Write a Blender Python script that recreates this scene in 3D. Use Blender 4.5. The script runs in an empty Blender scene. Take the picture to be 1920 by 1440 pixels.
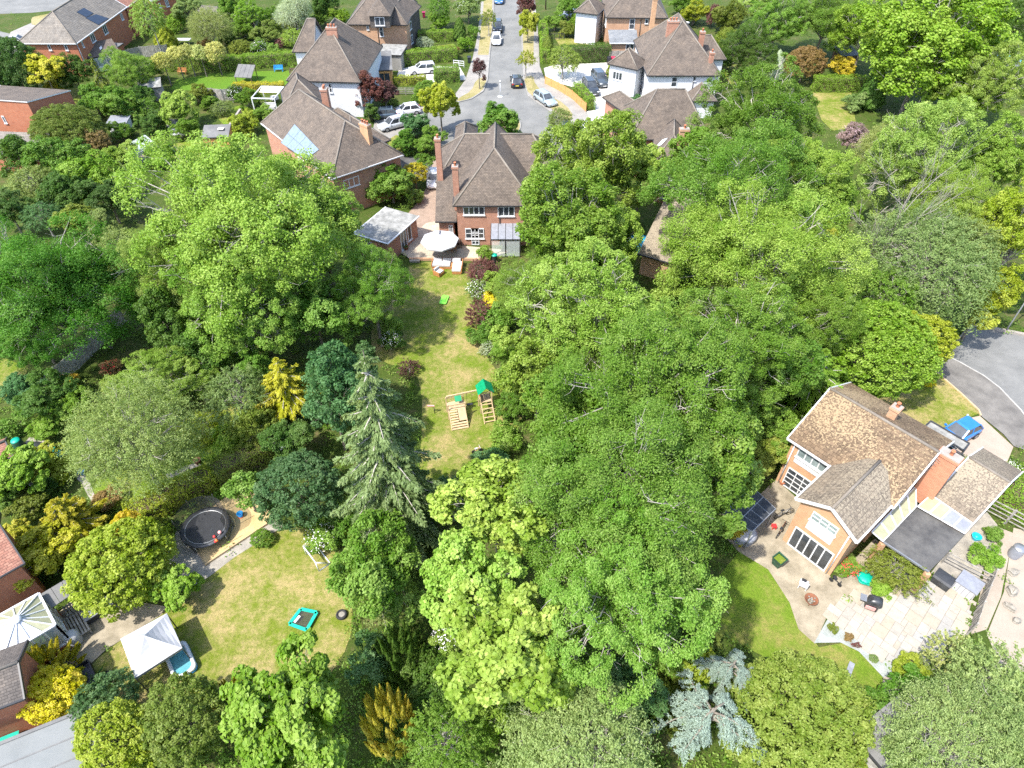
import bpy, bmesh, math, random
import numpy as np
from mathutils import Vector, Matrix
from mathutils.geometry import tessellate_polygon

R = math.radians
scene = bpy.context.scene
col = scene.collection

# ------------------------------------------------------------------ camera, sky, sun, exposure
CAM_H, PITCH, FOC = 42.0, R(44.5), 1270.0       # metres, degrees below the horizon, focal length for a 1920 wide frame
cd = bpy.data.cameras.new('camera'); cam = bpy.data.objects.new('camera', cd); col.objects.link(cam)
cam.location = (0, 0, CAM_H); cam.rotation_euler = (math.pi/2-PITCH, 0, 0)
cd.sensor_fit = 'HORIZONTAL'; cd.sensor_width = 36.0; cd.lens = FOC/1920*36.0
cd.clip_start = 0.5; cd.clip_end = 3000
scene.camera = cam

SUN_EL, SUN_AZ = R(57), Vector((-0.77, -0.64)).normalized()   # the sun stands behind the camera, over its left shoulder
sun_dir = Vector((SUN_AZ.x*math.cos(SUN_EL), SUN_AZ.y*math.cos(SUN_EL), math.sin(SUN_EL)))
w = bpy.data.worlds.new('World'); scene.world = w; w.use_nodes = True
nt = w.node_tree; bg = nt.nodes['Background']
sky = nt.nodes.new('ShaderNodeTexSky'); sky.sky_type = 'NISHITA'; sky.sun_disc = False
sky.sun_elevation = SUN_EL; sky.sun_rotation = math.atan2(SUN_AZ.x, SUN_AZ.y)
sky.air_density = 1.0; sky.dust_density = 1.5; sky.ozone_density = 1.0
nt.links.new(sky.outputs[0], bg.inputs[0]); bg.inputs[1].default_value = 0.15
sl = bpy.data.lights.new('sun', 'SUN'); sl.energy = 2.8; sl.angle = R(0.9); sl.color = (1.0, 0.955, 0.88)
so = bpy.data.objects.new('sun', sl); col.objects.link(so)
so.rotation_euler = sun_dir.to_track_quat('Z', 'Y').to_euler(); so.location = (-40, -40, 90)
vs = scene.view_settings
vs.view_transform = 'Standard'; vs.look = 'None'; vs.gamma = 1.0; vs.exposure = 1.74; vs.use_curve_mapping = False
scene.cycles.max_bounces = 6; scene.cycles.diffuse_bounces = 4; scene.cycles.glossy_bounces = 2
scene.cycles.transmission_bounces = 4; scene.cycles.transparent_max_bounces = 8
scene.cycles.use_adaptive_sampling = True; scene.cycles.adaptive_threshold = 0.012
scene.cycles.use_denoising = False
scene.cycles.caustics_reflective = False; scene.cycles.caustics_refractive = False

# ------------------------------------------------------------------ survey: a point of the photograph and its height -> a place on the ground plan
SP, CP = math.sin(PITCH), math.cos(PITCH)
def depth_at(v, z=0.0): return (CAM_H-z)/(SP+(v-720)/FOC*CP)
def at(u, v, z=0.0):
    D = depth_at(v, z); a = (u-960)/FOC; b = (v-720)/FOC
    return Vector((a*D, (CP-b*SP)*D, z))
def ray(u, v):
    a = (u-960)/FOC; b = (v-720)/FOC
    return Vector((a, CP-b*SP, -(SP+b*CP)))
CAMP = Vector((0, 0, CAM_H))
def hit(u, v, p0, n):
    r = ray(u, v); t = (p0-CAMP).dot(n)/r.dot(n)
    return CAMP+r*t

# ------------------------------------------------------------------ materials
MATS = {}
class NB:
    def __init__(s, name):
        s.m = bpy.data.materials.new(name); s.m.use_nodes = True; s.t = s.m.node_tree; s.n = s.t.nodes
        s.p = s.n['Principled BSDF']; s.out = s.n['Material Output']
    def new(s, typ, **kw):
        k = s.n.new(typ)
        for a, b in kw.items(): setattr(k, a, b)
        return k
    def link(s, a, b): s.t.links.new(a, b)
    def coord(s, kind='Object'): return s.new('ShaderNodeTexCoord').outputs[kind]
    def geo(s): return s.new('ShaderNodeNewGeometry').outputs['Position']
    def noise(s, vec, scale, detail=4, rough=0.6):
        k = s.new('ShaderNodeTexNoise'); k.inputs['Scale'].default_value = scale; k.inputs['Detail'].default_value = detail
        k.inputs['Roughness'].default_value = rough; s.link(vec, k.inputs['Vector']); return k.outputs['Fac']
    def ramp(s, fac, stops):
        k = s.new('ShaderNodeValToRGB'); cr = k.color_ramp
        while len(cr.elements) < len(stops): cr.elements.new(0.5)
        for e, (p, c) in zip(cr.elements, stops): e.position = p; e.color = (*c, 1) if len(c) == 3 else c
        s.link(fac, k.inputs[0]); return k.outputs[0]
    def mix(s, fac, a, b, blend='MIX'):
        k = s.new('ShaderNodeMix', data_type='RGBA', blend_type=blend)
        for i, x in ((0, fac), (6, a), (7, b)):
            if isinstance(x, (int, float)): k.inputs[i].default_value = x
            elif isinstance(x, tuple): k.inputs[i].default_value = (*x, 1) if len(x) == 3 else x
            else: s.link(x, k.inputs[i])
        return k.outputs[2]
    def math(s, op, a, b=0.5):
        k = s.new('ShaderNodeMath', operation=op)
        for i, x in ((0, a), (1, b)):
            if isinstance(x, (int, float)): k.inputs[i].default_value = x
            else: s.link(x, k.inputs[i])
        return k.outputs[0]
    def bump(s, h, strength, dist=0.05):
        k = s.new('ShaderNodeBump'); k.inputs['Strength'].default_value = strength; k.inputs['Distance'].default_value = dist
        s.link(h, k.inputs['Height']); s.link(k.outputs[0], s.p.inputs['Normal'])
    def set(s, base=None, rough=None, metal=None, spec=None):
        if base is not None:
            if isinstance(base, tuple): s.p.inputs['Base Color'].default_value = (*base, 1)
            else: s.link(base, s.p.inputs['Base Color'])
        if rough is not None: s.p.inputs['Roughness'].default_value = rough
        if metal is not None: s.p.inputs['Metallic'].default_value = metal
        if spec is not None: s.p.inputs['Specular IOR Level'].default_value = spec
        return s.m

def plain(name, c, rough=0.6, metal=0.0, var=0.12, scale=3.0, spec=0.5, bump=0.0):
    """paint, plastic, fabric, wood: one colour with slight wear"""
    if name in MATS: return MATS[name]
    b = NB(name); f = b.noise(b.geo(), scale, 5)
    d = tuple(x*(1-var*1.6) for x in c); e = tuple(min(1, x*(1+var)) for x in c)
    b.set(b.ramp(f, [(0.3, d), (0.7, e)]), rough, metal, spec)
    if bump: b.bump(b.noise(b.geo(), scale*8, 3), bump, 0.02)
    MATS[name] = b.m; return b.m

def m_lawn(name, green, dry, bias, scale=0.22):
    b = NB(name); g = b.geo()
    n1 = b.noise(g, scale, 5, 0.62); n2 = b.noise(g, scale*7, 5, 0.75); n3 = b.noise(g, 7.0, 5, 0.8)
    f = b.math('ADD', b.math('MULTIPLY', n1, 0.55), b.math('MULTIPLY', n2, 0.45))
    c = b.ramp(f, [(bias-0.08, green), (bias, tuple(x*0.6+y*0.4 for x, y in zip(green, dry))), (bias+0.08, dry)])
    c = b.mix(0.55, c, b.ramp(n3, [(0.3, (0.35, 0.4, 0.3)), (0.55, (1, 1, 1)), (0.75, (1.25, 1.2, 1.1))]), 'MULTIPLY')
    b.set(c, 0.9, spec=0.15); b.bump(b.noise(g, 14, 4, 0.8), 0.9, 0.06)
    MATS[name] = b.m
m_lawn('lawn_dry', (0.125, 0.165, 0.014), (0.31, 0.25, 0.105), 0.50, 0.28)
m_lawn('lawn_mixed', (0.115, 0.165, 0.014), (0.30, 0.24, 0.10), 0.515, 0.28)
m_lawn('lawn_green', (0.12, 0.19, 0.016), (0.23, 0.215, 0.06), 0.54, 0.28)
m_lawn('lawn_vivid', (0.085, 0.17, 0.014), (0.11, 0.165, 0.018), 0.55)
m_lawn('lawn_verge', (0.19, 0.175, 0.05), (0.30, 0.255, 0.13), 0.45)
m_lawn('worn_earth', (0.20, 0.18, 0.05), (0.36, 0.275, 0.155), 0.47, 0.5)
m_lawn('soil', (0.05, 0.08, 0.012), (0.13, 0.105, 0.05), 0.57, 0.35)

def m_ground(name, c1, c2, scale, rough=0.9, bump=0.3, fine=25):
    b = NB(name); g = b.geo()
    n = b.noise(g, scale, 6, 0.65); f = b.noise(g, fine, 3, 0.7)
    c = b.mix(0.4, b.ramp(n, [(0.3, c1), (0.7, c2)]), b.ramp(f, [(0.3, (0.55, 0.55, 0.55)), (0.7, (1.3, 1.3, 1.3))]), 'MULTIPLY')
    b.set(c, rough, spec=0.25); b.bump(f, bump, 0.02); MATS[name] = b.m
m_ground('asphalt', (0.125, 0.126, 0.12), (0.195, 0.193, 0.181), 0.3, bump=0.2)
m_ground('asphalt_close', (0.125, 0.126, 0.122), (0.195, 0.194, 0.186), 0.5, bump=0.2)
m_ground('footway', (0.10, 0.094, 0.087), (0.19, 0.178, 0.162), 0.6)
m_ground('asphalt_dark', (0.055, 0.055, 0.056), (0.125, 0.122, 0.115), 1.0)
m_ground('pavement', (0.19, 0.18, 0.165), (0.30, 0.28, 0.25), 0.5)
m_ground('gravel_white', (0.46, 0.44, 0.40), (0.58, 0.56, 0.52), 0.6, bump=0.6, fine=18)
m_ground('gravel_blue', (0.22, 0.245, 0.235), (0.34, 0.36, 0.34), 1.0, bump=0.9, fine=14)
m_ground('drive_cream', (0.26, 0.215, 0.17), (0.34, 0.29, 0.235), 0.5)
m_ground('drive_pink', (0.29, 0.225, 0.18), (0.36, 0.29, 0.235), 0.6)
m_ground('sand', (0.40, 0.28, 0.125), (0.52, 0.39, 0.205), 0.9, bump=0.6, fine=12)
m_ground('gravel_path', (0.20, 0.185, 0.16), (0.34, 0.31, 0.26), 1.5, bump=0.8, fine=16)
m_ground('old_paving', (0.17, 0.145, 0.10), (0.36, 0.31, 0.23), 0.9, bump=0.4)
m_ground('felt', (0.10, 0.10, 0.10), (0.18, 0.178, 0.172), 0.55, bump=0.2)
m_ground('felt_light', (0.155, 0.165, 0.162), (0.20, 0.208, 0.204), 0.4, bump=0.15)
m_ground('felt_pale', (0.13, 0.13, 0.12), (0.32, 0.315, 0.295), 1.6, bump=0.3)
m_ground('concrete', (0.19, 0.185, 0.17), (0.28, 0.27, 0.25), 0.8)
plain('render_white', (0.60, 0.61, 0.63), 0.9, var=0.05, spec=0.2)
m_ground('kerb_stone', (0.26, 0.255, 0.24), (0.40, 0.39, 0.37), 1.5)
m_ground('bark', (0.10, 0.085, 0.065), (0.24, 0.21, 0.17), 3.0, bump=0.8)
m_ground('bark_pale', (0.26, 0.235, 0.205), (0.44, 0.41, 0.365), 3.0, bump=0.6)
m_ground('bark_dead', (0.24, 0.21, 0.185), (0.38, 0.35, 0.31), 3.0, bump=0.6)
m_ground('rock', (0.17, 0.155, 0.13), (0.30, 0.28, 0.24), 2.5, bump=0.8)
m_ground('ridge_tile', (0.15, 0.128, 0.105), (0.21, 0.185, 0.155), 2.0)

def m_paving(name, c1, c2, sx, sy):
    b = NB(name); g = b.geo()
    k = b.new('ShaderNodeTexBrick'); k.inputs['Scale'].default_value = 1.0; k.inputs['Brick Width'].default_value = sx
    k.inputs['Row Height'].default_value = sy; k.inputs['Mortar Size'].default_value = 0.012; k.offset = 0.5
    k.inputs['Color1'].default_value = (*c1, 1); k.inputs['Color2'].default_value = (*c2, 1); k.inputs['Mortar'].default_value = (*[x*0.6 for x in c1], 1)
    b.link(g, k.inputs['Vector'])
    c = b.mix(0.45, k.outputs[0], b.ramp(b.noise(g, 1.2, 6, 0.7), [(0.3, (0.65, 0.62, 0.58)), (0.7, (1.25, 1.22, 1.18))]), 'MULTIPLY')
    b.set(c, 0.9, spec=0.2); b.bump(k.outputs[1], -0.3, 0.01); MATS[name] = b.m
m_paving('patio_cream', (0.36, 0.31, 0.24), (0.43, 0.375, 0.295), 0.6, 0.45)
m_paving('block_paving', (0.27, 0.205, 0.16), (0.33, 0.255, 0.205), 0.2, 0.1)

def m_brick(name, c1, c2, mortar):
    b = NB(name); uv = b.coord('UV')
    k = b.new('ShaderNodeTexBrick'); k.inputs['Scale'].default_value = 1.0; k.inputs['Brick Width'].default_value = 0.225
    k.inputs['Row Height'].default_value = 0.075; k.inputs['Mortar Size'].default_value = 0.010; k.inputs['Bias'].default_value = -0.1
    k.inputs['Color1'].default_value = (*c1, 1); k.inputs['Color2'].default_value = (*c2, 1); k.inputs['Mortar'].default_value = (*mortar, 1)
    b.link(uv, k.inputs['Vector'])
    g = b.geo()
    c = b.mix(0.5, k.outputs[0], b.ramp(b.noise(g, 1.4, 6, 0.7), [(0.25, (0.62, 0.58, 0.56)), (0.55, (1, 1, 1)), (0.8, (1.3, 1.25, 1.2))]), 'MULTIPLY')
    b.set(c, 0.9, spec=0.2); b.bump(k.outputs[1], -0.25, 0.008); MATS[name] = b.m
m_brick('brick_red', (0.33, 0.135, 0.082), (0.43, 0.20, 0.125), (0.36, 0.27, 0.22))
m_brick('brick_orange', (0.46, 0.245, 0.125), (0.51, 0.30, 0.16), (0.45, 0.32, 0.22))
m_brick('brick_rust', (0.36, 0.105, 0.05), (0.43, 0.15, 0.075), (0.32, 0.2, 0.14))
m_brick('brick_chimney', (0.42, 0.16, 0.085), (0.50, 0.22, 0.12), (0.40, 0.25, 0.18))
m_brick('brick_tan', (0.42, 0.22, 0.12), (0.50, 0.29, 0.17), (0.42, 0.32, 0.24))

def m_tile(name, c1, c2, tw=0.28, th=0.16, moss=None, amount=0.0, bump=0.5, spec_scale=3.5):
    b = NB(name); uv = b.coord('UV'); g = b.geo()
    k = b.new('ShaderNodeTexBrick'); k.inputs['Scale'].default_value = 1.0; k.inputs['Brick Width'].default_value = tw
    k.inputs['Row Height'].default_value = th; k.inputs['Mortar Size'].default_value = 0.012; k.inputs['Mortar Smooth'].default_value = 0.6
    k.inputs['Color1'].default_value = (*c1, 1); k.inputs['Color2'].default_value = (*c2, 1); k.inputs['Mortar'].default_value = (*[x*0.45 for x in c1], 1)
    b.link(uv, k.inputs['Vector'])
    c = b.mix(0.75, k.outputs[0], b.ramp(b.noise(g, 0.7, 8, 0.75), [(0.28, (0.5, 0.5, 0.51)), (0.5, (1, 1, 1)), (0.75, (1.5, 1.42, 1.3))]), 'MULTIPLY')
    c = b.mix(0.5, c, b.ramp(b.noise(g, 5.0, 3, 0.7), [(0.35, (0.6, 0.6, 0.6)), (0.6, (1.05, 1.05, 1.05)), (0.72, (1.7, 1.65, 1.5))]), 'MULTIPLY')
    if moss:
        f1 = b.noise(g, spec_scale, 3, 0.6); f2 = b.noise(g, 0.22, 3, 0.5)
        f = b.ramp(b.math('ADD', f1, b.math('MULTIPLY', f2, 0.6)), [(0.80-amount*0.25, (0, 0, 0)), (0.84-amount*0.25, (1, 1, 1))])
        c = b.mix(f, c, moss)
    sw = b.new('ShaderNodeSeparateXYZ'); b.link(uv, sw.inputs[0])
    saw = b.math('FRACT', b.math('DIVIDE', sw.outputs[1], th))
    b.set(c, 0.85, spec=0.25); b.bump(b.math('ADD', b.math('MULTIPLY', saw, -0.5), b.math('MULTIPLY', k.outputs[1], -0.6)), bump, 0.03); MATS[name] = b.m
m_tile('tile_brown', (0.108, 0.088, 0.072), (0.145, 0.118, 0.096))
m_tile('tile_dark', (0.085, 0.074, 0.066), (0.115, 0.10, 0.088))
m_tile('tile_grey', (0.155, 0.138, 0.118), (0.20, 0.18, 0.155), 0.32, 0.30)
m_tile('tile_red', (0.26, 0.12, 0.085), (0.33, 0.17, 0.12))
m_tile('tile_moss', (0.12, 0.083, 0.053), (0.17, 0.12, 0.077), 0.33, 0.30, (0.28, 0.21, 0.125), -0.12, 0.6, 7.5)
m_tile('tile_lichen', (0.155, 0.128, 0.098), (0.20, 0.165, 0.125), 0.33, 0.30, (0.26, 0.22, 0.16), -0.1, 0.6, 8.0)
m_tile('slate', (0.16, 0.17, 0.18), (0.20, 0.21, 0.22), 0.3, 0.2)

def m_obj(name, rough=0.8, spec=0.3, bump=0.2, coat=0.0, metal=0.0):
    """paint, stone or cloth whose colour is set on each object"""
    b = NB(name); oi = b.new('ShaderNodeObjectInfo'); g = b.geo()
    c = b.mix(0.5, oi.outputs['Color'], b.ramp(b.noise(g, 2.5, 6, 0.7), [(0.3, (0.72, 0.72, 0.72)), (0.7, (1.2, 1.2, 1.2))]), 'MULTIPLY')
    b.set(c, rough, metal, spec)
    if coat: b.p.inputs['Coat Weight'].default_value = coat; b.p.inputs['Coat Roughness'].default_value = 0.06
    if bump: b.bump(b.noise(g, 18, 3), bump, 0.01)
    MATS[name] = b.m
m_obj('stone_slab'); m_obj('car_paint', 0.35, 0.5, 0.0, 0.8, 0.15); m_obj('painted', 0.55, 0.4, 0.0); m_obj('timber', 0.8, 0.2, 0.4)
plain('pvc_white', (0.58, 0.59, 0.60), 0.4, var=0.03)
plain('pvc_black', (0.03, 0.03, 0.032), 0.45)
plain('lead', (0.30, 0.31, 0.33), 0.5, 0.3)
plain('cement', (0.27, 0.24, 0.21), 0.9, bump=0.3)
plain('terracotta', (0.45, 0.16, 0.08), 0.8)
plain('wood_pale', (0.46, 0.34, 0.20), 0.8, bump=0.3)
plain('wood_orange', (0.55, 0.29, 0.10), 0.75, bump=0.3)
plain('wood_grey', (0.30, 0.28, 0.25), 0.9, bump=0.4, var=0.3)
plain('wood_weathered', (0.46, 0.43, 0.38), 0.9, bump=0.4, var=0.3)
plain('wood_dark', (0.10, 0.065, 0.045), 0.8, bump=0.3)
plain('wood_teak', (0.38, 0.17, 0.06), 0.7, bump=0.2)
plain('fabric_white', (0.42, 0.42, 0.43), 0.9, var=0.03, spec=0.1)
plain('fabric_cream', (0.66, 0.58, 0.48), 0.9, var=0.05, spec=0.1)
plain('black_plastic', (0.022, 0.023, 0.026), 0.5)
plain('green_plastic', (0.0, 0.22, 0.09), 0.45)
plain('bin_green', (0.015, 0.06, 0.035), 0.45)
plain('teal_plastic', (0.0, 0.33, 0.23), 0.45)
plain('lime_plastic', (0.18, 0.62, 0.05), 0.45)
plain('blue_plastic', (0.03, 0.27, 0.60), 0.4)
plain('cyan_plastic', (0.01, 0.42, 0.62), 0.4)
plain('red_plastic', (0.60, 0.03, 0.03), 0.45)
plain('orange_plastic', (0.70, 0.16, 0.03), 0.45)
plain('pink_plastic', (0.62, 0.30, 0.28), 0.5)
plain('metal_grey', (0.32, 0.33, 0.34), 0.4, 0.6)
plain('metal_dark', (0.06, 0.062, 0.066), 0.45, 0.4)
plain('rust', (0.20, 0.08, 0.04), 0.85)
plain('rubber', (0.016, 0.016, 0.017), 0.8)
plain('solar', (0.025, 0.035, 0.055), 0.12, 0.1, spec=0.6)
plain('solar_pale', (0.20, 0.25, 0.30), 0.18, 0.2)
plain('poly_cream', (0.30, 0.30, 0.19), 0.35, var=0.1)
plain('poly_grey', (0.22, 0.23, 0.26), 0.3)
plain('poly_dark', (0.035, 0.038, 0.042), 0.35, var=0.35)
plain('lamp_red', (0.45, 0.02, 0.02), 0.3); plain('lamp_clear', (0.75, 0.76, 0.78), 0.2)
plain('plate_yellow', (0.75, 0.55, 0.05), 0.5); plain('petal_white', (0.85, 0.83, 0.80), 0.8); plain('petal_pink', (0.62, 0.42, 0.48), 0.8); plain('petal_red', (0.6, 0.04, 0.05), 0.8)
plain('water', (0.10, 0.30, 0.34), 0.08)
b = NB('glass_dark'); b.set(b.ramp(b.noise(b.geo(), 0.9, 3), [(0.3, (0.018, 0.022, 0.027)), (0.7, (0.075, 0.085, 0.095))]), 0.06, spec=0.6); MATS['glass_dark'] = b.m
b = NB('glass_pale'); b.set(b.ramp(b.noise(b.geo(), 0.8, 4), [(0.3, (0.10, 0.13, 0.13)), (0.7, (0.30, 0.36, 0.36))]), 0.08, spec=0.6); MATS['glass_pale'] = b.m
b = NB('glass_clear'); b.set((0.85, 0.93, 0.92), 0.05, spec=0.5)
tr = b.new('ShaderNodeBsdfTransparent'); mx = b.new('ShaderNodeMixShader'); mx.inputs[0].default_value = 0.35
b.link(tr.outputs[0], mx.inputs[1]); b.link(b.p.outputs[0], mx.inputs[2]); b.link(mx.outputs[0], b.out.inputs[0]); MATS['glass_clear'] = b.m
b = NB('net_black'); b.set((0.035, 0.036, 0.038), 0.8)
tr = b.new('ShaderNodeBsdfTransparent'); mx = b.new('ShaderNodeMixShader'); mx.inputs[0].default_value = 0.55
b.link(tr.outputs[0], mx.inputs[1]); b.link(b.p.outputs[0], mx.inputs[2]); b.link(mx.outputs[0], b.out.inputs[0]); MATS['net_black'] = b.m

def m_leaf(name, gloss, trans):
    b = NB(name); oi = b.new('ShaderNodeObjectInfo'); a = b.new('ShaderNodeAttribute'); a.attribute_name = 'tone'
    hs = b.new('ShaderNodeHueSaturation')
    b.link(oi.outputs['Color'], hs.inputs['Color'])
    b.link(b.math('ADD', b.math('MULTIPLY', a.outputs['Fac'], -0.03), 0.515), hs.inputs['Hue'])
    b.link(b.math('ADD', b.math('MULTIPLY', a.outputs['Fac'], 0.65), 0.68), hs.inputs['Value'])
    b.link(b.math('ADD', b.math('MULTIPLY', a.outputs['Fac'], -0.18), 1.06), hs.inputs['Saturation'])
    b.set(hs.outputs[0], 0.5, spec=gloss)
    tl = b.new('ShaderNodeBsdfTranslucent'); mx = b.new('ShaderNodeMixShader'); mx.inputs[0].default_value = trans
    b.link(b.mix(1.0, hs.outputs[0], (1.25, 1.15, 0.7), 'MULTIPLY'), tl.inputs[0])
    b.link(b.p.outputs[0], mx.inputs[1]); b.link(tl.outputs[0], mx.inputs[2]); b.link(mx.outputs[0], b.out.inputs[0])
    MATS[name] = b.m
m_leaf('leaf', 0.2, 0.46); m_leaf('needle', 0.12, 0.25)

# ------------------------------------------------------------------ mesh helpers
class MB:
    """collects boxes, bars, tubes and sheets; build() links them as one mesh object"""
    def __init__(s): s.v = []; s.f = []; s.m = []; s.uv = []; s.mats = []; s.sm = []
    def mat(s, name):
        if name not in s.mats: s.mats.append(name)
        return s.mats.index(name)
    def face(s, pts, mat, uv=None, smooth=False):
        i = len(s.v); s.v += [tuple(p) for p in pts]; s.f.append(list(range(i, i+len(pts)))); s.m.append(s.mat(mat)); s.sm.append(smooth)
        if uv is None:
            a, b_, c_ = Vector(pts[0]), Vector(pts[1]), Vector(pts[2])
            n = (b_-a).cross(c_-a)
            if n.length < 1e-9 and len(pts) > 3: n = (c_-a).cross(Vector(pts[3])-a)
            n = n.normalized() if n.length > 1e-9 else Vector((0, 0, 1))
            h = Vector((0, 0, 1)).cross(n); h = h.normalized() if h.length > 1e-4 else Vector((1, 0, 0))
            k = n.cross(h)
            uv = [(Vector(p).dot(h), Vector(p).dot(k)) for p in pts]
        s.uv.append(uv)
    def box(s, c, size, mat, rz=0.0, M=None, taper=1.0):
        x, y, z = (k/2 for k in size); c = Vector(c); T = Matrix.Rotation(rz, 3, 'Z') if M is None else M
        p = [c+T @ Vector((sx*x*(taper if sz > 0 else 1), sy*y*(taper if sz > 0 else 1), sz*z)) for sz in (-1, 1) for sx, sy in ((-1, -1), (1, -1), (1, 1), (-1, 1))]
        for q in ((0, 3, 2, 1), (4, 5, 6, 7), (0, 1, 5, 4), (1, 2, 6, 5), (2, 3, 7, 6), (3, 0, 4, 7)): s.face([p[k] for k in q], mat)
    def bar(s, a, b_, wd, ht, mat, up=Vector((0, 0, 1))):
        a, b_ = Vector(a), Vector(b_); d = b_-a; L = d.length
        if L < 1e-6: return
        d.normalize(); x = d.cross(up); x = x.normalized() if x.length > 1e-3 else Vector((1, 0, 0)); z = x.cross(d)
        M = Matrix((x, d, z)).transposed(); s.box((a+b_)/2, (wd, L, ht), mat, M=M)
    def tube(s, pts, radii, mat, seg=6, caps=True, smooth=True):
        pts = [Vector(p) for p in pts]
        if not isinstance(radii, (list, tuple)): radii = [radii]*len(pts)
        rings = []; ref = None
        for i, p in enumerate(pts):
            d = (pts[min(i+1, len(pts)-1)]-pts[max(i-1, 0)]).normalized()
            if ref is None: ref = Vector((1, 0, 0)) if abs(d.x) < 0.9 else Vector((0, 1, 0))
            x = (ref-d*ref.dot(d)).normalized(); y = d.cross(x); ref = x
            rings.append([p+(x*math.cos(t)+y*math.sin(t))*radii[i] for t in (k*2*math.pi/seg for k in range(seg))])
        for a, b_ in zip(rings, rings[1:]):
            for k in range(seg): s.face([a[k], a[(k+1) % seg], b_[(k+1) % seg], b_[k]], mat, smooth=smooth)
        if caps: s.face(rings[-1], mat); s.face(rings[0][::-1], mat)
    def lathe(s, prof, mat, seg=20, c=(0, 0, 0), smooth=True):
        c = Vector(c)
        R_ = [[c+Vector((r*math.cos(t), r*math.sin(t), z)) for t in (k*2*math.pi/seg for k in range(seg))] for r, z in prof]
        for a, b_ in zip(R_, R_[1:]):
            for k in range(seg): s.face([a[k], a[(k+1) % seg], b_[(k+1) % seg], b_[k]], mat, smooth=smooth)
    def loft(s, rings, mat, caps=True, smooth=False):
        n = len(rings[0])
        for a, b_ in zip(rings, rings[1:]):
            for k in range(n): s.face([a[k], a[(k+1) % n], b_[(k+1) % n], b_[k]], mat, smooth=smooth)
        if caps: s.face(rings[0][::-1], mat); s.face(rings[-1], mat)
    def ball(s, c, r, mat, seg=10, rings=6, sc=(1, 1, 1)):
        c = Vector(c)
        P = [[c+Vector((r*sc[0]*math.sin(a)*math.cos(t), r*sc[1]*math.sin(a)*math.sin(t), r*sc[2]*math.cos(a))) for t in (k*2*math.pi/seg for k in range(seg))] for a in (math.pi*(0.02+0.96*j/rings) for j in range(rings+1))]
        for a, b_ in zip(P, P[1:]):
            for k in range(seg): s.face([a[k], b_[k], b_[(k+1) % seg], a[(k+1) % seg]], mat, smooth=True)
    def mesh(s, name):
        me = bpy.data.meshes.new(name); me.from_pydata(s.v, [], s.f)
        for m in s.mats: me.materials.append(MATS[m])
        me.polygons.foreach_set('material_index', s.m); me.polygons.foreach_set('use_smooth', s.sm)
        ul = me.uv_layers.new(name='UVMap'); ul.data.foreach_set('uv', [x for f in s.uv for q in f for x in q])
        if any(s.sm):
            bm = bmesh.new(); bm.from_mesh(me); bmesh.ops.remove_doubles(bm, verts=bm.verts, dist=1e-4); bm.to_mesh(me); bm.free()
        me.update(); return me
    def build(s, name, parent=None, loc=None, rz=0.0, color=None):
        o = bpy.data.objects.new(name, s.mesh(name)); col.objects.link(o)
        if parent is not None: o.parent = parent
        if loc is not None: o.location = loc; o.rotation_euler.z = rz
        if color is not None: o.color = (*color, 1)
        return o

def tag(o, label=None, cat=None, group=None, kind=None):
    if label: o['label'] = label
    if cat: o['category'] = cat
    if group: o['group'] = group
    if kind: o['kind'] = kind
    return o
def thing(name, label, cat, loc=(0, 0, 0), rz=0.0, group=None):
    o = bpy.data.objects.new(name, None); col.objects.link(o); o.location = loc; o.rotation_euler.z = rz; o.empty_display_size = 0.3
    return tag(o, label, cat, group)
def yaw(a, b_):
    d = b_-a; return math.atan2(d.y, d.x)

OPEN = []          # plan polygons kept free of undergrowth
def inside(poly, x, y):
    r = False; j = len(poly)-1
    for i in range(len(poly)):
        xi, yi = poly[i]; xj, yj = poly[j]
        if (yi > y) != (yj > y) and x < (xj-xi)*(y-yi)/(yj-yi)+xi: r = not r
        j = i
    return r
def smooth_poly(p, n=2):
    for _ in range(n):
        q = []
        for a, b_ in zip(p, p[1:]+p[:1]): q += [a*0.75+b_*0.25, a*0.25+b_*0.75]
        p = q
    return p
def sheet(name, pix, z, mat, round_=0, open_=True, kind='structure', parent=None):
    pts = [at(*p) for p in pix]
    if round_: pts = smooth_poly(pts, round_)
    if open_: OPEN.append([(p.x, p.y) for p in pts])
    mb = MB()
    for t in tessellate_polygon([pts]):
        q = [Vector((pts[i].x, pts[i].y, z)) for i in t]
        if (q[1]-q[0]).cross(q[2]-q[0]).z < 0: q.reverse()
        mb.face(q, mat)
    o = mb.build(name, parent)
    if kind and parent is None: o['kind'] = kind
    return o
def strip(name, pix, wd, z0, z1, mat, kind='structure', closed=False, world=None):
    """a low wall or kerb that follows a line on the ground"""
    pts = world or [at(*p) for p in pix]; mb = MB(); n = len(pts); rings = []
    for i, p in enumerate(pts):
        a = pts[max(i-1, 0)] if not closed else pts[i-1]; b_ = pts[min(i+1, n-1)] if not closed else pts[(i+1) % n]
        d = (b_-a); d.z = 0; d.normalize(); s_ = Vector((-d.y, d.x, 0))*wd/2
        rings.append([Vector((p.x, p.y, z0))-s_, Vector((p.x, p.y, z0))+s_, Vector((p.x, p.y, z1))+s_, Vector((p.x, p.y, z1))-s_])
    if closed: rings.append(rings[0])
    mb.loft(rings, mat, caps=not closed); o = mb.build(name)
    if kind: o['kind'] = kind
    return o

def wpart(mb, name, parent, color=None):
    """a part whose mesh is written in plan coordinates, under an Empty that stands at the thing's base"""
    o = mb.build(name, parent, color=color)
    if parent is not None and parent.type == 'EMPTY': o.matrix_parent_inverse = Matrix.Translation(-Vector(parent.location))
    return o

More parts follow.
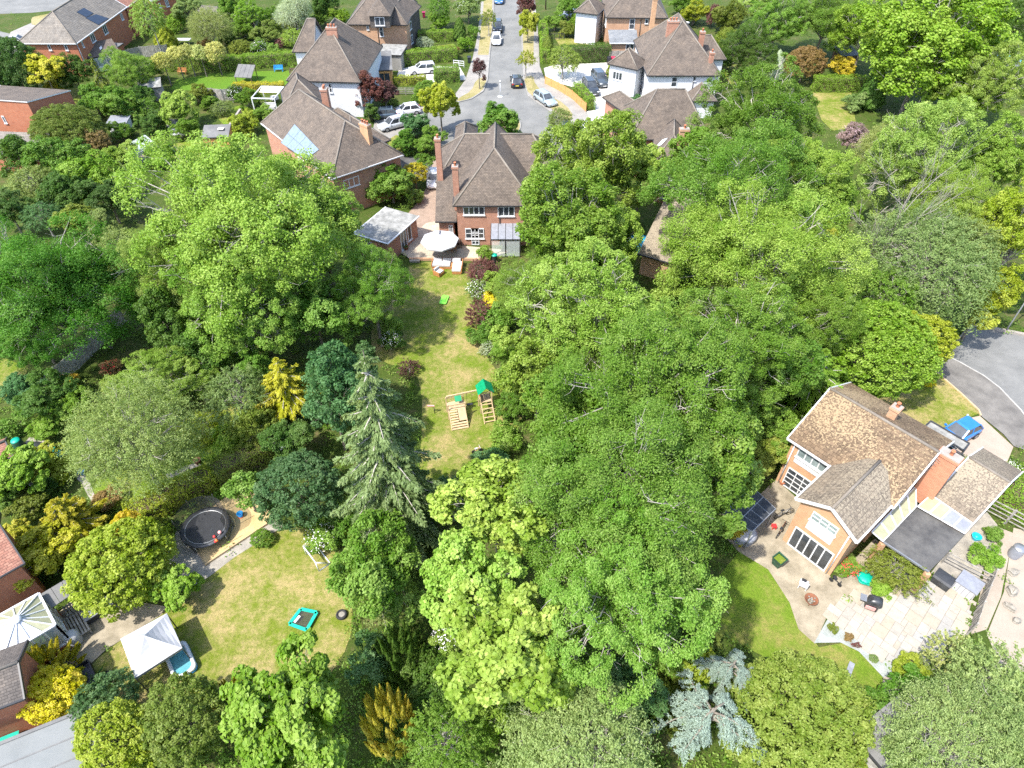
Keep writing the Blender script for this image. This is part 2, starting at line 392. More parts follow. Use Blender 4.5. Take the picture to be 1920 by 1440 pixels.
# ------------------------------------------------------------------ houses
def window(parent, O, X, N, s0, s1, z0, z1, cols=2, rows=1, frame='pvc_white', glass='glass_dark', name='window', bar=0.09, sill=True):
    """O: a point of the wall at z=0, X: along the wall, N: outwards"""
    mb = MB(); Z = Vector((0, 0, 1))
    def q(s, z, d): return O+X*s+Z*z+N*d
    def slab(m, sa, sb, za, zb, d0, d1, mat):
        p = [q(sa, za, d0), q(sb, za, d0), q(sb, zb, d0), q(sa, zb, d0), q(sa, za, d1), q(sb, za, d1), q(sb, zb, d1), q(sa, zb, d1)]
        for k in ((4, 5, 6, 7), (0, 1, 5, 4), (1, 2, 6, 5), (2, 3, 7, 6), (3, 0, 4, 7)): m.face([p[i] for i in k], mat)
    t = bar
    slab(mb, s0, s1, z0, z0+t, 0.0, 0.075, frame); slab(mb, s0, s1, z1-t, z1, 0.0, 0.075, frame)
    slab(mb, s0, s0+t, z0+t, z1-t, 0.0, 0.07, frame); slab(mb, s1-t, s1, z0+t, z1-t, 0.0, 0.07, frame)
    cw = (s1-s0-2*t)/cols; rh = (z1-z0-2*t)/rows
    for c in range(1, cols): slab(mb, s0+t+c*cw-t/2, s0+t+c*cw+t/2, z0+t, z1-t, 0.0, 0.066, frame)
    for r in range(1, rows): slab(mb, s0+t, s1-t, z0+t+r*rh-t*0.35, z0+t+r*rh+t*0.35, 0.0, 0.062, frame)
    if sill: slab(mb, s0-0.06, s1+0.06, z0-0.07, z0-0.002, 0.0, 0.14, frame)
    w_ = wpart(mb, name, parent)
    for c in range(cols):
        for r in range(rows):
            m2 = MB(); slab(m2, s0+t+c*cw+0.005, s0+t+(c+1)*cw-0.005, z0+t+r*rh+0.005, z0+t+(r+1)*rh-0.005, 0.004, 0.022, glass); m2.build('pane', w_)
    return w_

class Block:
    """one rectangular wing of a building: walls and a hipped, gabled, single-pitch or flat roof. c0-c1 is the eaves line that faces the camera"""
    def __init__(s, parent, c0, c1, depth, ze, pitch=42, axis='y', hip=(0, 0), wall='brick_red', roof='tile_brown', over=0.35, z0=0.0, gutter='pvc_black', thick=0.14, free=True, cap=True, wallpart='wall', skip=()):
        s.c0 = Vector((c0[0], c0[1], 0)); d = Vector((c1[0], c1[1], 0))-s.c0; s.W = d.length; s.X = d.normalized(); s.Y = Vector((-s.X.y, s.X.x, 0)); s.D = depth; s.ze = ze; s.o = over; s.parent = parent
        if free: OPEN.append([(p.x, p.y) for p in (s.w(0, 0, 0), s.w(s.W, 0, 0), s.w(s.W, depth, 0), s.w(0, depth, 0))])
        W, D, o, t = s.W, depth, over, math.tan(R(pitch)); e = ze
        F = []; caps = []
        a, b_, c_, d_ = (0, 0, e), (W, 0, e), (W, D, e), (0, D, e); gab = []
        if axis == 'y':
            s.zr = zr = e+t*W/2; r0, r1 = (W/2, hip[0], zr), (W/2, D-hip[1], zr)
            F = [(a, r0, r1, d_), (b_, c_, r1, r0)]; caps = [(r0, r1)]
            if hip[0]: F.append((a, b_, r0)); caps += [(r0, a), (r0, b_)]
            else: gab.append('near')
            if hip[1]: F.append((c_, d_, r1)); caps += [(r1, c_), (r1, d_)]
            else: gab.append('far')
            F[0] = (a, r0, r1, d_)
        elif axis == 'x':
            s.zr = zr = e+t*D/2; r0, r1 = (hip[0], D/2, zr), (W-hip[1], D/2, zr)
            F = [(a, b_, r1, r0), (c_, d_, r0, r1)]; caps = [(r0, r1)]
            if hip[0]: F.append((d_, a, r0)); caps += [(r0, a), (r0, d_)]
            else: gab.append('left')
            if hip[1]: F.append((b_, c_, r1)); caps += [(r1, b_), (r1, c_)]
            else: gab.append('right')
        elif axis == 'back':      # single pitch, high edge at the back
            s.zr = zr = e+t*D; F = [(a, b_, (W, D, zr), (0, D, zr))]
        elif axis == 'front':     # single pitch, falling away from the camera
            s.zr = zr = e+t*D; F = [((0, 0, zr), (W, 0, zr), c_, d_)]
        else: s.zr = zr = e; F = [(a, b_, c_, d_)]
        s.t = t; s.axis = axis
        mb = MB(); from collections import Counter
        ed = Counter()
        for f in F:
            q = [s.w(*p) for p in f]
            if (q[1]-q[0]).cross(q[2]-q[0]).z < 0: q.reverse(); f = f[::-1]
            mb.face(q, roof); mb.face([p-Vector((0, 0, thick)) for p in q[::-1]], 'pvc_black')
            for i in range(len(f)): ed[tuple(sorted((f[i], f[(i+1) % len(f)])))] += 1
        for (p, q), n in ed.items():
            if n == 1 and not ('far' in skip and p[1] > D-0.01 and q[1] > D-0.01):
                P, Q = s.w(*p), s.w(*q); dz = Vector((0, 0, thick)); mb.face([P-dz, Q-dz, Q, P], gutter)
        s.roof = wpart(mb, 'roof', parent)
        if cap and caps:
            m2 = MB()
            for p, q in caps: m2.tube([s.w(*p), s.w(*q)], 0.11, 'ridge_tile', 6)
            m2.build('ridge_tiles', s.roof)
        # gutters along the eaves
        m3 = MB(); g = 0.055
        for p, q in ((a, b_), (b_, c_), (d_, a)):
            if axis in ('y',) and (p, q) == (a, b_) and not hip[0]: continue
            if axis in ('x',) and (((p, q) == (b_, c_) and not hip[1]) or ((p, q) == (d_, a) and not hip[0])): continue
            if axis == 'front' and p != d_: continue
            if axis == 'back' and p != a: continue
            m3.bar(s.w(*p)+Vector((0, 0, -0.03)), s.w(*q)+Vector((0, 0, -0.03)), 0.13, 0.11, gutter)
        if m3.f: m3.build('gutter', s.roof)
        # walls
        mw = MB(); iw = [(o, o), (W-o, o), (W-o, D-o), (o, D-o)]; zt = e-thick if axis != 'flat' else e-thick
        tops = [zt]*4
        if axis == 'back': tops = [zt, zt, zr-thick-t*o, zr-thick-t*o]
        if axis == 'front': tops = [zr-thick-t*o, zr-thick-t*o, zt, zt]
        for i in range(4):
            j = (i+1) % 4; p, q = iw[i], iw[j]
            poly = [s.w(*p, z0), s.w(*q, z0), s.w(*q, tops[j])]
            side = ('near', 'right', 'far', 'left')[i]
            if side in gab:
                if side in ('near', 'far'): poly += [s.w(W/2, p[1], zr-thick-t*0.02)]
                else: poly += [s.w(p[0], D/2, zr-thick-t*0.02)]
                poly[2] = s.w(*q, zt+t*o*0.98); poly.append(s.w(*p, zt+t*o*0.98))
            else: poly.append(s.w(*p, tops[i]))
            mw.face(poly, wall)
        s.walls = wpart(mw, wallpart, parent)
        if gab and gutter:        # barge boards
            for side in gab:
                if side in skip: continue
                y = 0 if side == 'near' else D; x = 0 if side == 'left' else W
                if side in ('near', 'far'): L = [((0, y, e), (W/2, y, zr)), ((W/2, y, zr), (W, y, e))]
                else: L = [((x, 0, e), (x, D/2, zr)), ((x, D/2, zr), (x, D, e))]
                for p, q in L: m4 = MB(); m4.bar(s.w(*p)+Vector((0, 0, -0.05)), s.w(*q)+Vector((0, 0, -0.05)), 0.09, 0.2, gutter); m4.build('barge_board', s.roof)
    def w(s, x, y, z): return s.c0+s.X*x+s.Y*y+Vector((0, 0, z))
    def side(s, k):
        o = s.o
        return {'near': (s.w(o, o, 0), s.X, -s.Y, s.W-2*o), 'far': (s.w(s.W-o, s.D-o, 0), -s.X, s.Y, s.W-2*o),
                'left': (s.w(o, s.D-o, 0), -s.Y, -s.X, s.D-2*o), 'right': (s.w(s.W-o, o, 0), s.Y, s.X, s.D-2*o)}[k]
    def win(s, side, u0, v0, u1, v1, cols=2, rows=1, **kw):
        """a window whose upper corner (u0, v0) and lower corner (u1, v1) were read on that wall of the photograph"""
        O, X, N, L = s.side(side); pa, pb = hit(u0, v0, O, N), hit(u1, v1, O, N)
        sa, sb = sorted(((pa-O).dot(X), (pb-O).dot(X))); za, zb = sorted((pa.z, pb.z))
        m = 0.08; wd = max(0.4, min(sb-sa, L-2*m)); sa = min(max(sa, m), L-m-wd); za = max(za, 0.08); zb = max(zb, za+0.4); top = s.ze-0.25+(2 if kw.get('gable') else 0)
        kw.pop('gable', None)
        if zb > top: za -= zb-top; zb = top; za = max(za, 0.08)
        return window(s.parent, O, X, N, sa, sa+wd, za, zb, cols, rows, **kw)
    def winm(s, side, s0, wd, z0, ht, cols=2, rows=1, **kw):
        O, X, N, L = s.side(side); return window(s.parent, O, X, N, s0, s0+wd, z0, z0+ht, cols, rows, **kw)
    def slope_pt(s, u, v, face='near'):
        """point of a roof slope seen at (u, v)"""
        t = s.t
        if face == 'near': n = Vector((0, 0, 1))-s.Y*t; p = s.w(0, 0, s.ze)
        elif face == 'right': n = Vector((0, 0, 1))+s.X*t; p = s.w(s.W, 0, s.ze)
        else: n = Vector((0, 0, 1))-s.X*t; p = s.w(0, 0, s.ze)
        return hit(u, v, p, n), n.normalized()
    def panel(s, quad, face, name, mat, lift=0.06, cols=1, rows=1, frame='metal_dark'):
        """solar or roof-light panel lying on a slope, corners read on the photograph"""
        P = [s.slope_pt(u, v, face) for u, v in quad]; n = P[0][1]; q = [p for p, _ in P]
        root = None
        mb = MB(); up = [p+n*lift for p in q]; lo = [p+n*0.005 for p in q]
        mb.face(up, frame)
        for i in range(4): mb.face([lo[i], lo[(i+1) % 4], up[(i+1) % 4], up[i]], frame)
        o = wpart(mb, name, s.parent)
        def L(a, b_, k): return a+(b_-a)*k
        for i in range(cols):
            for j in range(rows):
                g = 0.015
                def pt(x, y): return L(L(up[0], up[1], x), L(up[3], up[2], x), y)+n*0.006
                m2 = MB(); m2.face([pt((i+g)/cols, (j+g)/rows), pt((i+1-g)/cols, (j+g)/rows), pt((i+1-g)/cols, (j+1-g)/rows), pt((i+g)/cols, (j+1-g)/rows)], mat); m2.build('pane', o)
        return o
    def pipe(s, side, x, mat='pvc_black', z1=None):
        O, X, N, L = s.side(side); p = O+X*x+N*0.07; mb = MB(); mb.tube([p+Vector((0, 0, 0.05)), p+Vector((0, 0, (z1 or s.ze)-0.15))], 0.05, mat, 6); return wpart(mb, 'downpipe', s.parent)

def chimney(parent, u, v, zt, zb, sx, sy, rz=0.0, mat='brick_red', pots=2, pot='terracotta', flash=True):
    p = at(u, v, zt); mb = MB(); T = Matrix.Rotation(rz, 3, 'Z')
    mb.box((p.x, p.y, (zt+zb)/2-0.12), (sx, sy, zt-zb-0.24), mat, rz); mb.box((p.x, p.y, zt-0.18), (sx+0.12, sy+0.12, 0.2), mat, rz); mb.box((p.x, p.y, zt-0.05), (sx+0.04, sy+0.04, 0.07), 'cement', rz)
    o = wpart(mb, 'chimney', parent)
    for i in range(pots):
        k = (i-(pots-1)/2)*0.42; c = Vector((p.x, p.y, 0))+T @ (Vector((k, 0, 0)) if sx >= sy else Vector((0, k, 0)))
        m2 = MB(); m2.lathe([(0.13, zt-0.04), (0.11, zt+0.28), (0.14, zt+0.3), (0.14, zt+0.36), (0.09, zt+0.36), (0.09, zt+0.1)], pot, 10, (c.x, c.y, 0)); m2.build('chimney_pot', o)
    return o

# ------------------------------------------------------------------ cars
def car(front, rear, L, W, H, color, label, style='hatch', group=None):
    a, b_ = at(*front), at(*rear); c = (a+b_)/2; rz = yaw(b_, a)
    t = thing('parked_car', label, 'car', (c.x, c.y, 0.02), rz, group)
    h, w_ = L/2, W/2; belt = 0.60*H; hood = 0.56*H if style != 'suv' else 0.60*H
    if style == 'suv': belt = 0.62*H
    st = [(-h, 0.80, 0.30, belt*0.80), (-h+0.10, 0.93, 0.22, belt*0.97), (-h+0.55, 1.0, 0.2, belt), (-0.1*L, 1.0, 0.19, belt), (0.14*L, 1.0, 0.19, belt), (0.24*L, 1.0, 0.19, hood+0.02), (h-0.45, 0.97, 0.2, hood*0.92), (h-0.12, 0.88, 0.22, hood*0.80), (h, 0.72, 0.30, hood*0.62)]
    if style in ('saloon',): st[1] = (-h+0.1, 0.92, 0.22, belt*0.92); st[2] = (-h+0.6, 1.0, 0.2, belt*0.97)
    rings = []
    for x, k, zb, zt in st:
        y = w_*k; m = (zb+zt)/2
        rings.append([Vector(p) for p in ((x, -y*0.86, zb), (x, y*0.86, zb), (x, y*0.97, zb+0.14), (x, y, m+0.05), (x, y*0.96, zt-0.07), (x, y*0.84, zt), (x, -y*0.84, zt), (x, -y*0.96, zt-0.07), (x, -y, m+0.05), (x, -y*0.97, zb+0.14))])
    mb = MB(); mb.loft(rings, 'car_paint', smooth=True); mb.box((0, 0, 0.25), (L*0.92, W*0.9, 0.2), 'black_plastic'); body = mb.build('body', t, color=color)
    # cabin
    rr = {'hatch': (-h+0.12, -h+0.62), 'suv': (-h+0.10, -h+0.42), 'estate': (-h+0.12, -h+0.55), 'saloon': (-h+0.55, -h+1.25)}[style]
    bx0, bx1, tx0, tx1 = rr[0], 0.22*L, rr[1], 0.05*L
    zb, zt = belt-0.03, H
    def ring(x0, x1, y, z): return [Vector((x0, -y, z)), Vector((x1, -y*0.96, z)), Vector((x1, y*0.96, z)), Vector((x0, y, z))]
    b0 = ring(bx0, bx1, w_*0.88, zb); b1 = ring(tx0, tx1, w_*0.70, zt-0.05)
    g = MB()
    for i in range(4): g.face([b0[i], b0[(i+1) % 4], b1[(i+1) % 4], b1[i]], 'glass_dark')
    g.build('windows', t)
    r = MB(); e0 = ring(tx0-0.05, tx1+0.06, w_*0.725, zt-0.07); e1 = ring(tx0+0.1, tx1-0.1, w_*0.60, zt)
    r.loft([e0, e1], 'car_paint', smooth=False)
    for i in range(4): r.bar(b0[i], b1[i], 0.10, 0.09, 'car_paint')
    for s_ in (0, 3):
        m0 = b0[s_].lerp(b0[1 if s_ == 0 else 2], 0.52); m1 = b1[s_].lerp(b1[1 if s_ == 0 else 2], 0.55); r.bar(m0, m1, 0.10, 0.05, 'car_paint')
    r.build('roof', t, color=color)
    if style in ('suv', 'estate'):
        q = MB()
        for s_ in (-1, 1): q.bar((tx0+0.15, s_*w_*0.63, zt+0.02), (tx1-0.1, s_*w_*0.63, zt+0.02), 0.05, 0.05, 'metal_grey')
        q.build('roof_rail', t)
    wr = 0.335 if style != 'suv' else 0.37
    for x in (h-0.82, -h+0.78):
        for s_ in (-1, 1):
            m = MB(); y = s_*(w_-0.06)
            m.tube([(x, y-0.11, wr), (x, y+0.11, wr)], wr, 'rubber', 14); wh = m.build('wheel', t)
            m = MB(); m.tube([(x, y+s_*0.085, wr), (x, y+s_*0.118, wr)], wr*0.62, 'metal_grey', 10); m.build('rim', wh)
    for s_ in (-1, 1):
        m = MB(); m.box((h-0.13, s_*w_*0.64, hood*0.74), (0.16, 0.36, 0.13), 'lamp_clear'); m.build('headlight', t)
        m = MB(); m.box((-h+0.07, s_*w_*0.72, belt*0.82), (0.12, 0.3, 0.2), 'lamp_red'); m.build('tail_light', t)
        m = MB(); m.box((0.19*L, s_*(w_+0.07), belt+0.05), (0.14, 0.2, 0.13), 'car_paint'); m.build('door_mirror', t, color=color)
    m = MB(); m.box((-h-0.005, 0, 0.52), (0.03, 0.5, 0.12), 'plate_yellow'); m.build('number_plate', t)
    m = MB(); m.box((h-0.005, 0, 0.42), (0.05, 0.5, 0.12), 'pvc_white'); m.build('number_plate', t)
    return t

# ------------------------------------------------------------------ fences
def fence(label, pix, ht, mat, plen=1.8, name='timber_fence', group=None, color=None, board=True, z=0.0):
    P = [at(*p) for p in pix]; t = thing(name, label, 'fence', (P[0].x, P[0].y, z), group=group)
    for a, b_ in zip(P, P[1:]):
        n = max(1, round((b_-a).length/plen)); d = (b_-a)/n
        for i in range(n):
            p, q = a+d*i, a+d*(i+1); mb = MB(); e = d.normalized(); k = Vector((-e.y, e.x, 0))
            nb = max(2, int(d.length/0.15))
            for j in range(nb):
                x0, x1 = p+d*((j+0.04)/nb), p+d*((j+0.96)/nb); hh = ht+random.uniform(-0.012, 0.012)
                mb.box(((x0+x1)/2+k*(0.012 if j % 2 else -0.004)+Vector((0, 0, z+hh/2+0.02))), ((x1-x0).length, 0.022, hh-0.04), mat, yaw(p, q))
            for zz in (0.2, 0.85): mb.bar(p+k*0.03+Vector((0, 0, z+ht*zz)), q+k*0.03+Vector((0, 0, z+ht*zz)), 0.03, 0.06, mat)
            wpart(mb, 'panel', t, color)
        for i in range(n+1):
            p = a+d*i
            if i == n and b_ is not P[-1]: continue
            mb = MB(); mb.box((p.x, p.y, z+ht/2+0.03), (0.1, 0.1, ht+0.1), mat, yaw(a, b_)); wpart(mb, 'post', t, color)
    return t

# ------------------------------------------------------------------ plants
rng = np.random.default_rng(7)
def unit(a): return a/np.maximum(np.linalg.norm(a, axis=1, keepdims=True), 1e-9)
def leaf_mesh(name, pos, nrm, length, width, tone, mat='leaf', axis=None):
    """one small four-cornered leaf per point"""
    n = len(pos); nrm = unit(nrm)
    t = rng.normal(size=(n, 3)) if axis is None else axis
    t = unit(t-nrm*np.sum(t*nrm, 1, keepdims=True)); b_ = np.cross(nrm, t)
    L = (np.ones(n)*length*rng.uniform(0.7, 1.25, n))[:, None]/2; Wd = (np.ones(n)*width*rng.uniform(0.75, 1.2, n))[:, None]/2
    cup = nrm*Wd*0.35
    v = np.empty((n, 4, 3), np.float32)
    v[:, 0] = pos-t*L; v[:, 1] = pos+b_*Wd+cup-t*L*0.1; v[:, 2] = pos+t*L; v[:, 3] = pos-b_*Wd+cup-t*L*0.1
    me = bpy.data.meshes.new(name)
    me.vertices.add(n*4); me.vertices.foreach_set('co', v.ravel())
    me.loops.add(n*4); me.loops.foreach_set('vertex_index', np.arange(n*4, dtype=np.int32))
    me.polygons.add(n); me.polygons.foreach_set('loop_start', np.arange(0, n*4, 4, dtype=np.int32))
    me.polygons.foreach_set('loop_total', np.full(n, 4, np.int32))
    at_ = me.attributes.new('tone', 'FLOAT', 'FACE'); at_.data.foreach_set('value', np.clip(tone, 0, 1).astype(np.float32))
    me.materials.append(MATS[mat]); me.update(); me.validate(); return me

def fib(n, zmin=-1.0, jit=0.5):
    i = np.arange(n)+0.5; z = 1-(1-zmin)*i/n; ph = i*2.399963+rng.uniform(0, 6)
    d = np.stack([np.sqrt(1-z*z)*np.cos(ph), np.sqrt(1-z*z)*np.sin(ph), z], 1)
    return unit(d+rng.normal(size=d.shape)*jit/math.sqrt(n)*1.6)
def lobes(d, k=7, amp=0.16):
    f = np.ones(len(d))
    for _ in range(k):
        c = unit(rng.normal(size=(1, 3))+np.array([[0, 0, 0.2]])); f += amp*rng.uniform(-1, 1)*np.exp(-(1-(d*c).sum(1))*rng.uniform(3, 9))*2
    return np.clip(f, 0.6, 1.25)
def clumps_to_leaves(c, out, rc, per, tone_c, spread=0.75, up=0.45, flat=0.75, rand=0.45):
    m = len(c); idx = np.repeat(np.arange(m), per); n = len(idx)
    d = unit(out[idx]*0.6+rng.normal(size=(n, 3))*spread); rad = rng.random(n)**0.44*1.04
    p = c[idx]+d*(rc[idx]*rad)[:, None]*np.array([1, 1, flat])
    nr = d*0.45+np.array([-0.12, -0.10, up+0.15])+rng.normal(size=(n, 3))*rand
    tone = tone_c[idx]+rng.normal(size=n)*0.19
    return p, nr, tone
def crown_broad(name, Rr, n, per, rcl, leaf, flat=0.75, amp=0.2, zmin=-0.45, inner=0.35, up=0.45, rand=0.45, squash=1.0, boughs=0):
    if boughs:        # big boughs, each carrying its own clumps: a lumpy outline with dark gaps between the boughs
        bd = fib(boughs, -0.35, 1.2); br = Rr*rng.uniform(0.20, 0.44, boughs); bc = bd*(Rr*rng.uniform(0.42, 0.90, boughs))[:, None]
        bc = np.concatenate([bc, np.array([[0, 0, Rr*0.30]])]); br = np.append(br, Rr*0.45); bd = np.concatenate([bd, [[0, 0, 1.0]]])
        C = []; D = []; T = []
        bt = np.clip(0.5+rng.normal(size=len(bc))*0.13, 0.1, 0.9)
        for i in range(len(bc)):
            m = max(6, int(n/len(bc)*(br[i]/(0.37*Rr))**2)); d = unit(rng.normal(size=(m*3, 3)))
            d = d[(d@bd[i] > -0.25) & (d[:, 2] > -0.55)][:m]; c = bc[i]+d*br[i]*rng.uniform(0.72, 1.05, (len(d), 1))
            keep = np.ones(len(c), bool)
            for j in range(len(bc)):
                if j != i: keep &= np.linalg.norm(c-bc[j], axis=1) > br[j]*0.62
            C.append(c[keep]); D.append(unit(d[keep]+bd[i]*0.5)); T.append(np.full(keep.sum(), bt[i]))
        c = np.concatenate(C); d = np.concatenate(D); tone = np.clip(np.concatenate(T)+rng.normal(size=len(c))*0.13, 0, 1); n = len(c)
    else:
        d = fib(n, zmin); f = lobes(d, 9, amp); c = d*(f*rng.uniform(0.80, 0.98, n))[:, None]*Rr; tone = np.clip(0.5+rng.normal(size=n)*0.17, 0, 1)
    c[:, 2] *= squash
    rc = rcl*rng.uniform(0.6, 1.35, n)
    P = [clumps_to_leaves(c, d, rc, per, tone, up=up, flat=flat, rand=rand)]
    m = int(n*inner)
    if m:
        d2 = fib(m, zmin); c2 = d2*(rng.uniform(0.30, 0.62, m)*lobes(d2))[:, None]*Rr
        P.append(clumps_to_leaves(c2, d2, rcl*1.3*np.ones(m), int(per*0.6), np.full(m, 0.45), up=up, rand=0.6))
    p, nr, to = (np.concatenate(x) for x in zip(*P))
    p /= Rr
    me = leaf_mesh(name, p, nr, leaf[0]/Rr, leaf[1]/Rr, to)
    return me, c/Rr
def crown_branches(name, c, k, r0, mat='bark', out=0.92, seg=4):
    mb = MB(); idx = rng.permutation(len(c))[:k]
    for i in idx:
        e = Vector(c[i])*out; z0 = rng.uniform(-0.65, -0.1); a = Vector((0, 0, z0)); j = Vector(rng.normal(size=3))*0.09
        m1 = a.lerp(e, 0.35)+Vector((0, 0, 0.10))+j; m2 = a.lerp(e, 0.7)+Vector((0, 0, 0.09))-j*0.6
        mb.tube([a, m1, m2, e], [r0, r0*0.62, r0*0.36, r0*0.12], mat, seg, caps=False)
        for _ in range(3):
            s_ = m2.lerp(e, rng.uniform(0.0, 0.8)); q = s_+Vector(unit(rng.normal(size=(1, 3))+np.array(e)[None]*0.9)[0])*rng.uniform(0.12, 0.24)
            mb.tube([s_, s_.lerp(q, 0.5)+Vector(rng.normal(size=3))*0.012, q], [r0*0.24, r0*0.16, r0*0.06], mat, 3, caps=False)
    return mb.mesh(name)
def crown_fine(name, Rr, n, per, leaf, droop=0.5, zmin=-0.5):
    """birch and willow: small leaves along thin twigs that arch over"""
    d = fib(n, zmin); f = lobes(d, 9, 0.22); c = d*(f*rng.uniform(0.55, 0.95, n))[:, None]*Rr
    idx = np.repeat(np.arange(n), per); s_ = rng.random(len(idx))
    tw = unit(d*0.8+rng.normal(size=d.shape)*0.5+np.array([0, 0, 0.1])); L = Rr*rng.uniform(0.16, 0.34, n)
    p = c[idx]+tw[idx]*(s_*L[idx])[:, None]; p[:, 2] -= droop*(s_**2)*L[idx]; p += rng.normal(size=p.shape)*Rr*0.022
    tone = np.clip(0.5+rng.normal(size=n)*0.16, 0, 1)[idx]+rng.normal(size=len(idx))*0.15
    nr = rng.normal(size=p.shape)*0.6+np.array([0, 0, 0.5])+d[idx]*0.4
    return leaf_mesh(name, p/Rr, nr, leaf[0]/Rr, leaf[1]/Rr, tone), c/Rr
def crown_conifer(name, tiers, per_branch, leaf, ht=2.0, rad=1.0, droop=0.18, mat='needle', sparse=0.0, twigs=True, taper=0.8, vary=0.7):
    """spruce: whorls of drooping boughs; unit radius, height ht, base at z=0"""
    P = []; T = []; N = []; A = []; mb = MB()
    for i in range(tiers):
        f = i/(tiers-1); z = ht*np.clip(0.06+0.92*f+rng.normal()*0.012, 0.03, 0.99); r = rad*(1-f)**taper*rng.uniform(0.8, 1.1)+0.03; nb = max(4, int(10*(1-f)+4)); ph = rng.uniform(0, 6)
        for k in range(nb):
            a = ph+k*2*math.pi/nb+rng.normal()*0.15; rr = r*rng.uniform(vary, 1.15); dz = -droop*rr*rng.uniform(0.2, 1.8)
            dx = np.array([math.cos(a), math.sin(a), 0]); sd = np.array([-math.sin(a), math.cos(a), 0])
            m = max(6, int(per_branch*(0.25+rr/rad))); s_ = rng.uniform(0.12+sparse*0.3, 1, m)**0.8
            wv = (1-s_)*0.30*rr+0.02; lat = rng.uniform(-1, 1, m)
            p = s_[:, None]*rr*dx+np.array([0, 0, z])+(lat*wv)[:, None]*sd; p[:, 2] += dz*s_**1.5+0.10*rr*np.maximum(s_-0.75, 0)-np.abs(lat)*wv*0.25-rng.random(m)*0.05*rr
            P.append(p); N.append(np.array([0, 0, 0.9])+dx*0.25+rng.normal(size=(m, 3))*0.4); A.append(dx[None]*0.9+sd[None]*lat[:, None]*0.9+rng.normal(size=(m, 3))*0.2)
            T.append(np.full(m, 0.5+rng.normal()*0.14)+0.25*(s_-0.6)+rng.normal(size=m)*0.12)
            if twigs: mb.tube([(0, 0, z), tuple(dx*rr*0.5+np.array([0, 0, z+dz*0.35])), tuple(dx*rr*0.97+np.array([0, 0, z+dz]))], [0.016, 0.011, 0.004], 'bark_pale', 3, caps=False)
    mb.tube([(0, 0, 0), (0, 0, ht*0.5), (0, 0, ht*0.99)], [0.05, 0.03, 0.006], 'bark', 6, caps=False)
    me = leaf_mesh(name, np.concatenate(P), np.concatenate(N), leaf[0], leaf[1], np.concatenate(T), mat, np.concatenate(A))
    return me, mb.mesh(name+'_boughs')
def crown_plumes(name, n, per, leaf, ht=1.5, lean=0.25, mat='needle', plume=(0.16, 0.42)):
    """golden cypress and yew: many upright pointed plumes; unit radius, base at z=0"""
    P = []; N = []; T = []; A = []
    d = fib(n, 0.02)
    for i in range(n):
        base = d[i]*np.array([0.86, 0.86, ht*0.80]); ax = unit((np.array([0, 0, 1.0])+d[i]*np.array([lean*1.6, lean*1.6, 0]))[None])[0]
        m = per; s_ = rng.random(m); r = plume[0]*(1-s_)**0.7*np.sqrt(rng.uniform(0.35, 1, m)); a = rng.uniform(0, 6.3, m)
        sd = np.stack([np.cos(a), np.sin(a), np.zeros(m)], 1)
        P.append(base+ax*(s_*plume[1]*ht*0.66)[:, None]+sd*r[:, None]-ax*0.15); N.append(sd+np.array([0, 0, 0.35])+rng.normal(size=(m, 3))*0.25)
        A.append(np.tile(ax, (m, 1))+sd*0.35+rng.normal(size=(m, 3))*0.15); T.append(np.full(m, 0.5+rng.normal()*0.13)+rng.normal(size=m)*0.14)
    return leaf_mesh(name, np.concatenate(P), np.concatenate(N), leaf[0], leaf[1], np.concatenate(T), mat, np.concatenate(A))
def crown_column(name, n, leaf, ht=5.0, taper=0.6, mat='needle', belly=0.25):
    s_ = rng.random(n); a = rng.uniform(0, 6.3, n); prof = np.minimum(1, (s_/belly)**0.5)*np.clip(1-((s_-belly)/(1-belly)).clip(0)**1.6, 0, 1)**taper
    lump = 1+0.10*np.sin(a*5+s_*17)+0.07*np.sin(a*9-s_*31)
    r = prof*lump*rng.uniform(0.86, 1.0, n); sd = np.stack([np.cos(a), np.sin(a), np.zeros(n)], 1)
    p = sd*r[:, None]; p[:, 2] = s_*ht
    nr = sd+np.array([0, 0, 0.35])+rng.normal(size=(n, 3))*0.35; ax = np.array([0, 0, 1.0])+sd*0.4+rng.normal(size=(n, 3))*0.3
    return leaf_mesh(name, p, nr, leaf[0], leaf[1], 0.5+rng.normal(size=n)*0.17+0.08*np.sin(a*6+s_*20), mat, ax)
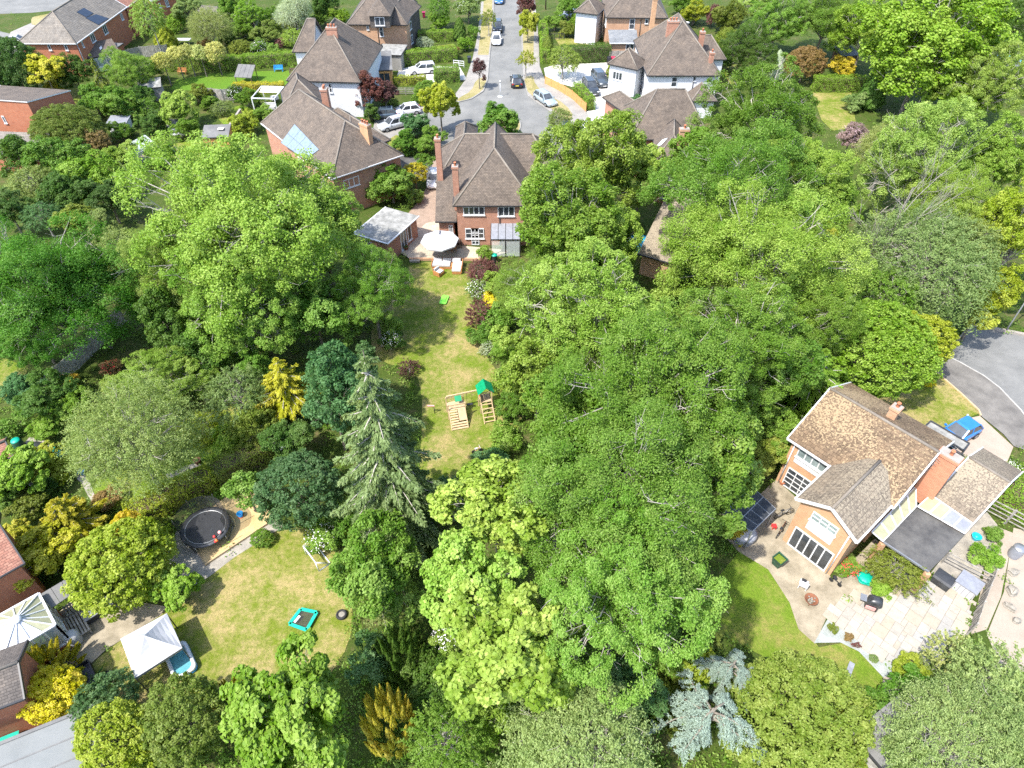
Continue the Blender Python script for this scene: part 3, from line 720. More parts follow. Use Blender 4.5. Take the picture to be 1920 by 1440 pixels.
def crown_cedar(name, nb, per, leaf, mat='needle'):
    """weeping blue cedar: long arms with hanging fringes"""
    P = []; N = []; T = []; A = []; mb = MB()
    for i in range(nb):
        a = i*2.4+rng.normal()*0.3; z0 = rng.uniform(0.35, 1.0); L = rng.uniform(0.45, 1.15)*(1.25-0.45*z0); dx = np.array([math.cos(a), math.sin(a), 0]); sd = np.array([-math.sin(a), math.cos(a), 0])
        bend = rng.normal()*0.3
        def arm(s_): return s_[:, None]*L*dx+(s_**2*bend*L)[:, None]*sd+np.stack([0*s_, 0*s_, z0+0.12*np.sin(s_*2.2)-0.55*s_**2.2], 1)
        m = 26; s0 = rng.uniform(0.15, 1, m); root = arm(s0)
        sp = np.where(rng.random(m) < 0.5, -1, 1)
        for j in range(m):
            k = per; t_ = rng.random(k); ln = 0.34*(1.1-s0[j]*0.6)
            dirv = unit((sd*sp[j]*0.9+dx*0.8+np.array([0, 0, -0.45]))[None])[0]
            q = root[j]+dirv*(t_*ln)[:, None]; q[:, 2] -= t_**2*ln*0.5; q += rng.normal(size=(k, 3))*0.018
            P.append(q); N.append(np.array([0, 0, 0.8])+rng.normal(size=(k, 3))*0.45); A.append(np.tile(dirv, (k, 1))+rng.normal(size=(k, 3))*0.55); T.append(0.5+rng.normal(size=k)*0.18)
        ss = np.linspace(0, 1, 6); pts = arm(ss); mb.tube([tuple(q) for q in pts], [0.03, 0.026, 0.02, 0.015, 0.01, 0.004], 'bark', 4, caps=False)
    mb.tube([(0, 0, 0), (0, 0, 1.0)], [0.06, 0.035], 'bark', 6)
    return leaf_mesh(name, np.concatenate(P), np.concatenate(N), leaf[0], leaf[1], np.concatenate(T), mat, np.concatenate(A)), mb.mesh(name+'_boughs')

LIB = {}
def lib():
    for k in range(4):
        me, c = crown_broad('crown', 6.0, (900, 980, 860, 900)[k], (160, 140, 165, 155)[k], (0.62, 0.52, 0.72, 0.58)[k], ((0.145, 0.09), (0.16, 0.10), (0.14, 0.082), (0.17, 0.095))[k], boughs=(30, 34, 26, 38)[k], inner=0.4); LIB['oak', 'L', k] = (me, crown_branches('branches', c, 85, 0.016, 'bark_pale', 1.04))
    for k in range(2):
        me, c = crown_broad('crown', 4.5, 680, 115, 0.48, (0.18, 0.135), flat=0.9, rand=0.35, boughs=24, inner=0.4); LIB['maple', 'L', k] = (me, crown_branches('branches', c, 75, 0.015, 'bark_pale', 1.03))
    for k in range(2):
        me, c = crown_fine('crown', 5.0, 1500, 34, (0.17, 0.075)); LIB['fine', 'L', k] = (me, crown_branches('branches', c, 80, 0.017, 'bark_pale', 1.04))
    for k in range(2):
        me, c = crown_broad('crown', 4.0, 420, 85, 0.42, (0.19, 0.11), flat=0.9, amp=0.10, rand=0.5, inner=0.2); LIB['dense', 'L', k] = (me, crown_branches('branches', c, 14, 0.02))
    for k in range(3):
        me, c = crown_broad('crown', 2.4, 260, 85, 0.36, (0.18, 0.11), boughs=14, inner=0.25); LIB['oak', 'M', k] = (me, crown_branches('branches', c, 26, 0.02))
    me, c = crown_broad('crown', 2.4, 270, 80, 0.34, (0.20, 0.15), rand=0.35, boughs=15, inner=0.25); LIB['maple', 'M', 0] = (me, crown_branches('branches', c, 24, 0.02, 'bark_pale'))
    me, c = crown_fine('crown', 2.4, 460, 30, (0.15, 0.07)); LIB['fine', 'M', 0] = (me, crown_branches('branches', c, 46, 0.016, 'bark_pale', 1.0))
    for k in range(2):
        me, c = crown_broad('crown', 2.2, 260, 62, 0.26, (0.15, 0.09), flat=0.9, amp=0.08, inner=0.15); LIB['dense', 'M', k] = (me, crown_branches('branches', c, 10, 0.02))
    for k in range(3):
        me, c = crown_broad('crown', 1.1, 110, 46, 0.25, (0.14, 0.085), boughs=9, inner=0.3); LIB['oak', 'S', k] = (me, crown_branches('branches', c, 12, 0.02))
    me, c = crown_fine('crown', 1.1, 180, 22, (0.13, 0.05), 0.3); LIB['fine', 'S', 0] = (me, crown_branches('branches', c, 16, 0.016))
    for k in range(2):
        me, c = crown_broad('crown', 1.0, 110, 46, 0.18, (0.11, 0.065), flat=0.9, amp=0.08, inner=0.15); LIB['dense', 'S', k] = (me, crown_branches('branches', c, 8, 0.02))
    LIB['spruce'] = crown_conifer('crown', 26, 240, (0.075, 0.03), 2.4, 1.0, 0.24, 'leaf', 0.3, True, 0.6, 0.42)
    LIB['weeping'] = crown_conifer('crown', 14, 60, (0.20, 0.05), 2.4, 1.0, 1.0, 'needle')
    LIB['feather'] = crown_conifer('crown', 9, 150, (0.13, 0.05), 1.1, 1.0, 0.15, 'leaf', 0.2)
    LIB['plume'] = (crown_plumes('crown', 64, 190, (0.085, 0.04), 1.5, 0.3, 'leaf', (0.15, 0.5)), None)
    LIB['spiky'] = (crown_plumes('crown', 46, 130, (0.20, 0.05), 1.5, 0.9, 'leaf', (0.13, 0.62)), None)
    LIB['column'] = (crown_column('crown', 7000, (0.22, 0.10), 5.0, 0.7), None)
    LIB['cone'] = (crown_column('crown', 7000, (0.15, 0.08), 2.4, 0.85, 'needle', 0.15), None)
    LIB['cedar'] = crown_cedar('crown', 15, 44, (0.06, 0.014))
lib()
def trunk_mesh(mat):
    mb = MB(); mb.tube([(0, 0, -0.05), (0.02, 0.01, 0.08), (0, 0.02, 0.5), (0.02, 0, 1.0)], [1.5, 1.0, 0.82, 0.6], mat, 9); return mb.mesh('trunk')
TRUNK = {m: trunk_mesh(m) for m in ('bark', 'bark_pale')}

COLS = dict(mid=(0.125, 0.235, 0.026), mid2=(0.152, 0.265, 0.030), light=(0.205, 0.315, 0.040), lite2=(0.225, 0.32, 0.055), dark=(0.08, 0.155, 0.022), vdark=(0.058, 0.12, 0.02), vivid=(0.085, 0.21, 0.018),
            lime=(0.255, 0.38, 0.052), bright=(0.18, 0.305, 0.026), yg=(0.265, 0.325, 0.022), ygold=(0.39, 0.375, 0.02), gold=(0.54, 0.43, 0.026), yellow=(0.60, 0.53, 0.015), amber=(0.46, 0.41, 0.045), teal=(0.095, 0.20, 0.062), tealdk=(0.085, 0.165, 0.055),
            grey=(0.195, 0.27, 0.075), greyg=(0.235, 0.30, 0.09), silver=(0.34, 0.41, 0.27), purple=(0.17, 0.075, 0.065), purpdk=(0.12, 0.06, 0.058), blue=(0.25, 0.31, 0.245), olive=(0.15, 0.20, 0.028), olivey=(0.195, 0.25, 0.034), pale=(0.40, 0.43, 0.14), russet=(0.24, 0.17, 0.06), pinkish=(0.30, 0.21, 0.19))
LEAF_GAIN = 1.10
UPR = {'spruce': 2.4, 'weeping': 2.4, 'plume': 1.5, 'spiky': 1.5, 'column': 5.0, 'cone': 2.4}
count = {}
PLAN = []
def plant(kind, u, v, hw, zc, sq, color, label, name=None, cat=None, group=None, trunk=True, flowers=None, bark=None):
    """u, v: middle of the crown in the photograph; hw: half its width there; zc: height of the crown's middle above ground (None: stands on the ground); sq: height over width"""
    z = 1.0 if zc is None else zc
    for _ in range(6):
        r = hw*depth_at(v, z)/FOC
        if kind in UPR: z = 0.5*UPR[kind]*r*sq
        elif zc is None: z = {'spruce': 0.9, 'weeping': 0.9, 'plume': 0.6, 'spiky': 0.6, 'cone': 1.0, 'column': 2.0, 'feather': 0.6, 'cedar': 0.6}.get(kind, 0.72)*r*sq
    p = at(u, v, z); c = COLS[color] if isinstance(color, str) else color
    jit = (1+0.09*math.sin(u*12.9+v*7.1))*LEAF_GAIN; hj = 0.06*math.sin(u*3.7-v*5.3); c = (c[0]*jit*(1+hj), c[1]*jit, c[2]*jit*(1-hj))
    size = 'L' if r > 3.3 else 'M' if r > 1.55 else 'S'
    if (kind, size, 0) not in LIB and (kind, 'M', 0) in LIB: size = 'M'
    small = r < 1.6
    nm = name or {'spruce': 'spruce_tree', 'cone': 'conical_conifer', 'column': 'columnar_conifer', 'plume': 'plumed_conifer', 'cedar': 'blue_cedar', 'spiky': 'spiky_shrub', 'weeping': 'weeping_conifer', 'feather': 'feathery_tree'}.get(kind, 'shrub' if small else 'tree')
    ct = cat or ('shrub' if nm == 'shrub' or nm == 'spiky_shrub' else 'tree')
    t = thing(nm, label, ct, (p.x, p.y, 0), rng.uniform(0, 6.28), group)
    def add(nm_, me, sc, z_, colr=c):
        o = bpy.data.objects.new(nm_, me); col.objects.link(o); o.parent = t; o.scale = sc; o.location = (0, 0, z_); o.color = (*colr, 1); return o
    if kind in ('spruce', 'weeping', 'feather', 'plume', 'spiky', 'column', 'cone', 'cedar'):
        me, br = LIB[kind]; base = 0.0 if kind not in ('feather',) else max(0.0, z-0.6*r)
        ht = {'spruce': 3.0, 'weeping': 2.4, 'plume': 1.5, 'spiky': 1.5, 'column': 5.0, 'cone': 2.4, 'feather': 1.1, 'cedar': 1.0}[kind]
        if kind == 'cedar': base = max(0.0, z-0.6*r)
        add('crown', me, (r, r, r*sq), base)
        if br is not None: add('boughs', br, (r, r, r*sq), base)
        if base > 0.3: add('trunk', TRUNK['bark'], (0.035*r+0.06, 0.035*r+0.06, base+0.4*r), 0)
    else:
        k = [q for q in LIB if isinstance(q, tuple) and q[0] == kind and q[1] == size]; i = count.get((kind, size), 0); count[kind, size] = i+1
        me, br = LIB[k[i % len(k)]]
        o = add('crown', me, (r, r, r*sq), z); b_ = add('branches', br, (r, r, r*sq), z)
        if size == 'L': kx = rng.uniform(0.9, 1.14); tl = (rng.normal()*0.13, rng.normal()*0.13, 0)
        else: kx = rng.uniform(0.88, 1.15); tl = (rng.normal()*0.1, rng.normal()*0.1, 0)
        for q in (o, b_): q.scale = (r*kx, r/kx, r*sq); q.rotation_euler = tl
        if trunk and z > 0.6*r*sq:
            add('trunk', TRUNK[bark or ('bark_pale' if kind == 'fine' else 'bark')], (0.03*r+0.05, 0.03*r+0.05, max(z-0.1*r*sq, 0.3)), 0)
    if flowers:
        m_ = 120 if small else 300; d = unit(fib(m_, -0.1)+rng.normal(size=(m_, 3))*0.25); q = d*rng.uniform(0.80, 1.03, (m_, 1)); s_ = 0.065/r
        k3 = 4; q = np.repeat(q, k3, 0)+rng.normal(size=(m_*k3, 3))*0.5*s_
        fm = leaf_mesh('blossom', q, np.repeat(d, k3, 0)+rng.normal(size=q.shape)*0.4, s_, s_*0.8, np.full(len(q), 0.5), flowers)
        add('blossom', fm, (r, r, r*sq), z if kind in ('oak', 'fine', 'dense', 'maple') else 0.5*r)
    PLAN.append((p.x, p.y, r)); return t

def hedge(a, b_, wd, ht, color, label, name='hedge', group=None, leaf=(0.14, 0.085), dens=180, bump_=0.10):
    A, B = at(*a), at(*b_); d = B-A; L = d.length; e = np.array(d/L); k = np.array([-e[1], e[0], 0])
    area = L*wd+2*(L+wd)*ht; n = int(min(22000, area*dens))
    f = rng.random(n); pt, ps = L*wd/area, 2*L*ht/area
    u = rng.random(n)*L; s_ = (rng.random(n)-0.5)*wd; z = rng.random(n)*ht; nr = np.zeros((n, 3))
    top = f < pt; side = (f >= pt) & (f < pt+ps); end = f >= pt+ps
    z[top] = ht; nr[top] = (0, 0, 1); sg = np.where(rng.random(n) < 0.5, -1.0, 1.0)
    s_[side] = sg[side]*wd/2; nr[side] = sg[side, None]*k; u[end] = np.where(sg[end] > 0, L, 0); nr[end] = sg[end, None]*e
    lump = bump_*(np.sin(u*2.1+1.3)*np.sin(z*2.7+s_*1.9)+0.7*np.sin(u*5.3+z*4.1)+0.5*np.sin(s_*6.0+u*3.3))
    off = lump-rng.random(n)**2*0.22
    p = np.array([A.x, A.y, 0.0])+u[:, None]*e+s_[:, None]*k+np.stack([0*z, 0*z, z], 1)+nr*off[:, None]; p[:, 2] = np.maximum(p[:, 2], 0.03)
    c0 = np.array([*((A+B)/2)]); c0[2] = 0
    m = leaf_mesh('foliage', p-c0, nr*0.9+np.array([0, 0, 0.45])+rng.normal(size=(n, 3))*0.45, leaf[0], leaf[1], 0.5+rng.normal(size=n)*0.17+lump*0.8)
    t = thing(name, label, 'hedge', tuple(c0), group=group); o = bpy.data.objects.new('foliage', m); col.objects.link(o); o.parent = t; o.color = (*[x*LEAF_GAIN for x in (COLS[color] if isinstance(color, str) else color)], 1)
    mb = MB(); mb.box((0, 0, ht*0.42), (L-0.35, max(wd-0.45, 0.15), ht*0.8), 'wood_dark', math.atan2(e[1], e[0])); mb.build('twigs', t)  # solid dark box added as filler, keeps the leaf shell from being see-through
    OPEN.append([tuple((np.array([A.x, A.y, 0])+x*e+y*k)[:2]) for x, y in ((0, -wd/2), (L, -wd/2), (L, wd/2), (0, wd/2))])
    return t

# ------------------------------------------------------------------ ground, roads, paths, lawns
random.seed(3)
g = MB(); g.face([(-900, -300, 0), (900, -300, 0), (900, 1600, 0), (-900, 1600, 0)], 'soil'); tag(g.build('ground'), kind='structure')
sheet('road', [(926, -40), (926, 0), (924, 52), (918, 104), (914, 150), (906, 172), (884, 186), (856, 193), (820, 198), (800, 212), (796, 240), (812, 262), (830, 290), (1080, 290), (1066, 262), (1058, 232), (1040, 215), (1012, 196), (990, 180), (982, 150), (979, 92), (976, 0), (976, -40)], 0.012, 'asphalt')
sheet('footpath', [(906, -40), (900, 30), (893, 80), (886, 110), (873, 150), (852, 180), (820, 190), (800, 200), (820, 198), (856, 193), (884, 186), (906, 172), (914, 150), (918, 104), (924, 52), (926, -40)], 0.10, 'pavement')
sheet('footpath', [(976, -40), (979, 92), (982, 150), (990, 180), (1012, 196), (1040, 215), (1058, 232), (1066, 262), (1120, 262), (1105, 222), (1096, 206), (1060, 176), (1022, 152), (1012, 125), (1010, 80), (1003, 0), (1002, -40)], 0.10, 'pavement')
sheet('grass_verge', [(909, -40), (906, 20), (901, 60), (896, 104), (916, 104), (922, 52), (924, -40)], 0.106, 'lawn_verge')
sheet('grass_verge', [(893, 150), (884, 172), (858, 186), (856, 192), (882, 186), (905, 171), (912, 155), (911, 145)], 0.106, 'lawn_verge', 1)
sheet('grass_verge', [(978, -40), (980, 60), (982, 120), (1000, 120), (1001, 60), (996, -40)], 0.106, 'lawn_verge')
sheet('grass_verge', [(983, 146), (984, 160), (992, 178), (1030, 200), (1055, 226), (1078, 222), (1060, 196), (1028, 180), (1003, 160), (1000, 142)], 0.106, 'lawn_verge', 1)
sheet('traffic_island', [(905, 236), (912, 218), (935, 210), (965, 215), (978, 232), (972, 252), (940, 262), (912, 255)], 0.106, 'lawn_verge', 2)
K = [at(*p) for p in [(905, 236), (912, 218), (935, 210), (965, 215), (978, 232), (972, 252), (940, 262), (912, 255)]]
strip('kerb', None, 0.15, 0.0, 0.125, 'concrete', closed=True, world=smooth_poly(K, 2))
strip('kerb', [(926, -40), (926, 0), (924, 52), (918, 104), (914, 150), (906, 172), (884, 186), (856, 193), (820, 198), (800, 212), (796, 240), (812, 262)], 0.16, 0.0, 0.125, 'concrete')
strip('kerb', [(976, -40), (976, 0), (979, 92), (982, 150), (990, 180), (1012, 196), (1040, 215), (1058, 232), (1066, 262)], 0.16, 0.0, 0.125, 'concrete')
# far road in the top corner
sheet('road', [(-120, 30), (60, 24), (190, 10), (215, -10), (170, -40), (-300, -40), (-300, 110), (-20, 110), (75, 92), (95, 60), (30, 66)], 0.012, 'asphalt')
sheet('grass_verge', [(58, 34), (70, 30), (105, 24), (92, 42), (60, 50)], 0.05, 'lawn_verge', 1)
sheet('driveway', [(20, 60), (98, 26), (120, 20), (60, 78), (55, 98), (0, 100)], 0.02, 'pavement')
# the close on the other side
sheet('road', [(1774, 668), (1790, 652), (1825, 614), (1880, 622), (1920, 631), (2100, 660), (2100, 860), (1950, 822), (1913, 770), (1873, 728), (1844, 706), (1800, 681)], 0.012, 'asphalt_close')
sheet('footpath', [(1752, 696), (1774, 668), (1800, 681), (1844, 706), (1873, 728), (1913, 770), (1950, 822), (1935, 850), (1900, 838), (1880, 815), (1837, 780), (1834, 770), (1800, 738)], 0.10, 'footway')
strip('kerb', [(1774, 668), (1800, 681), (1844, 706), (1873, 728), (1913, 770), (1950, 822)], 0.13, 0.0, 0.125, 'kerb_stone')
strip('kerb', [(1770, 665), (1790, 645), (1824, 611), (1860, 617), (1920, 629), (2010, 646)], 0.3, 0.0, 0.22, 'cement')
strip('edging', [(1752, 696), (1800, 738), (1834, 770), (1838, 780)], 0.12, 0.0, 0.14, 'wood_pale')
sheet('lawn', [(1640, 752), (1672, 725), (1700, 692), (1752, 696), (1800, 738), (1836, 775), (1800, 790), (1777, 803), (1750, 815)], 0.03, 'lawn_dry')
sheet('driveway', [(1777, 803), (1800, 788), (1837, 780), (1900, 838), (1876, 896), (1850, 880), (1760, 830)], 0.024, 'drive_pink')
# lawns and paths of the middle garden
sheet('lawn', [(772, 492), (882, 490), (888, 560), (903, 655), (945, 715), (985, 770), (965, 815), (905, 855), (860, 890), (825, 940), (770, 960), (790, 850), (792, 720), (765, 690), (715, 680), (690, 640), (715, 570), (755, 520)], 0.02, 'lawn_mixed', 1)
sheet('patio', [(742, 470), (800, 420), (822, 416), (850, 430), (860, 462), (960, 472), (912, 488), (768, 487)], 0.16, 'patio_cream')
strip('patio_wall', [(768, 488), (873, 488), (912, 489)], 0.22, 0.0, 0.30, 'brick_tan')
sheet('driveway', [(752, 415), (790, 372), (806, 338), (812, 300), (822, 300), (822, 418), (795, 425), (745, 472)], 0.03, 'block_paving')
sheet('driveway', [(700, 330), (735, 285), (760, 292), (800, 300), (812, 300), (806, 340), (770, 330), (735, 365), (700, 372)], 0.014, 'asphalt_dark')
sheet('lawn', [(728, 262), (748, 250), (760, 275), (748, 296), (730, 290)], 0.03, 'lawn_mixed', 1)
sheet('driveway', [(705, 215), (770, 190), (800, 200), (800, 230), (770, 250), (720, 262), (700, 240)], 0.02, 'pavement')
sheet('driveway', [(742, 152), (748, 130), (790, 122), (862, 126), (876, 150), (830, 152), (790, 158)], 0.02, 'gravel_white')
sheet('driveway', [(1020, 128), (1040, 122), (1130, 118), (1190, 112), (1192, 180), (1200, 205), (1150, 232), (1108, 228), (1098, 206), (1100, 170), (1062, 160), (1024, 150)], 0.02, 'gravel_white')
sheet('lawn', [(1040, 72), (1090, 72), (1130, 84), (1050, 86)], 0.02, 'lawn_dry')
sheet('lawn', [(800, 90), (850, 82), (858, 95), (806, 100)], 0.02, 'lawn_dry')
# gardens behind the far houses
sheet('lawn', [(318, 168), (332, 150), (400, 138), (480, 134), (560, 132), (548, 160), (470, 170), (400, 172)], 0.02, 'lawn_vivid')
sheet('lawn', [(45, 182), (88, 172), (160, 164), (160, 185), (120, 205), (105, 228), (62, 232)], 0.02, 'lawn_mixed')
sheet('lawn', [(400, 212), (450, 198), (500, 205), (480, 225), (420, 235)], 0.02, 'lawn_green')
sheet('lawn', [(300, 275), (370, 262), (440, 275), (410, 310), (330, 318)], 0.02, 'lawn_mixed', 1)
sheet('lawn', [(1340, 122), (1400, 118), (1410, 152), (1350, 160)], 0.02, 'lawn_mixed')
sheet('lawn', [(1522, 172), (1596, 172), (1606, 240), (1560, 245), (1540, 225)], 0.02, 'lawn_mixed')
# left-hand gardens
sheet('lawn', [(-60, 660), (10, 672), (52, 690), (45, 716), (20, 740), (-60, 770)], 0.02, 'lawn_mixed')
sheet('lawn', [(170, 905), (210, 880), (300, 870), (350, 860), (400, 760), (470, 730), (500, 800), (430, 850), (340, 905), (250, 950), (190, 960)], 0.02, 'lawn_green', 1)
sheet('garden_path', [(150, 880), (165, 896), (180, 935), (200, 955), (192, 962), (170, 940), (148, 895), (100, 880), (40, 838), (60, 815), (130, 850)], 0.03, 'gravel_path', 1)
sheet('garden_path', [(310, 890), (340, 878), (372, 866), (378, 872), (345, 886), (316, 898)], 0.03, 'gravel_path')
sheet('lawn', [(392, 1080), (440, 1042), (540, 985), (610, 1000), (650, 1080), (665, 1170), (640, 1240), (560, 1330), (400, 1370), (240, 1330), (160, 1262), (196, 1222), (300, 1150)], 0.02, 'lawn_dry', 1)
sheet('garden_path', [(300, 1100), (350, 1062), (386, 1062), (514, 976), (535, 985), (440, 1045), (392, 1082), (330, 1120)], 0.03, 'gravel_path')
sheet('gravel_bed', [(300, 1010), (345, 992), (386, 1062), (350, 1066), (315, 1085)], 0.034, 'gravel_path')
sheet('sand_pit', [(345, 992), (386, 1060), (514, 975), (478, 912), (420, 935)], 0.05, 'sand')
strip('edging_board', [(345, 992), (386, 1061), (514, 976), (478, 912)], 0.06, 0.0, 0.22, 'wood_pale')
sheet('patio', [(95, 1165), (130, 1130), (235, 1125), (315, 1138), (300, 1155), (200, 1218), (165, 1250), (120, 1245)], 0.04, 'old_paving')
sheet('alley', [(-60, 1420), (20, 1375), (90, 1345), (150, 1325), (152, 1350), (20, 1420), (-60, 1460)], 0.03, 'concrete')
# right-hand garden
sheet('lawn', [(1270, 1190), (1340, 1090), (1385, 1035), (1440, 1062), (1492, 1130), (1503, 1170), (1535, 1214), (1578, 1206), (1610, 1220), (1655, 1270), (1662, 1300), (1640, 1330), (1590, 1345), (1540, 1320), (1470, 1250), (1360, 1195), (1300, 1230)], 0.02, 'lawn_green')
sheet('patio', [(1362, 1010), (1400, 950), (1455, 900), (1500, 940), (1560, 1090), (1640, 1010), (1700, 1060), (1735, 1100), (1690, 1140), (1600, 1110), (1552, 1152), (1528, 1208), (1497, 1180), (1480, 1130), (1440, 1068), (1385, 1035)], 0.04, 'old_paving')
sheet('gravel_bed', [(1526, 1206), (1552, 1160), (1600, 1192), (1672, 1246), (1670, 1278), (1655, 1270), (1610, 1222), (1575, 1205)], 0.045, 'gravel_blue')
sheet('gravel_bed', [(1655, 1272), (1672, 1262), (1688, 1295), (1672, 1330), (1652, 1300)], 0.05, 'drive_cream')
sheet('side_path', [(1862, 985), (1900, 1000), (1876, 1120), (1850, 1180), (1820, 1190), (1838, 1110)], 0.03, 'drive_cream')
sheet('neighbour_yard', [(1882, 1110), (1900, 990), (1990, 1010), (1990, 1260), (1880, 1260), (1850, 1190)], 0.034, 'drive_cream')
sheet('veg_bed', [(1745, 1075), (1800, 1000), (1850, 960), (1870, 985), (1850, 1050), (1830, 1100), (1790, 1095)], 0.036, 'gravel_path')

# patio of large stone slabs: each slab is a piece of its own
slab_poly_px = [(1552, 1154), (1604, 1117), (1648, 1112), (1690, 1132), (1738, 1098), (1830, 1095), (1806, 1186), (1768, 1212), (1745, 1240), (1690, 1252), (1640, 1222)]
SP_ = [at(*p) for p in slab_poly_px]; SPOLY = [(p.x, p.y) for p in SP_]
base = sheet('stone_patio', slab_poly_px, 0.05, 'cement')
o0 = at(1552, 1154); e1 = (at(1690, 1252)-o0).normalized(); e2 = Vector((-e1.y, e1.x, 0))
slab_mesh = {}
def slab_me(a, b_):
    if (a, b_) not in slab_mesh:
        mb = MB(); mb.box((0, 0, 0.02), (a-0.018, b_-0.018, 0.04), 'stone_slab', taper=0.985); slab_mesh[a, b_] = mb.mesh('slab')
    return slab_mesh[a, b_]
tones = [(0.60, 0.55, 0.46), (0.58, 0.54, 0.47), (0.62, 0.56, 0.46), (0.59, 0.52, 0.41), (0.53, 0.51, 0.47), (0.61, 0.56, 0.48), (0.58, 0.53, 0.45), (0.60, 0.55, 0.47)]
U = 0.30; occ = set()
def slab_ok(i, j, a, b_):
    for x in range(a):
        for y in range(b_):
            if (i+x, j+y) in occ: return False
    p = o0+e1*((i+a/2)*U)+e2*((j+b_/2)*U)
    return inside(SPOLY, p.x, p.y)
for j in range(-6, 34):
    for i in range(-12, 40):
        if (i, j) in occ: continue
        ops = [(3, 2), (2, 2), (2, 3), (2, 1), (3, 3), (1, 2), (1, 1)]; random.shuffle(ops); ops.sort(key=lambda q: (q[0]*q[1] < 4))
        for a, b_ in ops:
            if slab_ok(i, j, a, b_):
                for x in range(a):
                    for y in range(b_): occ.add((i+x, j+y))
                p = o0+e1*((i+a/2)*U)+e2*((j+b_/2)*U)
                o = bpy.data.objects.new('slab', slab_me(a*U, b_*U)); col.objects.link(o); o.parent = base; o.location = (p.x, p.y, 0.05+random.uniform(0, 0.006)); o.rotation_euler.z = math.atan2(e1.y, e1.x)
                t_ = random.choice(tones); k = random.uniform(0.88, 1.06)*0.56; o.color = (t_[0]*k, t_[1]*k, t_[2]*k, 1); break

# ------------------------------------------------------------------ houses
def P2(u, v, z): p = at(u, v, z); return (p.x, p.y)
def house(name, label, u, v, cat='house'): p = at(u, v); return thing(name, label, cat, (p.x, p.y, 0))

# the house at the end of the lawn
h = house('brick_house', 'brick house with steep brown roof and two tall chimneys at end of the long lawn', 900, 400)
ze = 5.1
wing = Block(h, P2(849, 386, ze), P2(1004, 386, ze), 11.0, ze, 44, 'y', (4.6, 0), gutter='pvc_black')
main = Block(h, P2(817, 342, ze), P2(1052, 342, ze), 8.6, ze+0.01, 40, 'x', (3.2, 3.2), gutter='pvc_black')
cat_ = Block(h, P2(816, 416, 2.7), P2(856, 416, 2.7), (at(816, 342, ze)-at(816, 416, 2.7)).y+1.3, 2.7, 33, 'back', gutter='pvc_black')
fr = Block(h, P2(846, 300, ze), P2(890, 300, ze), 9, ze+0.02, 48, 'y', (0, 2.0))
wing.win('near', 868, 387, 909, 403, 4, 1); wing.win('near', 872, 428, 908, 447, 2, 2, name='window')
wing.win('near', 883, 428, 899, 459, 2, 5, name='french_door', sill=False)
wing.win('near', 933, 387, 965, 405, 3, 1); wing.winm('near', wing.W-3.0, 1.6, 1.0, 1.2, 2, 1); wing.pipe('near', 4.6)
cat_.win('near', 841, 422, 850, 436, 2, 1)
chimney(h, 820, 258, 10.2, 4.5, 0.62, 0.62, pots=1); chimney(h, 853, 310, 8.6, 3.5, 0.62, 0.62, pots=1)
# glazed porch against its rear wall
gp = thing('garden_porch', 'black framed glass porch against the brick house wall behind green leaves', 'porch', tuple(at(950, 480)))
a_, b2 = at(921, 482), at(975, 482); mb = MB()
for p in (a_, b2, (a_+b2)/2): mb.box((p.x, p.y, 1.1), (0.09, 0.09, 2.2), 'pvc_black')
mb.bar(a_+Vector((0, 0, 2.2)), b2+Vector((0, 0, 2.2)), 0.12, 0.14, 'pvc_black'); dY = Vector((0, 3.2, 0))
for i in range(5): q = a_.lerp(b2, i/4)+Vector((0, 0, 2.25)); mb.bar(q, q+dY+Vector((0, 0, 0.7)), 0.06, 0.06, 'pvc_black')
wpart(mb, 'frame', gp)
for i in range(4):
    q0, q1 = a_.lerp(b2, (i+0.04)/4)+Vector((0, 0, 2.27)), a_.lerp(b2, (i+0.96)/4)+Vector((0, 0, 2.27)); m2 = MB(); m2.face([q0, q1, q1+dY+Vector((0, 0, 0.7)), q0+dY+Vector((0, 0, 0.7))], 'poly_grey'); wpart(m2, 'roof_pane', gp)
for i in range(2):
    q0, q1 = a_.lerp(b2, (i+0.04)/2), a_.lerp(b2, (i+0.96)/2); m2 = MB(); m2.face([q0+Vector((0, 0, 0.1)), q1+Vector((0, 0, 0.1)), q1+Vector((0, 0, 2.1)), q0+Vector((0, 0, 2.1))], 'glass_clear'); wpart(m2, 'pane', gp)

# the large brick house with the slanting roofs, left of it
h = house('brick_house', 'large brick house with solar panels and broad orange chimney on steep brown roofs', 640, 330)
A = Block(h, P2(489, 231, ze), P2(622, 336, ze), 9.5, ze, 40, 'x', (3.0, 4.2), gutter='pvc_white')
B = Block(h, P2(626, 334, ze), P2(689, 313, ze), 9.5, ze+0.02, 36, 'y', (4.4, 0))
C = Block(h, P2(661, 287, ze), P2(733, 263, ze), 10.0, ze+0.04, 40, 'y', (4.5, 2.5))
Dd = Block(h, P2(533, 205, ze), P2(606, 196, ze), 6.0, ze+0.03, 42, 'y', (3.6, 0))
A.panel([(553, 233), (599, 281), (573, 300), (527, 268)], 'near', 'solar_panel', 'solar_pale', cols=4, rows=2)
chimney(h, 684, 231, 9.0, 3.6, 1.35, 0.6, C.X.angle(Vector((1, 0, 0)))*-1, 'brick_orange', 3); chimney(h, 607, 165, 9.2, 5.0, 0.8, 1.0, 0, 'brick_red', 2)
C.win('near', 663, 286, 686, 303, 3, 1, frame='pvc_white'); C.pipe('near', 4.4); C.winm('near', 0.6, 1.0, 0.9, 1.2, 1, 1); B.winm('near', 0.8, 2.0, 3.2, 1.1, 3, 1); A.winm('near', 9.0, 1.6, 2.9, 1.2, 2, 1, frame='pvc_white')
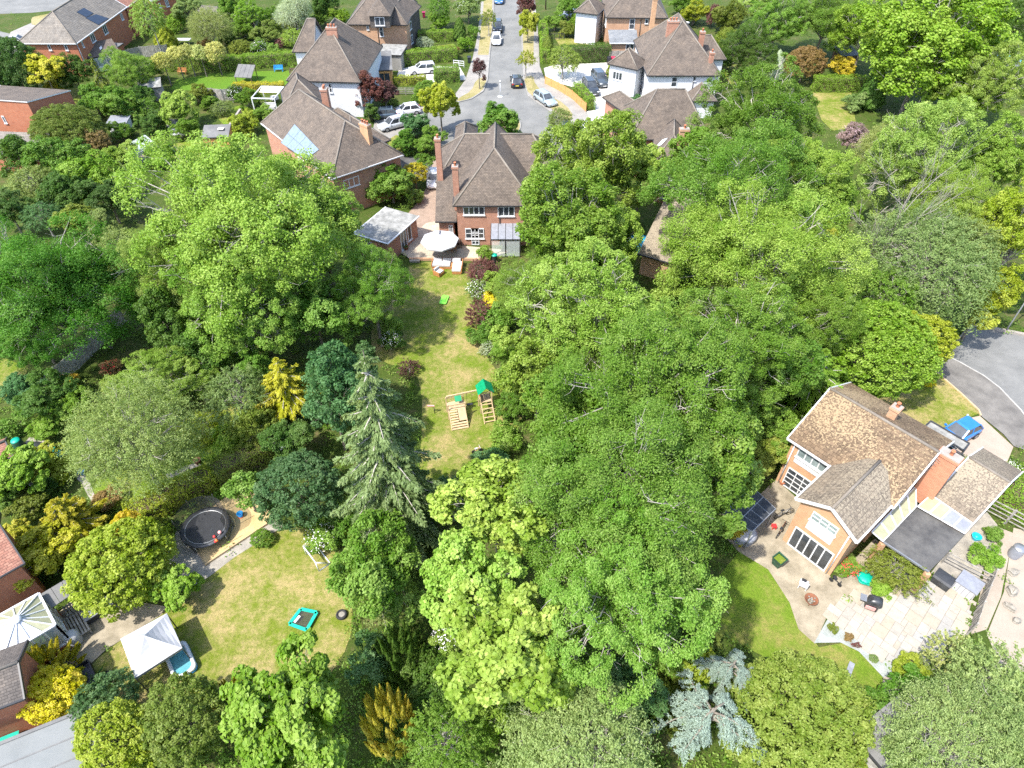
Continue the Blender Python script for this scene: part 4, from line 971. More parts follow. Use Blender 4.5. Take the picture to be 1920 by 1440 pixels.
m = MB(); q = at(612, 222, 7.2); m.box((q.x, q.y, 6.9), (0.9, 0.9, 1.0), 'pvc_white'); wpart(m, 'roof_vent', h); m = MB(); m.bar(at(620, 255, 6.6), at(637, 272, 5.8), 0.4, 0.05, 'lead'); wpart(m, 'lead_flashing', h)
# its flat roofed garage
h = house('garage', 'flat roofed brick garage with pale weathered felt beside the paved drive', 700, 450, 'garage')
G = Block(h, P2(662, 438, 2.7), P2(727, 457, 2.7), 6.2, 2.7, 4, 'flat', gutter='pvc_white', roof='felt_pale', over=0.25)
G.win('near', 672, 447, 699, 466, 4, 1); G.win('right', 748, 432, 763, 455, 2, 1); G.win('right', 762, 425, 772, 446, 1, 1, name='door', glass='wood_dark')

# white semi-detached houses at the kerb
h = house('white_house', 'white rendered house with steep brown hipped roof left of the street', 620, 175)
A = Block(h, P2(537, 151, ze), P2(676, 155, ze), 15.0, ze, 45, 'y', (6.6, 5.0), wall='render_white', gutter='pvc_black')
B = Block(h, P2(676, 137, ze), P2(704, 101, ze), 4.0, ze+0.02, 38, 'x', (1.2, 1.2), wall='render_white')
C = Block(h, P2(548, 98, ze), P2(590, 98, ze), 8, ze+0.03, 42, 'x', (2.2, 0), wall='render_white')
A.win('near', 615, 156, 624, 174, 1, 2); A.win('near', 582, 156, 588, 163, 1, 1); B.winm('near', 0.5, 2.2, 3.0, 1.2, 3, 1); B.winm('near', 0.5, 2.2, 0.7, 1.3, 3, 1); A.winm('right', 1.2, 2.0, 2.9, 1.3, 3, 1)
chimney(h, 621, 50, 10.6, 6.5, 1.5, 0.7, 0, 'brick_red', 3)
h = house('white_house', 'white rendered house with steep brown hipped roof beside the pale gravel drive', 1280, 175)
A = Block(h, P2(1213, 142, ze), P2(1353, 142, ze), 15.0, ze, 45, 'y', (6.6, 5.0), wall='render_white')
B = Block(h, P2(1196, 132, ze), P2(1214, 118, ze), 5.0, ze+0.02, 40, 'x', (1.5, 1.5), wall='render_white')
C = Block(h, P2(1318, 112, ze), P2(1362, 112, ze), 6, ze+0.03, 40, 'x', (0, 2.2), wall='render_white')
D_ = Block(h, P2(1296, 190, 2.6), P2(1345, 190, 2.6), 5.2, 2.6, 38, 'y', (2.2, 0), wall='render_white')
A.win('near', 1260, 144, 1268, 163, 1, 2); A.win('near', 1301, 143, 1305, 151, 1, 1); A.pipe('near', 6.6); B.winm('left', 0.6, 1.6, 3.0, 1.2, 3, 1); A.winm('left', 9.0, 2.2, 3.1, 1.2, 3, 1); A.winm('left', 9.0, 2.2, 0.8, 1.3, 3, 1); A.winm('left', 4.0, 1.8, 3.1, 1.2, 2, 1)
chimney(h, 1263, 38, 10.6, 6.5, 1.6, 0.7, 0, 'brick_red', 3); chimney(h, 1318, 58, 9.0, 4.0, 0.7, 0.7, 0, 'brick_red', 1); chimney(h, 1336, 97, 7.8, 3.0, 0.6, 0.6, 0, 'brick_red', 1)
m = MB(); q = at(1287, 44, 8.5); m.lathe([(0.05, 0.0), (0.4, 0.12), (0.5, 0.25)], 'metal_grey', 12, (q.x, q.y, 8.4)); wpart(m, 'satellite_dish', h)
# brick houses further up the street
h = house('brick_house', 'brick house with tile hung dormer at the top of the street', 705, 75)
A = Block(h, P2(649, 46, ze), P2(764, 47, ze), 13, ze, 42, 'y', (6.0, 3.0), wall='brick_tan')
B = Block(h, P2(762, 40, ze), P2(790, 12, ze), 5, ze+0.02, 38, 'x', (1.5, 1.5), wall='tile_dark')
q0 = at(714, 47, 5.6); dm = MB(); y0 = q0.y-0.6
dm.box((q0.x, y0+2.0, 6.3), (3.2, 4.0, 1.9), 'tile_dark'); wpart(dm, 'dormer', h)
dm = MB(); zt = 7.25; X0, X1 = q0.x-2.0, q0.x+2.0; ap = (q0.x, y0+1.9, 9.2); bk = (q0.x, y0+6, 9.2)
for f in (((X0, y0-0.4, zt), (X1, y0-0.4, zt), ap), ((X1, y0-0.4, zt), (X1, y0+6, zt), bk, ap), ((X0, y0+6, zt), (X0, y0-0.4, zt), ap, bk)): dm.face(f, 'tile_brown')
wpart(dm, 'dormer_roof', h)
window(h, Vector((q0.x-0.8, y0, 0)), Vector((1, 0, 0)), Vector((0, -1, 0)), 0, 1.6, 5.7, 7.0, 2, 1)
A.win('near', 687, 48, 692, 56, 1, 1); A.win('near', 710, 48, 720, 68, 1, 2); A.pipe('near', 4.8); B.winm('near', 0.5, 2.4, 3.0, 1.3, 3, 1); B.winm('near', 0.5, 2.4, 0.7, 1.4, 3, 1)
E1 = Block(h, P2(702, 102, 2.5), P2(752, 104, 2.5), 5.2, 2.5, 3, 'flat', roof='felt_pale', over=0.15, wall='concrete'); 
h = house('garden_office', 'low grey roofed timber porch beside the white car', 730, 140, 'outbuilding')
E2 = Block(h, P2(698, 133, 2.5), P2(736, 131, 2.5), 5.0, 2.5, 14, 'back', roof='felt', over=0.15, wall='wood_orange'); E2.winm('near', 0.7, 1.8, 0.5, 1.6, 2, 1, frame='wood_orange')
h = house('brick_house', 'orange brick house with grey lean-to behind the clipped hedge', 1190, 70)
A = Block(h, P2(1136, 33, ze), P2(1253, 34, ze), 13, ze, 42, 'y', (6.0, 3.0), wall='brick_tan')
B = Block(h, P2(1122, 28, ze), P2(1137, 12, ze), 4.5, ze+0.02, 38, 'x', (1.4, 1.4), wall='render_white')
L_ = Block(h, P2(1143, 81, 2.5), P2(1197, 81, 2.5), 3.4, 2.5, 18, 'back', roof='slate', wall='brick_tan', gutter='pvc_white')
A.win('near', 1181, 35, 1189, 55, 1, 2); A.win('near', 1210, 35, 1215, 44, 1, 1); A.pipe('near', 5.8); L_.win('near', 1174, 82, 1188, 94, 2, 1); A.winm('left', 9.0, 2.2, 3.1, 1.2, 3, 1)
chimney(h, 1229, -4, 9.0, 4, 0.7, 0.7, 0, 'brick_orange', 1)
# house behind the big trees right of the lawn
h = house('brick_house', 'brown roofed brick house half hidden by big trees beyond the gravel drive', 1260, 290)
A = Block(h, P2(1180, 262, ze), P2(1332, 262, ze), 9.5, ze, 42, 'x', (3.5, 3.0))
B = Block(h, P2(1222, 306, ze), P2(1294, 312, ze), 8.0, ze+0.02, 42, 'y', (3.4, 0))
C = Block(h, P2(1188, 225, ze), P2(1222, 218, ze), 8.0, ze+0.03, 44, 'y', (2.0, 2.0))
chimney(h, 1284, 240, 9.6, 5.0, 1.0, 0.6, 0, 'brick_tan', 1); B.panel([(1243, 262), (1253, 259), (1240, 273), (1230, 276)], 'left', 'roof_light', 'pvc_white', cols=1)
B.winm('near', 1.2, 2.2, 3.0, 1.2, 3, 1); B.winm('near', 1.2, 2.2, 0.6, 1.6, 3, 1)
h = house('annexe', 'low annexe with lichened tile roof glimpsed between two big tree crowns', 1230, 470, 'outbuilding')
Block(h, P2(1196, 476, 2.6), P2(1258, 494, 2.6), 7.5, 2.6, 24, 'back', roof='tile_lichen', wall='brick_tan')
# top left
h = house('brick_house', 'red brick house with grey tiled hipped roof and two dark solar panels', 140, 100)
A = Block(h, P2(143, 82, ze), P2(238, 13, ze), 9.6, ze, 34, 'x', (5.0, 0), wall='brick_rust', roof='tile_grey', gutter='pvc_white')
A2 = Block(h, (A.w(A.W+0.01, 0, 0).x, A.w(A.W, 0, 0).y), (A.w(A.W+9, 0, 0).x, A.w(A.W+9, 0, 0).y), 9.6, ze-0.05, 34, 'x', (0, 0), wall='brick_rust', roof='tile_red', gutter='pvc_white')
A.panel([(160, 34), (180, 27), (204, 35), (184, 47)], 'near', 'solar_panel', 'solar', cols=2, rows=1); A.panel([(143, 23), (157, 15), (175, 25), (162, 33)], 'near', 'solar_panel', 'solar', cols=2, rows=1)
A.win('near', 151, 78, 158, 88, 1, 1); A.win('near', 167, 66, 180, 76, 2, 1); A.win('near', 190, 49, 203, 61, 2, 1); A.win('near', 224, 27, 232, 36, 2, 1); A.win('left', 86, 79, 96, 90, 1, 1); A.win('left', 118, 81, 128, 92, 1, 1); A.pipe('near', 0.2, 'pvc_white')
F_ = Block(h, P2(205, 98, 2.6), P2(232, 81, 2.6), 6.0, 2.6, 3, 'flat', roof='felt', wall='brick_rust', over=0.15)
h = house('conservatory', 'glazed conservatory with brown roof on the red brick house', 195, 115, 'conservatory')
Cn = Block(h, P2(166, 110, 2.3), P2(226, 98, 2.3), 4.0, 2.3, 16, 'back', roof='tile_brown', wall='render_white', over=0.12)
Cn.winm('near', 0.15, Cn.W-0.5, 0.7, 1.4, 6, 1, glass='glass_pale'); Cn.panel([(186, 90), (190, 86), (192, 91), (188, 95)], 'near', 'roof_light', 'pvc_white')
h = house('brick_house', 'rust brick house wall with small white windows at the left frame edge', 20, 250)
A = Block(h, P2(-90, 180, 6.6), P2(50, 190, 6.6), 8.0, 5.0, 11, 'front', wall='brick_rust', roof='tile_brown', gutter='pvc_white', over=0.12)
A.win('near', 2, 217, 11, 231, 1, 1, gable=True); A.win('near', 26, 247, 36, 256, 1, 1)
Block(h, P2(-90, 285, 2.6), P2(71, 292, 2.6), 3.6, 2.6, 20, 'back', wall='brick_rust', roof='tile_grey', gutter='pvc_white')
h = house('brick_house', 'dark red brick house corner at the top edge behind the tall light green tree', 318, 18)
A = Block(h, P2(282, 2, ze), P2(332, -8, ze), 8.0, ze, 38, 'x', (0, 0), wall='brick_rust', roof='tile_brown', gutter='pvc_white'); A.win('near', 296, 6, 302, 14, 1, 1); A.win('near', 308, 0, 318, 12, 2, 1)
# left edge, near
h = house('terraced_house', 'brown roofed house at the left frame edge beside the golden bushes', -20, 1060)
Block(h, P2(-120, 1150, 4.4), P2(46, 1056, 4.4), 5.2, 4.4, 32, 'x', (0, 0), wall='brick_rust', roof='tile_red', gutter='pvc_black')
h = house('terraced_house', 'dark tiled roof with rust brick wall in the bottom left corner', 0, 1350)
Ab = Block(h, P2(-150, 1385, 4.0), P2(46, 1310, 4.0), 3.6, 4.0, 26, 'x', (0, 0), wall='brick_rust', roof='tile_dark', gutter='pvc_black'); 
h = house('outbuilding', 'brown tiled outbuilding at the left frame edge below the fence', 0, 860, 'outbuilding')
Block(h, P2(-80, 900, 2.6), P2(24, 856, 2.6), 2.4, 2.6, 30, 'x', (0, 0), wall='brick_rust', roof='tile_red')
h = house('garage', 'flat roofed garage with pale grey felt in the bottom left corner', 80, 1420, 'garage')
Gg = Block(h, P2(-90, 1560, 2.4), P2(190, 1440, 2.4), 3.7, 2.4, 2, 'flat', roof='felt_light', wall='concrete', over=0.05, gutter='concrete')
for k in (0.30, 0.62):
    m = MB(); m.bar(Gg.w(0.1, 3.7*k, 2.412), Gg.w(Gg.W-0.1, 3.7*k, 2.412), 0.07, 0.02, 'felt'); wpart(m, 'felt_seam', h)
m = MB(); m.bar(Gg.w(0.0, 3.6, 2.44), Gg.w(Gg.W, 3.6, 2.44), 0.2, 0.07, 'felt'); wpart(m, 'roof_edge', h)

# the house on the right
h = house('brick_house', 'sandy brick house with mossy tiled roof and glazed lean-to right of the lawn', 1580, 980)
ze = 4.9
c0, c1 = P2(1476, 822, ze), P2(1676, 953, ze)
H1 = Block(h, c0, c1, 8.8, ze, 27, 'x', (0, 0), wall='brick_orange', roof='tile_moss', gutter='pvc_white')
H2 = Block(h, P2(1491, 935, ze), P2(1607, 1018, ze), 6.0, ze+0.02, 30, 'y', (0, 0), wall='brick_orange', roof='tile_lichen', gutter='pvc_white', skip=('far',))
H3 = Block(h, P2(1747, 931, 2.7), P2(1824, 983, 2.7), 7.4, 2.7, 24, 'x', (0, 0), wall='brick_orange', roof='tile_lichen', gutter='pvc_white')
H1.winm('near', 0.6, 2.3, 3.55, 0.95, 4, 1, glass='glass_pale', bar=0.09)
O_, X_, N_, L_ = H1.side('near'); m = MB(); m.box(O_+X_*1.75+Vector((0, 0, 3.2))+N_*0.03, (2.3, 0.05, 0.55), 'pvc_white', math.atan2(X_.y, X_.x)); wpart(m, 'window_panel', h)
H1.winm('near', 0.5, 2.0, 0.1, 2.05, 3, 4, name='french_door', sill=False, bar=0.07)
H2.winm('near', 0.95, 1.85, 3.75, 0.85, 3, 2, glass='glass_pale', bar=0.08)
O_, X_, N_, L_ = H2.side('near'); m = MB(); m.box(O_+X_*1.875+Vector((0, 0, 3.2))+N_*0.03, (1.85, 0.05, 0.95), 'pvc_white', math.atan2(X_.y, X_.x)); wpart(m, 'window_panel', h)
sd = H2.winm('near', 0.4, 2.95, 0.05, 2.15, 5, 1, name='sliding_door', sill=False, bar=0.09)
H2.pipe('near', H2.W-0.95, 'pvc_white'); H1.pipe('near', 0.25, 'pvc_white')
# broad chimney between house and garage
pb = at(1731, 914, 3.0); best = min((abs(at(1784, 852, z).x-pb.x)+abs(at(1784, 852, z).y-pb.y), z) for z in [5+0.1*i for i in range(50)])[1]
chimney(h, 1784, 852, best, 2.0, 1.35, 0.75, math.atan2(H1.X.y, H1.X.x), 'brick_chimney', 1)
chimney(h, 1683, 762, 7.6, 5.0, 0.6, 0.6, math.atan2(H1.X.y, H1.X.x), 'brick_tan', 1)
# aerials on the chimney
m = MB(); q = at(1745, 868, 6.2)
for k in range(3):
    a0 = q+Vector((0.4*k, 0.2*k, 0.25*k)); m.tube([a0, a0+Vector((1.1, 0.5, 0.05))], 0.02, 'metal_grey', 4)
    for j in range(6): b0 = a0.lerp(a0+Vector((1.1, 0.5, 0.05)), j/5); m.tube([b0+Vector((-0.12, 0.26, 0)), b0+Vector((0.12, -0.26, 0))], 0.012, 'metal_grey', 3)
m.tube([q+Vector((0, 0, -1.5)), q+Vector((0.8, 0.4, 0.6))], 0.025, 'metal_grey', 5); wpart(m, 'aerial', h)
# glazed strips of the lean-to and the carport roof
def gstrip(outer, inner, n, z0, z1, mats):
    for i in range(n):
        def L(p, k): return p[0]+(p[1]-p[0])*k
        q = [L(outer, (i+0.02)/n), L(outer, (i+0.98)/n), L(inner, (i+0.98)/n), L(inner, (i+0.02)/n)]
        m = MB(); m.face([q[0]+Vector((0, 0, 0.03)), q[1]+Vector((0, 0, 0.03)), q[2]+Vector((0, 0, 0.03)), q[3]+Vector((0, 0, 0.03))], mats[i % len(mats)]); o = wpart(m, 'roof_pane', h)
        m = MB()
        for e in range(4): m.bar(q[e]+Vector((0, 0, 0.03)), q[(e+1) % 4]+Vector((0, 0, 0.03)), 0.07, 0.06, 'pvc_white')
        m.build('glazing_bar', o)
gstrip((at(1718, 950, 2.75), at(1655, 1016, 2.75)), (at(1717, 912, 3.0), at(1634, 998, 3.0)), 5, 2.7, 2.9, ['poly_cream'])
gstrip((at(1720, 950, 2.75), at(1809, 1001, 2.75)), (at(1745, 928, 2.9), at(1825, 983, 2.9)), 4, 2.7, 2.9, ['poly_cream', 'poly_cream', 'poly_grey', 'poly_grey'])
cq = [at(1719, 952, 2.55), at(1657, 1016, 2.55), at(1742, 1072, 2.55), at(1808, 1003, 2.55)]; m = MB(); m.face(cq[::-1] if (cq[1]-cq[0]).cross(cq[2]-cq[0]).z < 0 else cq, 'asphalt_dark')
for i in range(4): a0, b0 = cq[i], cq[(i+1) % 4]; dz = Vector((0, 0, 0.18)); m.face([a0-dz, b0-dz, b0, a0], 'metal_grey')
wpart(m, 'carport_roof', h); m = MB()
m.bar(cq[1]+Vector((0, 0, -0.05)), cq[2]+Vector((0, 0, -0.05)), 0.1, 0.14, 'metal_grey'); wpart(m, 'carport_fascia', h)
for q in cq[1:3]: m = MB(); m.box((q.x, q.y, 1.2), (0.3, 0.3, 2.36), 'brick_orange'); wpart(m, 'carport_pier', h)
OPEN.append([(q.x, q.y) for q in cq])
# front porch roof over the blue car
m = MB(); pq = [at(1734, 800, 2.7), at(1745, 790, 2.7), at(1817, 832, 2.7), at(1806, 845, 2.7)]; m.face(pq[::-1] if (pq[1]-pq[0]).cross(pq[2]-pq[0]).z < 0 else pq, 'felt_pale')
for i in range(4): a0, b0 = pq[i], pq[(i+1) % 4]; m.bar(a0, b0, 0.12, 0.16, 'metal_dark')
wpart(m, 'porch_roof', h); m = MB()
for q in pq[1:3]: m.box((q.x, q.y, 1.3), (0.1, 0.1, 2.6), 'pvc_white')
wpart(m, 'porch_post', h)

# hip-roofed conservatory at the left edge
h = house('conservatory', 'white conservatory with radiating roof bars beside the paved terrace', 60, 1190, 'conservatory')
zc_, zh = 2.7, 3.7; ring = [at(73, 1113, zc_), at(104, 1172, zc_), at(8, 1229, zc_), at(-26, 1168, zc_)]; hub = at(30, 1161, zh)
ctr = sum(ring, Vector())/4; OPEN.append([(p.x, p.y) for p in ring])
nper = 4; rim = []
for i in range(4):
    for k in range(nper): rim.append(ring[i].lerp(ring[(i+1) % 4], k/nper))
for i in range(len(rim)):
    m = MB(); m.face([rim[i], rim[(i+1) % len(rim)], hub] if (rim[(i+1) % len(rim)]-rim[i]).cross(hub-rim[i]).z > 0 else [rim[(i+1) % len(rim)], rim[i], hub], 'poly_cream' if i < 5 or i > 9 else 'pvc_white'); wpart(m, 'roof_pane', h)
    m = MB(); m.bar(rim[i]+Vector((0, 0, 0.03)), hub+Vector((0, 0, 0.03)), 0.06, 0.06, 'pvc_white'); wpart(m, 'glazing_bar', h)
m = MB(); m.lathe([(0.3, zh-0.03), (0.25, zh+0.1), (0.05, zh+0.18), (0.0, zh+0.18)], 'pvc_white', 12, (hub.x, hub.y, 0)); wpart(m, 'roof_boss', h)
for i in range(4):
    a0, b0 = ring[i], ring[(i+1) % 4]; m = MB()
    for k in range(5): q = a0.lerp(b0, k/4); m.box((q.x, q.y, 1.62), (0.08, 0.08, 2.1), 'pvc_white')
    m.bar(a0, b0, 0.14, 0.12, 'pvc_white'); m.bar(Vector((a0.x, a0.y, 0.66)), Vector((b0.x, b0.y, 0.66)), 0.16, 0.08, 'pvc_white'); fr_ = wpart(m, 'window_frame', h)
    for k in range(4):
        q0, q1 = a0.lerp(b0, k/4), a0.lerp(b0, (k+1)/4); m2 = MB(); m2.face([Vector((q0.x, q0.y, 0.7)), Vector((q1.x, q1.y, 0.7)), Vector((q1.x, q1.y, 2.65)), Vector((q0.x, q0.y, 2.65))], 'glass_clear'); m2.build('pane', fr_)
    m = MB(); m.bar(Vector((a0.x, a0.y, 0.31)), Vector((b0.x, b0.y, 0.31)), 0.2, 0.62, 'brick_rust'); wpart(m, 'base_wall', h)

# ------------------------------------------------------------------ vehicles
WHITE, BLACK, SILVER, NAVY, BLUE = (0.72, 0.72, 0.74), (0.022, 0.023, 0.026), (0.30, 0.36, 0.38), (0.05, 0.07, 0.09), (0.02, 0.17, 0.50)
car((768, 139), (817, 135), 4.5, 1.88, 1.62, WHITE, 'white off-road car on the pale drive below the yellow-green hedge', 'suv')
car((744, 216), (783, 211), 4.1, 1.78, 1.46, WHITE, 'white hatchback on the drive of the solar panel house', 'hatch')
car((722, 244), (756, 235), 4.6, 1.82, 1.52, (0.45, 0.47, 0.50), 'silver estate car on the drive beside the blue-green bush', 'estate')
car((707, 222), (730, 220), 4.1, 1.78, 1.46, (0.05, 0.075, 0.10), 'dark blue car half hidden beside the white hatchback', 'hatch')
car((966, 141), (971, 176), 4.2, 1.82, 1.48, BLACK, 'black hatchback parked on the street facing away', 'hatch')
car((1041, 205), (1004, 180), 4.7, 1.82, 1.48, SILVER, 'silver-blue estate car parked at the turning circle kerb', 'estate')
car((931, 93), (931, 68), 4.0, 1.75, 1.46, WHITE, 'white hatchback parked on the street', 'hatch')
car((932, 70), (933, 44), 4.4, 1.84, 1.62, BLACK, 'black off-road car parked behind the white hatchback', 'suv')
car((935, 17), (936, -8), 4.2, 1.8, 1.55, (0.03, 0.14, 0.36), 'blue car at the top of the street', 'hatch')
car((1138, 172), (1112, 141), 4.9, 1.95, 1.75, (0.055, 0.07, 0.085), 'dark blue-grey off-road car on the gravel drive', 'suv')
car((1118, 188), (1096, 157), 4.6, 1.9, 1.75, (0.035, 0.04, 0.045), 'black off-road car beside the bright clipped hedge', 'suv')
car((1168, 165), (1157, 187), 3.9, 1.75, 1.48, (0.02, 0.022, 0.026), 'black hatchback on the gravel drive near the white house', 'hatch')
car((1768, 832), (1817, 806), 3.7, 1.7, 1.46, BLUE, 'bright blue car under the porch roof on the pink drive', 'hatch')
car((813, 356), (816, 330), 4.0, 1.75, 1.46, WHITE, 'white car nose beside the brick house with tall chimneys', 'hatch')
car((1062, 262), (1056, 245), 4.2, 1.8, 1.46, NAVY, 'dark car half hidden by the big silvery-green tree', 'hatch')
car((1052, 36), (1085, 30), 4.3, 1.8, 1.5, (0.50, 0.54, 0.66), 'pale blue car behind bushes at the top right of the street', 'hatch')
car((15, 84), (42, 82), 4.3, 1.78, 1.45, (0.46, 0.48, 0.50), 'silver car beside the red brick house in the top left', 'saloon')
car((1106, 262), (1102, 240), 4.0, 1.75, 1.46, WHITE, 'white car at the edge of the gravel drive behind leaves', 'hatch')

# ------------------------------------------------------------------ fences, gates, walls
fence('old grey timber fence left of the dark ivy-green tree', [(82, 745), (150, 690), (236, 604)], 1.8, 'wood_weathered')
fence('orange curved timber fence along the pavement', [(1022, 158), (1046, 170), (1072, 186), (1098, 210)], 1.3, 'wood_orange', 1.6)
fence('grey timber fence behind the golden conifer', [(228, 118), (268, 108), (318, 104)], 1.8, 'wood_grey')
fence('far grey timber fence near the top edge', [(328, 30), (370, 26), (412, 30)], 1.7, 'wood_grey')
fence('grey timber fence below the vivid lawn', [(385, 186), (420, 190), (458, 186)], 1.8, 'wood_grey')
fence('grey timber gate panels beside the wheelie bins', [(1142, 116), (1186, 116)], 1.8, 'wood_grey', 1.2)
def rail_fence(label, pix, ht, n, mat, name='rail_fence', post=1.5):
    P = [at(*p) for p in pix]; t = thing(name, label, 'fence', (P[0].x, P[0].y, 0))
    for a, b_ in zip(P, P[1:]):
        k = max(1, round((b_-a).length/post))
        for i in range(k+1): p = a.lerp(b_, i/k); m = MB(); m.box((p.x, p.y, ht/2), (0.09, 0.09, ht), mat); wpart(m, 'post', t)
        for j in range(n): z = ht*(0.25+0.7*j/max(1, n-1)); m = MB(); m.bar(a+Vector((0, 0, z)), b_+Vector((0, 0, z)), 0.03, 0.09, mat); wpart(m, 'rail', t)
    return t
rail_fence('weathered rail fence in front of the low yellow-green hedge', [(722, 178), (800, 178)], 1.1, 4, 'wood_grey')
rail_fence('small white gate at the end of the clipped hedge', [(851, 124), (870, 126)], 1.0, 3, 'pvc_white', 'gate', 1.0)
rail_fence('dark metal railing in front of the front lawn bushes', [(1030, 74), (1058, 74)], 1.0, 2, 'metal_dark', 'railing', 1.0)
rail_fence('slatted side gate with white rails beside the side garden', [(1844, 962), (1882, 982)], 1.7, 4, 'wood_grey', 'side_gate', 2.6)
rail_fence('slatted fence with white rails at the end of the side path', [(1884, 982), (1925, 1004)], 1.7, 4, 'wood_grey', 'side_fence', 2.4)
rail_fence('slatted screen with white rails behind the storage boxes', [(1765, 1055), (1848, 1098)], 1.3, 3, 'wood_grey', 'screen', 2.6)
fence('low brown boarded fence along the side path', [(1850, 1090), (1826, 1150), (1812, 1190)], 1.5, 'wood_grey')
t = thing('garden_wall', 'brown brick garden wall beside the dark shed', 'wall', tuple(at(438, 252))); m = MB(); m.bar(at(432, 262)+Vector((0, 0, 0.8)), at(456, 225)+Vector((0, 0, 0.8)), 0.22, 1.6, 'brick_tan'); wpart(m, 'wall', t); m = MB(); m.bar(at(432, 262)+Vector((0, 0, 1.63)), at(456, 225)+Vector((0, 0, 1.63)), 0.3, 0.06, 'cement'); wpart(m, 'coping', t)

# ------------------------------------------------------------------ street furniture
p = at(938, 181); t = thing('street_lamp', 'white street lamp post in the middle of the turning circle mouth', 'lamp post', tuple(p)); m = MB(); m.tube([(0, 0, 0), (0, 0, 1.0), (0, 0, 2.2)], [0.06, 0.05, 0.04], 'pvc_white', 8); m.build('post', t); m = MB(); m.ball((0, 0, 2.3), 0.17, 'pvc_white'); m.build('lamp_head', t); m = MB(); m.lathe([(0.0, 0.05), (0.4, 0.05), (0.42, 0.0)], 'pvc_white', 14); m.build('base', t)
p = at(1885, 622); t = thing('street_lamp', 'tall grey lamp column beside the road on the right', 'lamp post', tuple(p)); m = MB(); m.tube([(0, 0, 0), (0, 0, 1.2), (0, 0, 6.0)], [0.09, 0.07, 0.05], 'metal_grey', 8); m.build('post', t); m = MB(); m.box((0.3, 0, 6.05), (0.8, 0.22, 0.14), 'metal_grey'); m.build('lamp_head', t)
p = at(1023, 18); t = thing('telegraph_pole', 'dark telegraph pole at the top of the street', 'pole', tuple(p)); m = MB(); m.tube([(0, 0, 0), (0, 0, 7.0)], [0.13, 0.1], 'wood_dark', 8); m.build('post', t); m = MB(); m.box((0, 0, 6.6), (0.9, 0.1, 0.1), 'wood_dark'); m.build('crossarm', t)
p = at(721, 183); t = thing('sign_post', 'thin white sign post in the grassy front garden', 'sign', tuple(p)); m = MB(); m.tube([(0, 0, 0), (0, 0, 1.7)], 0.035, 'pvc_white', 6); m.build('post', t); m = MB(); m.box((0, 0, 1.75), (0.5, 0.05, 0.22), 'pvc_white'); m.build('board', t)

def wheelie(u, v, c, label):
    t = thing('wheelie_bin', label, 'bin', tuple(at(u, v, 0.02)), R(8)); m = MB()
    m.loft([[Vector((sx*a, sy*b_, z)) for sx, sy in ((-1, -1), (1, -1), (1, 1), (-1, 1))] for a, b_, z in ((0.22, 0.25, 0.08), (0.29, 0.36, 0.95))], 'painted'); m.build('body', t, color=c)
    m = MB(); m.loft([[Vector((sx*0.31, sy*b_, z)) for sx, sy in ((-1, -1), (1, -1), (1, 1), (-1, 1))] for b_, z in ((0.39, 0.95), (0.39, 1.0), (0.3, 1.08))], 'painted'); m.build('lid', t, color=c)
    for s_ in (-1, 1): m = MB(); m.tube([(s_*0.24-0.03, 0.3, 0.1), (s_*0.24+0.03, 0.3, 0.1)], 0.1, 'rubber', 10); m.build('wheel', t)
wheelie(1141, 119, (0.02, 0.02, 0.025), 'black wheelie bin at the end of the bin row'); wheelie(1149, 119, (0.45, 0.02, 0.06), 'red wheelie bin in front of the grey gate'); wheelie(1156, 119, (0.015, 0.06, 0.035), 'green wheelie bin next to the red bin'); wheelie(1163, 120, (0.012, 0.05, 0.04), 'dark green wheelie bin at the gate end of the row')
wheelie(880, 118, (0.02, 0.025, 0.03), 'dark wheelie bin on the pavement by the white gate'); wheelie(795, 33, (0.25, 0.01, 0.06), 'dark red wheelie bin in front of the dormer house'); wheelie(1117, 26, (0.40, 0.02, 0.05), 'red wheelie bin by the corner of the orange brick house')

# ------------------------------------------------------------------ garden buildings
def shed(u0, v0, u1, v1, dep, ze_, pitch, axis, label, wall, roof, name='garden_shed', hip=(0, 0), cat='shed'):
    c = at((u0+u1)/2, (v0+v1)/2); t = thing(name, label, cat, (c.x, c.y, 0)); return Block(t, P2(u0, v0, ze_), P2(u1, v1, ze_), dep, ze_, pitch, axis, hip, wall, roof, 0.12, thick=0.08, cap=False), t
B_, t = shed(377, 259, 428, 257, 2.6, 2.1, 14, 'back', 'dark felt roofed timber shed beside the brown garden wall', 'wood_orange', 'felt'); B_.winm('near', 0.5, 1.0, 0.9, 0.7, 2, 1, frame='wood_orange'); m = MB(); q = at(414, 241, 2.65); m.box(tuple(q), (0.8, 0.6, 0.05), 'fabric_cream'); wpart(m, 'roof_sheet', t)
shed(258, 168, 302, 163, 2.6, 2.0, 12, 'back', 'pale roofed garden shed behind dark bushes', 'wood_grey', 'felt_pale')
B_, t = shed(1595, 1375, 1660, 1450, 3.4, 2.1, 16, 'back', 'grey felt shed roof at the bottom edge beside the clipped dome', 'wood_grey', 'felt')
shed(1578, 105, 1612, 103, 3.0, 2.2, 10, 'back', 'dark roofed shed under the bright tree near the top edge', 'wood_dark', 'slate')
B_, t = shed(198, 232, 236, 232, 2.0, 1.4, 10, 'back', 'white polytunnel frame half hidden in the far left shrubs', 'render_white', 'poly_grey', 'cold_frame', cat='cold frame')
shed(312, 236, 342, 236, 1.6, 1.4, 10, 'back', 'small white roofed store half hidden below the light green tree', 'render_white', 'felt_pale', 'garden_store')
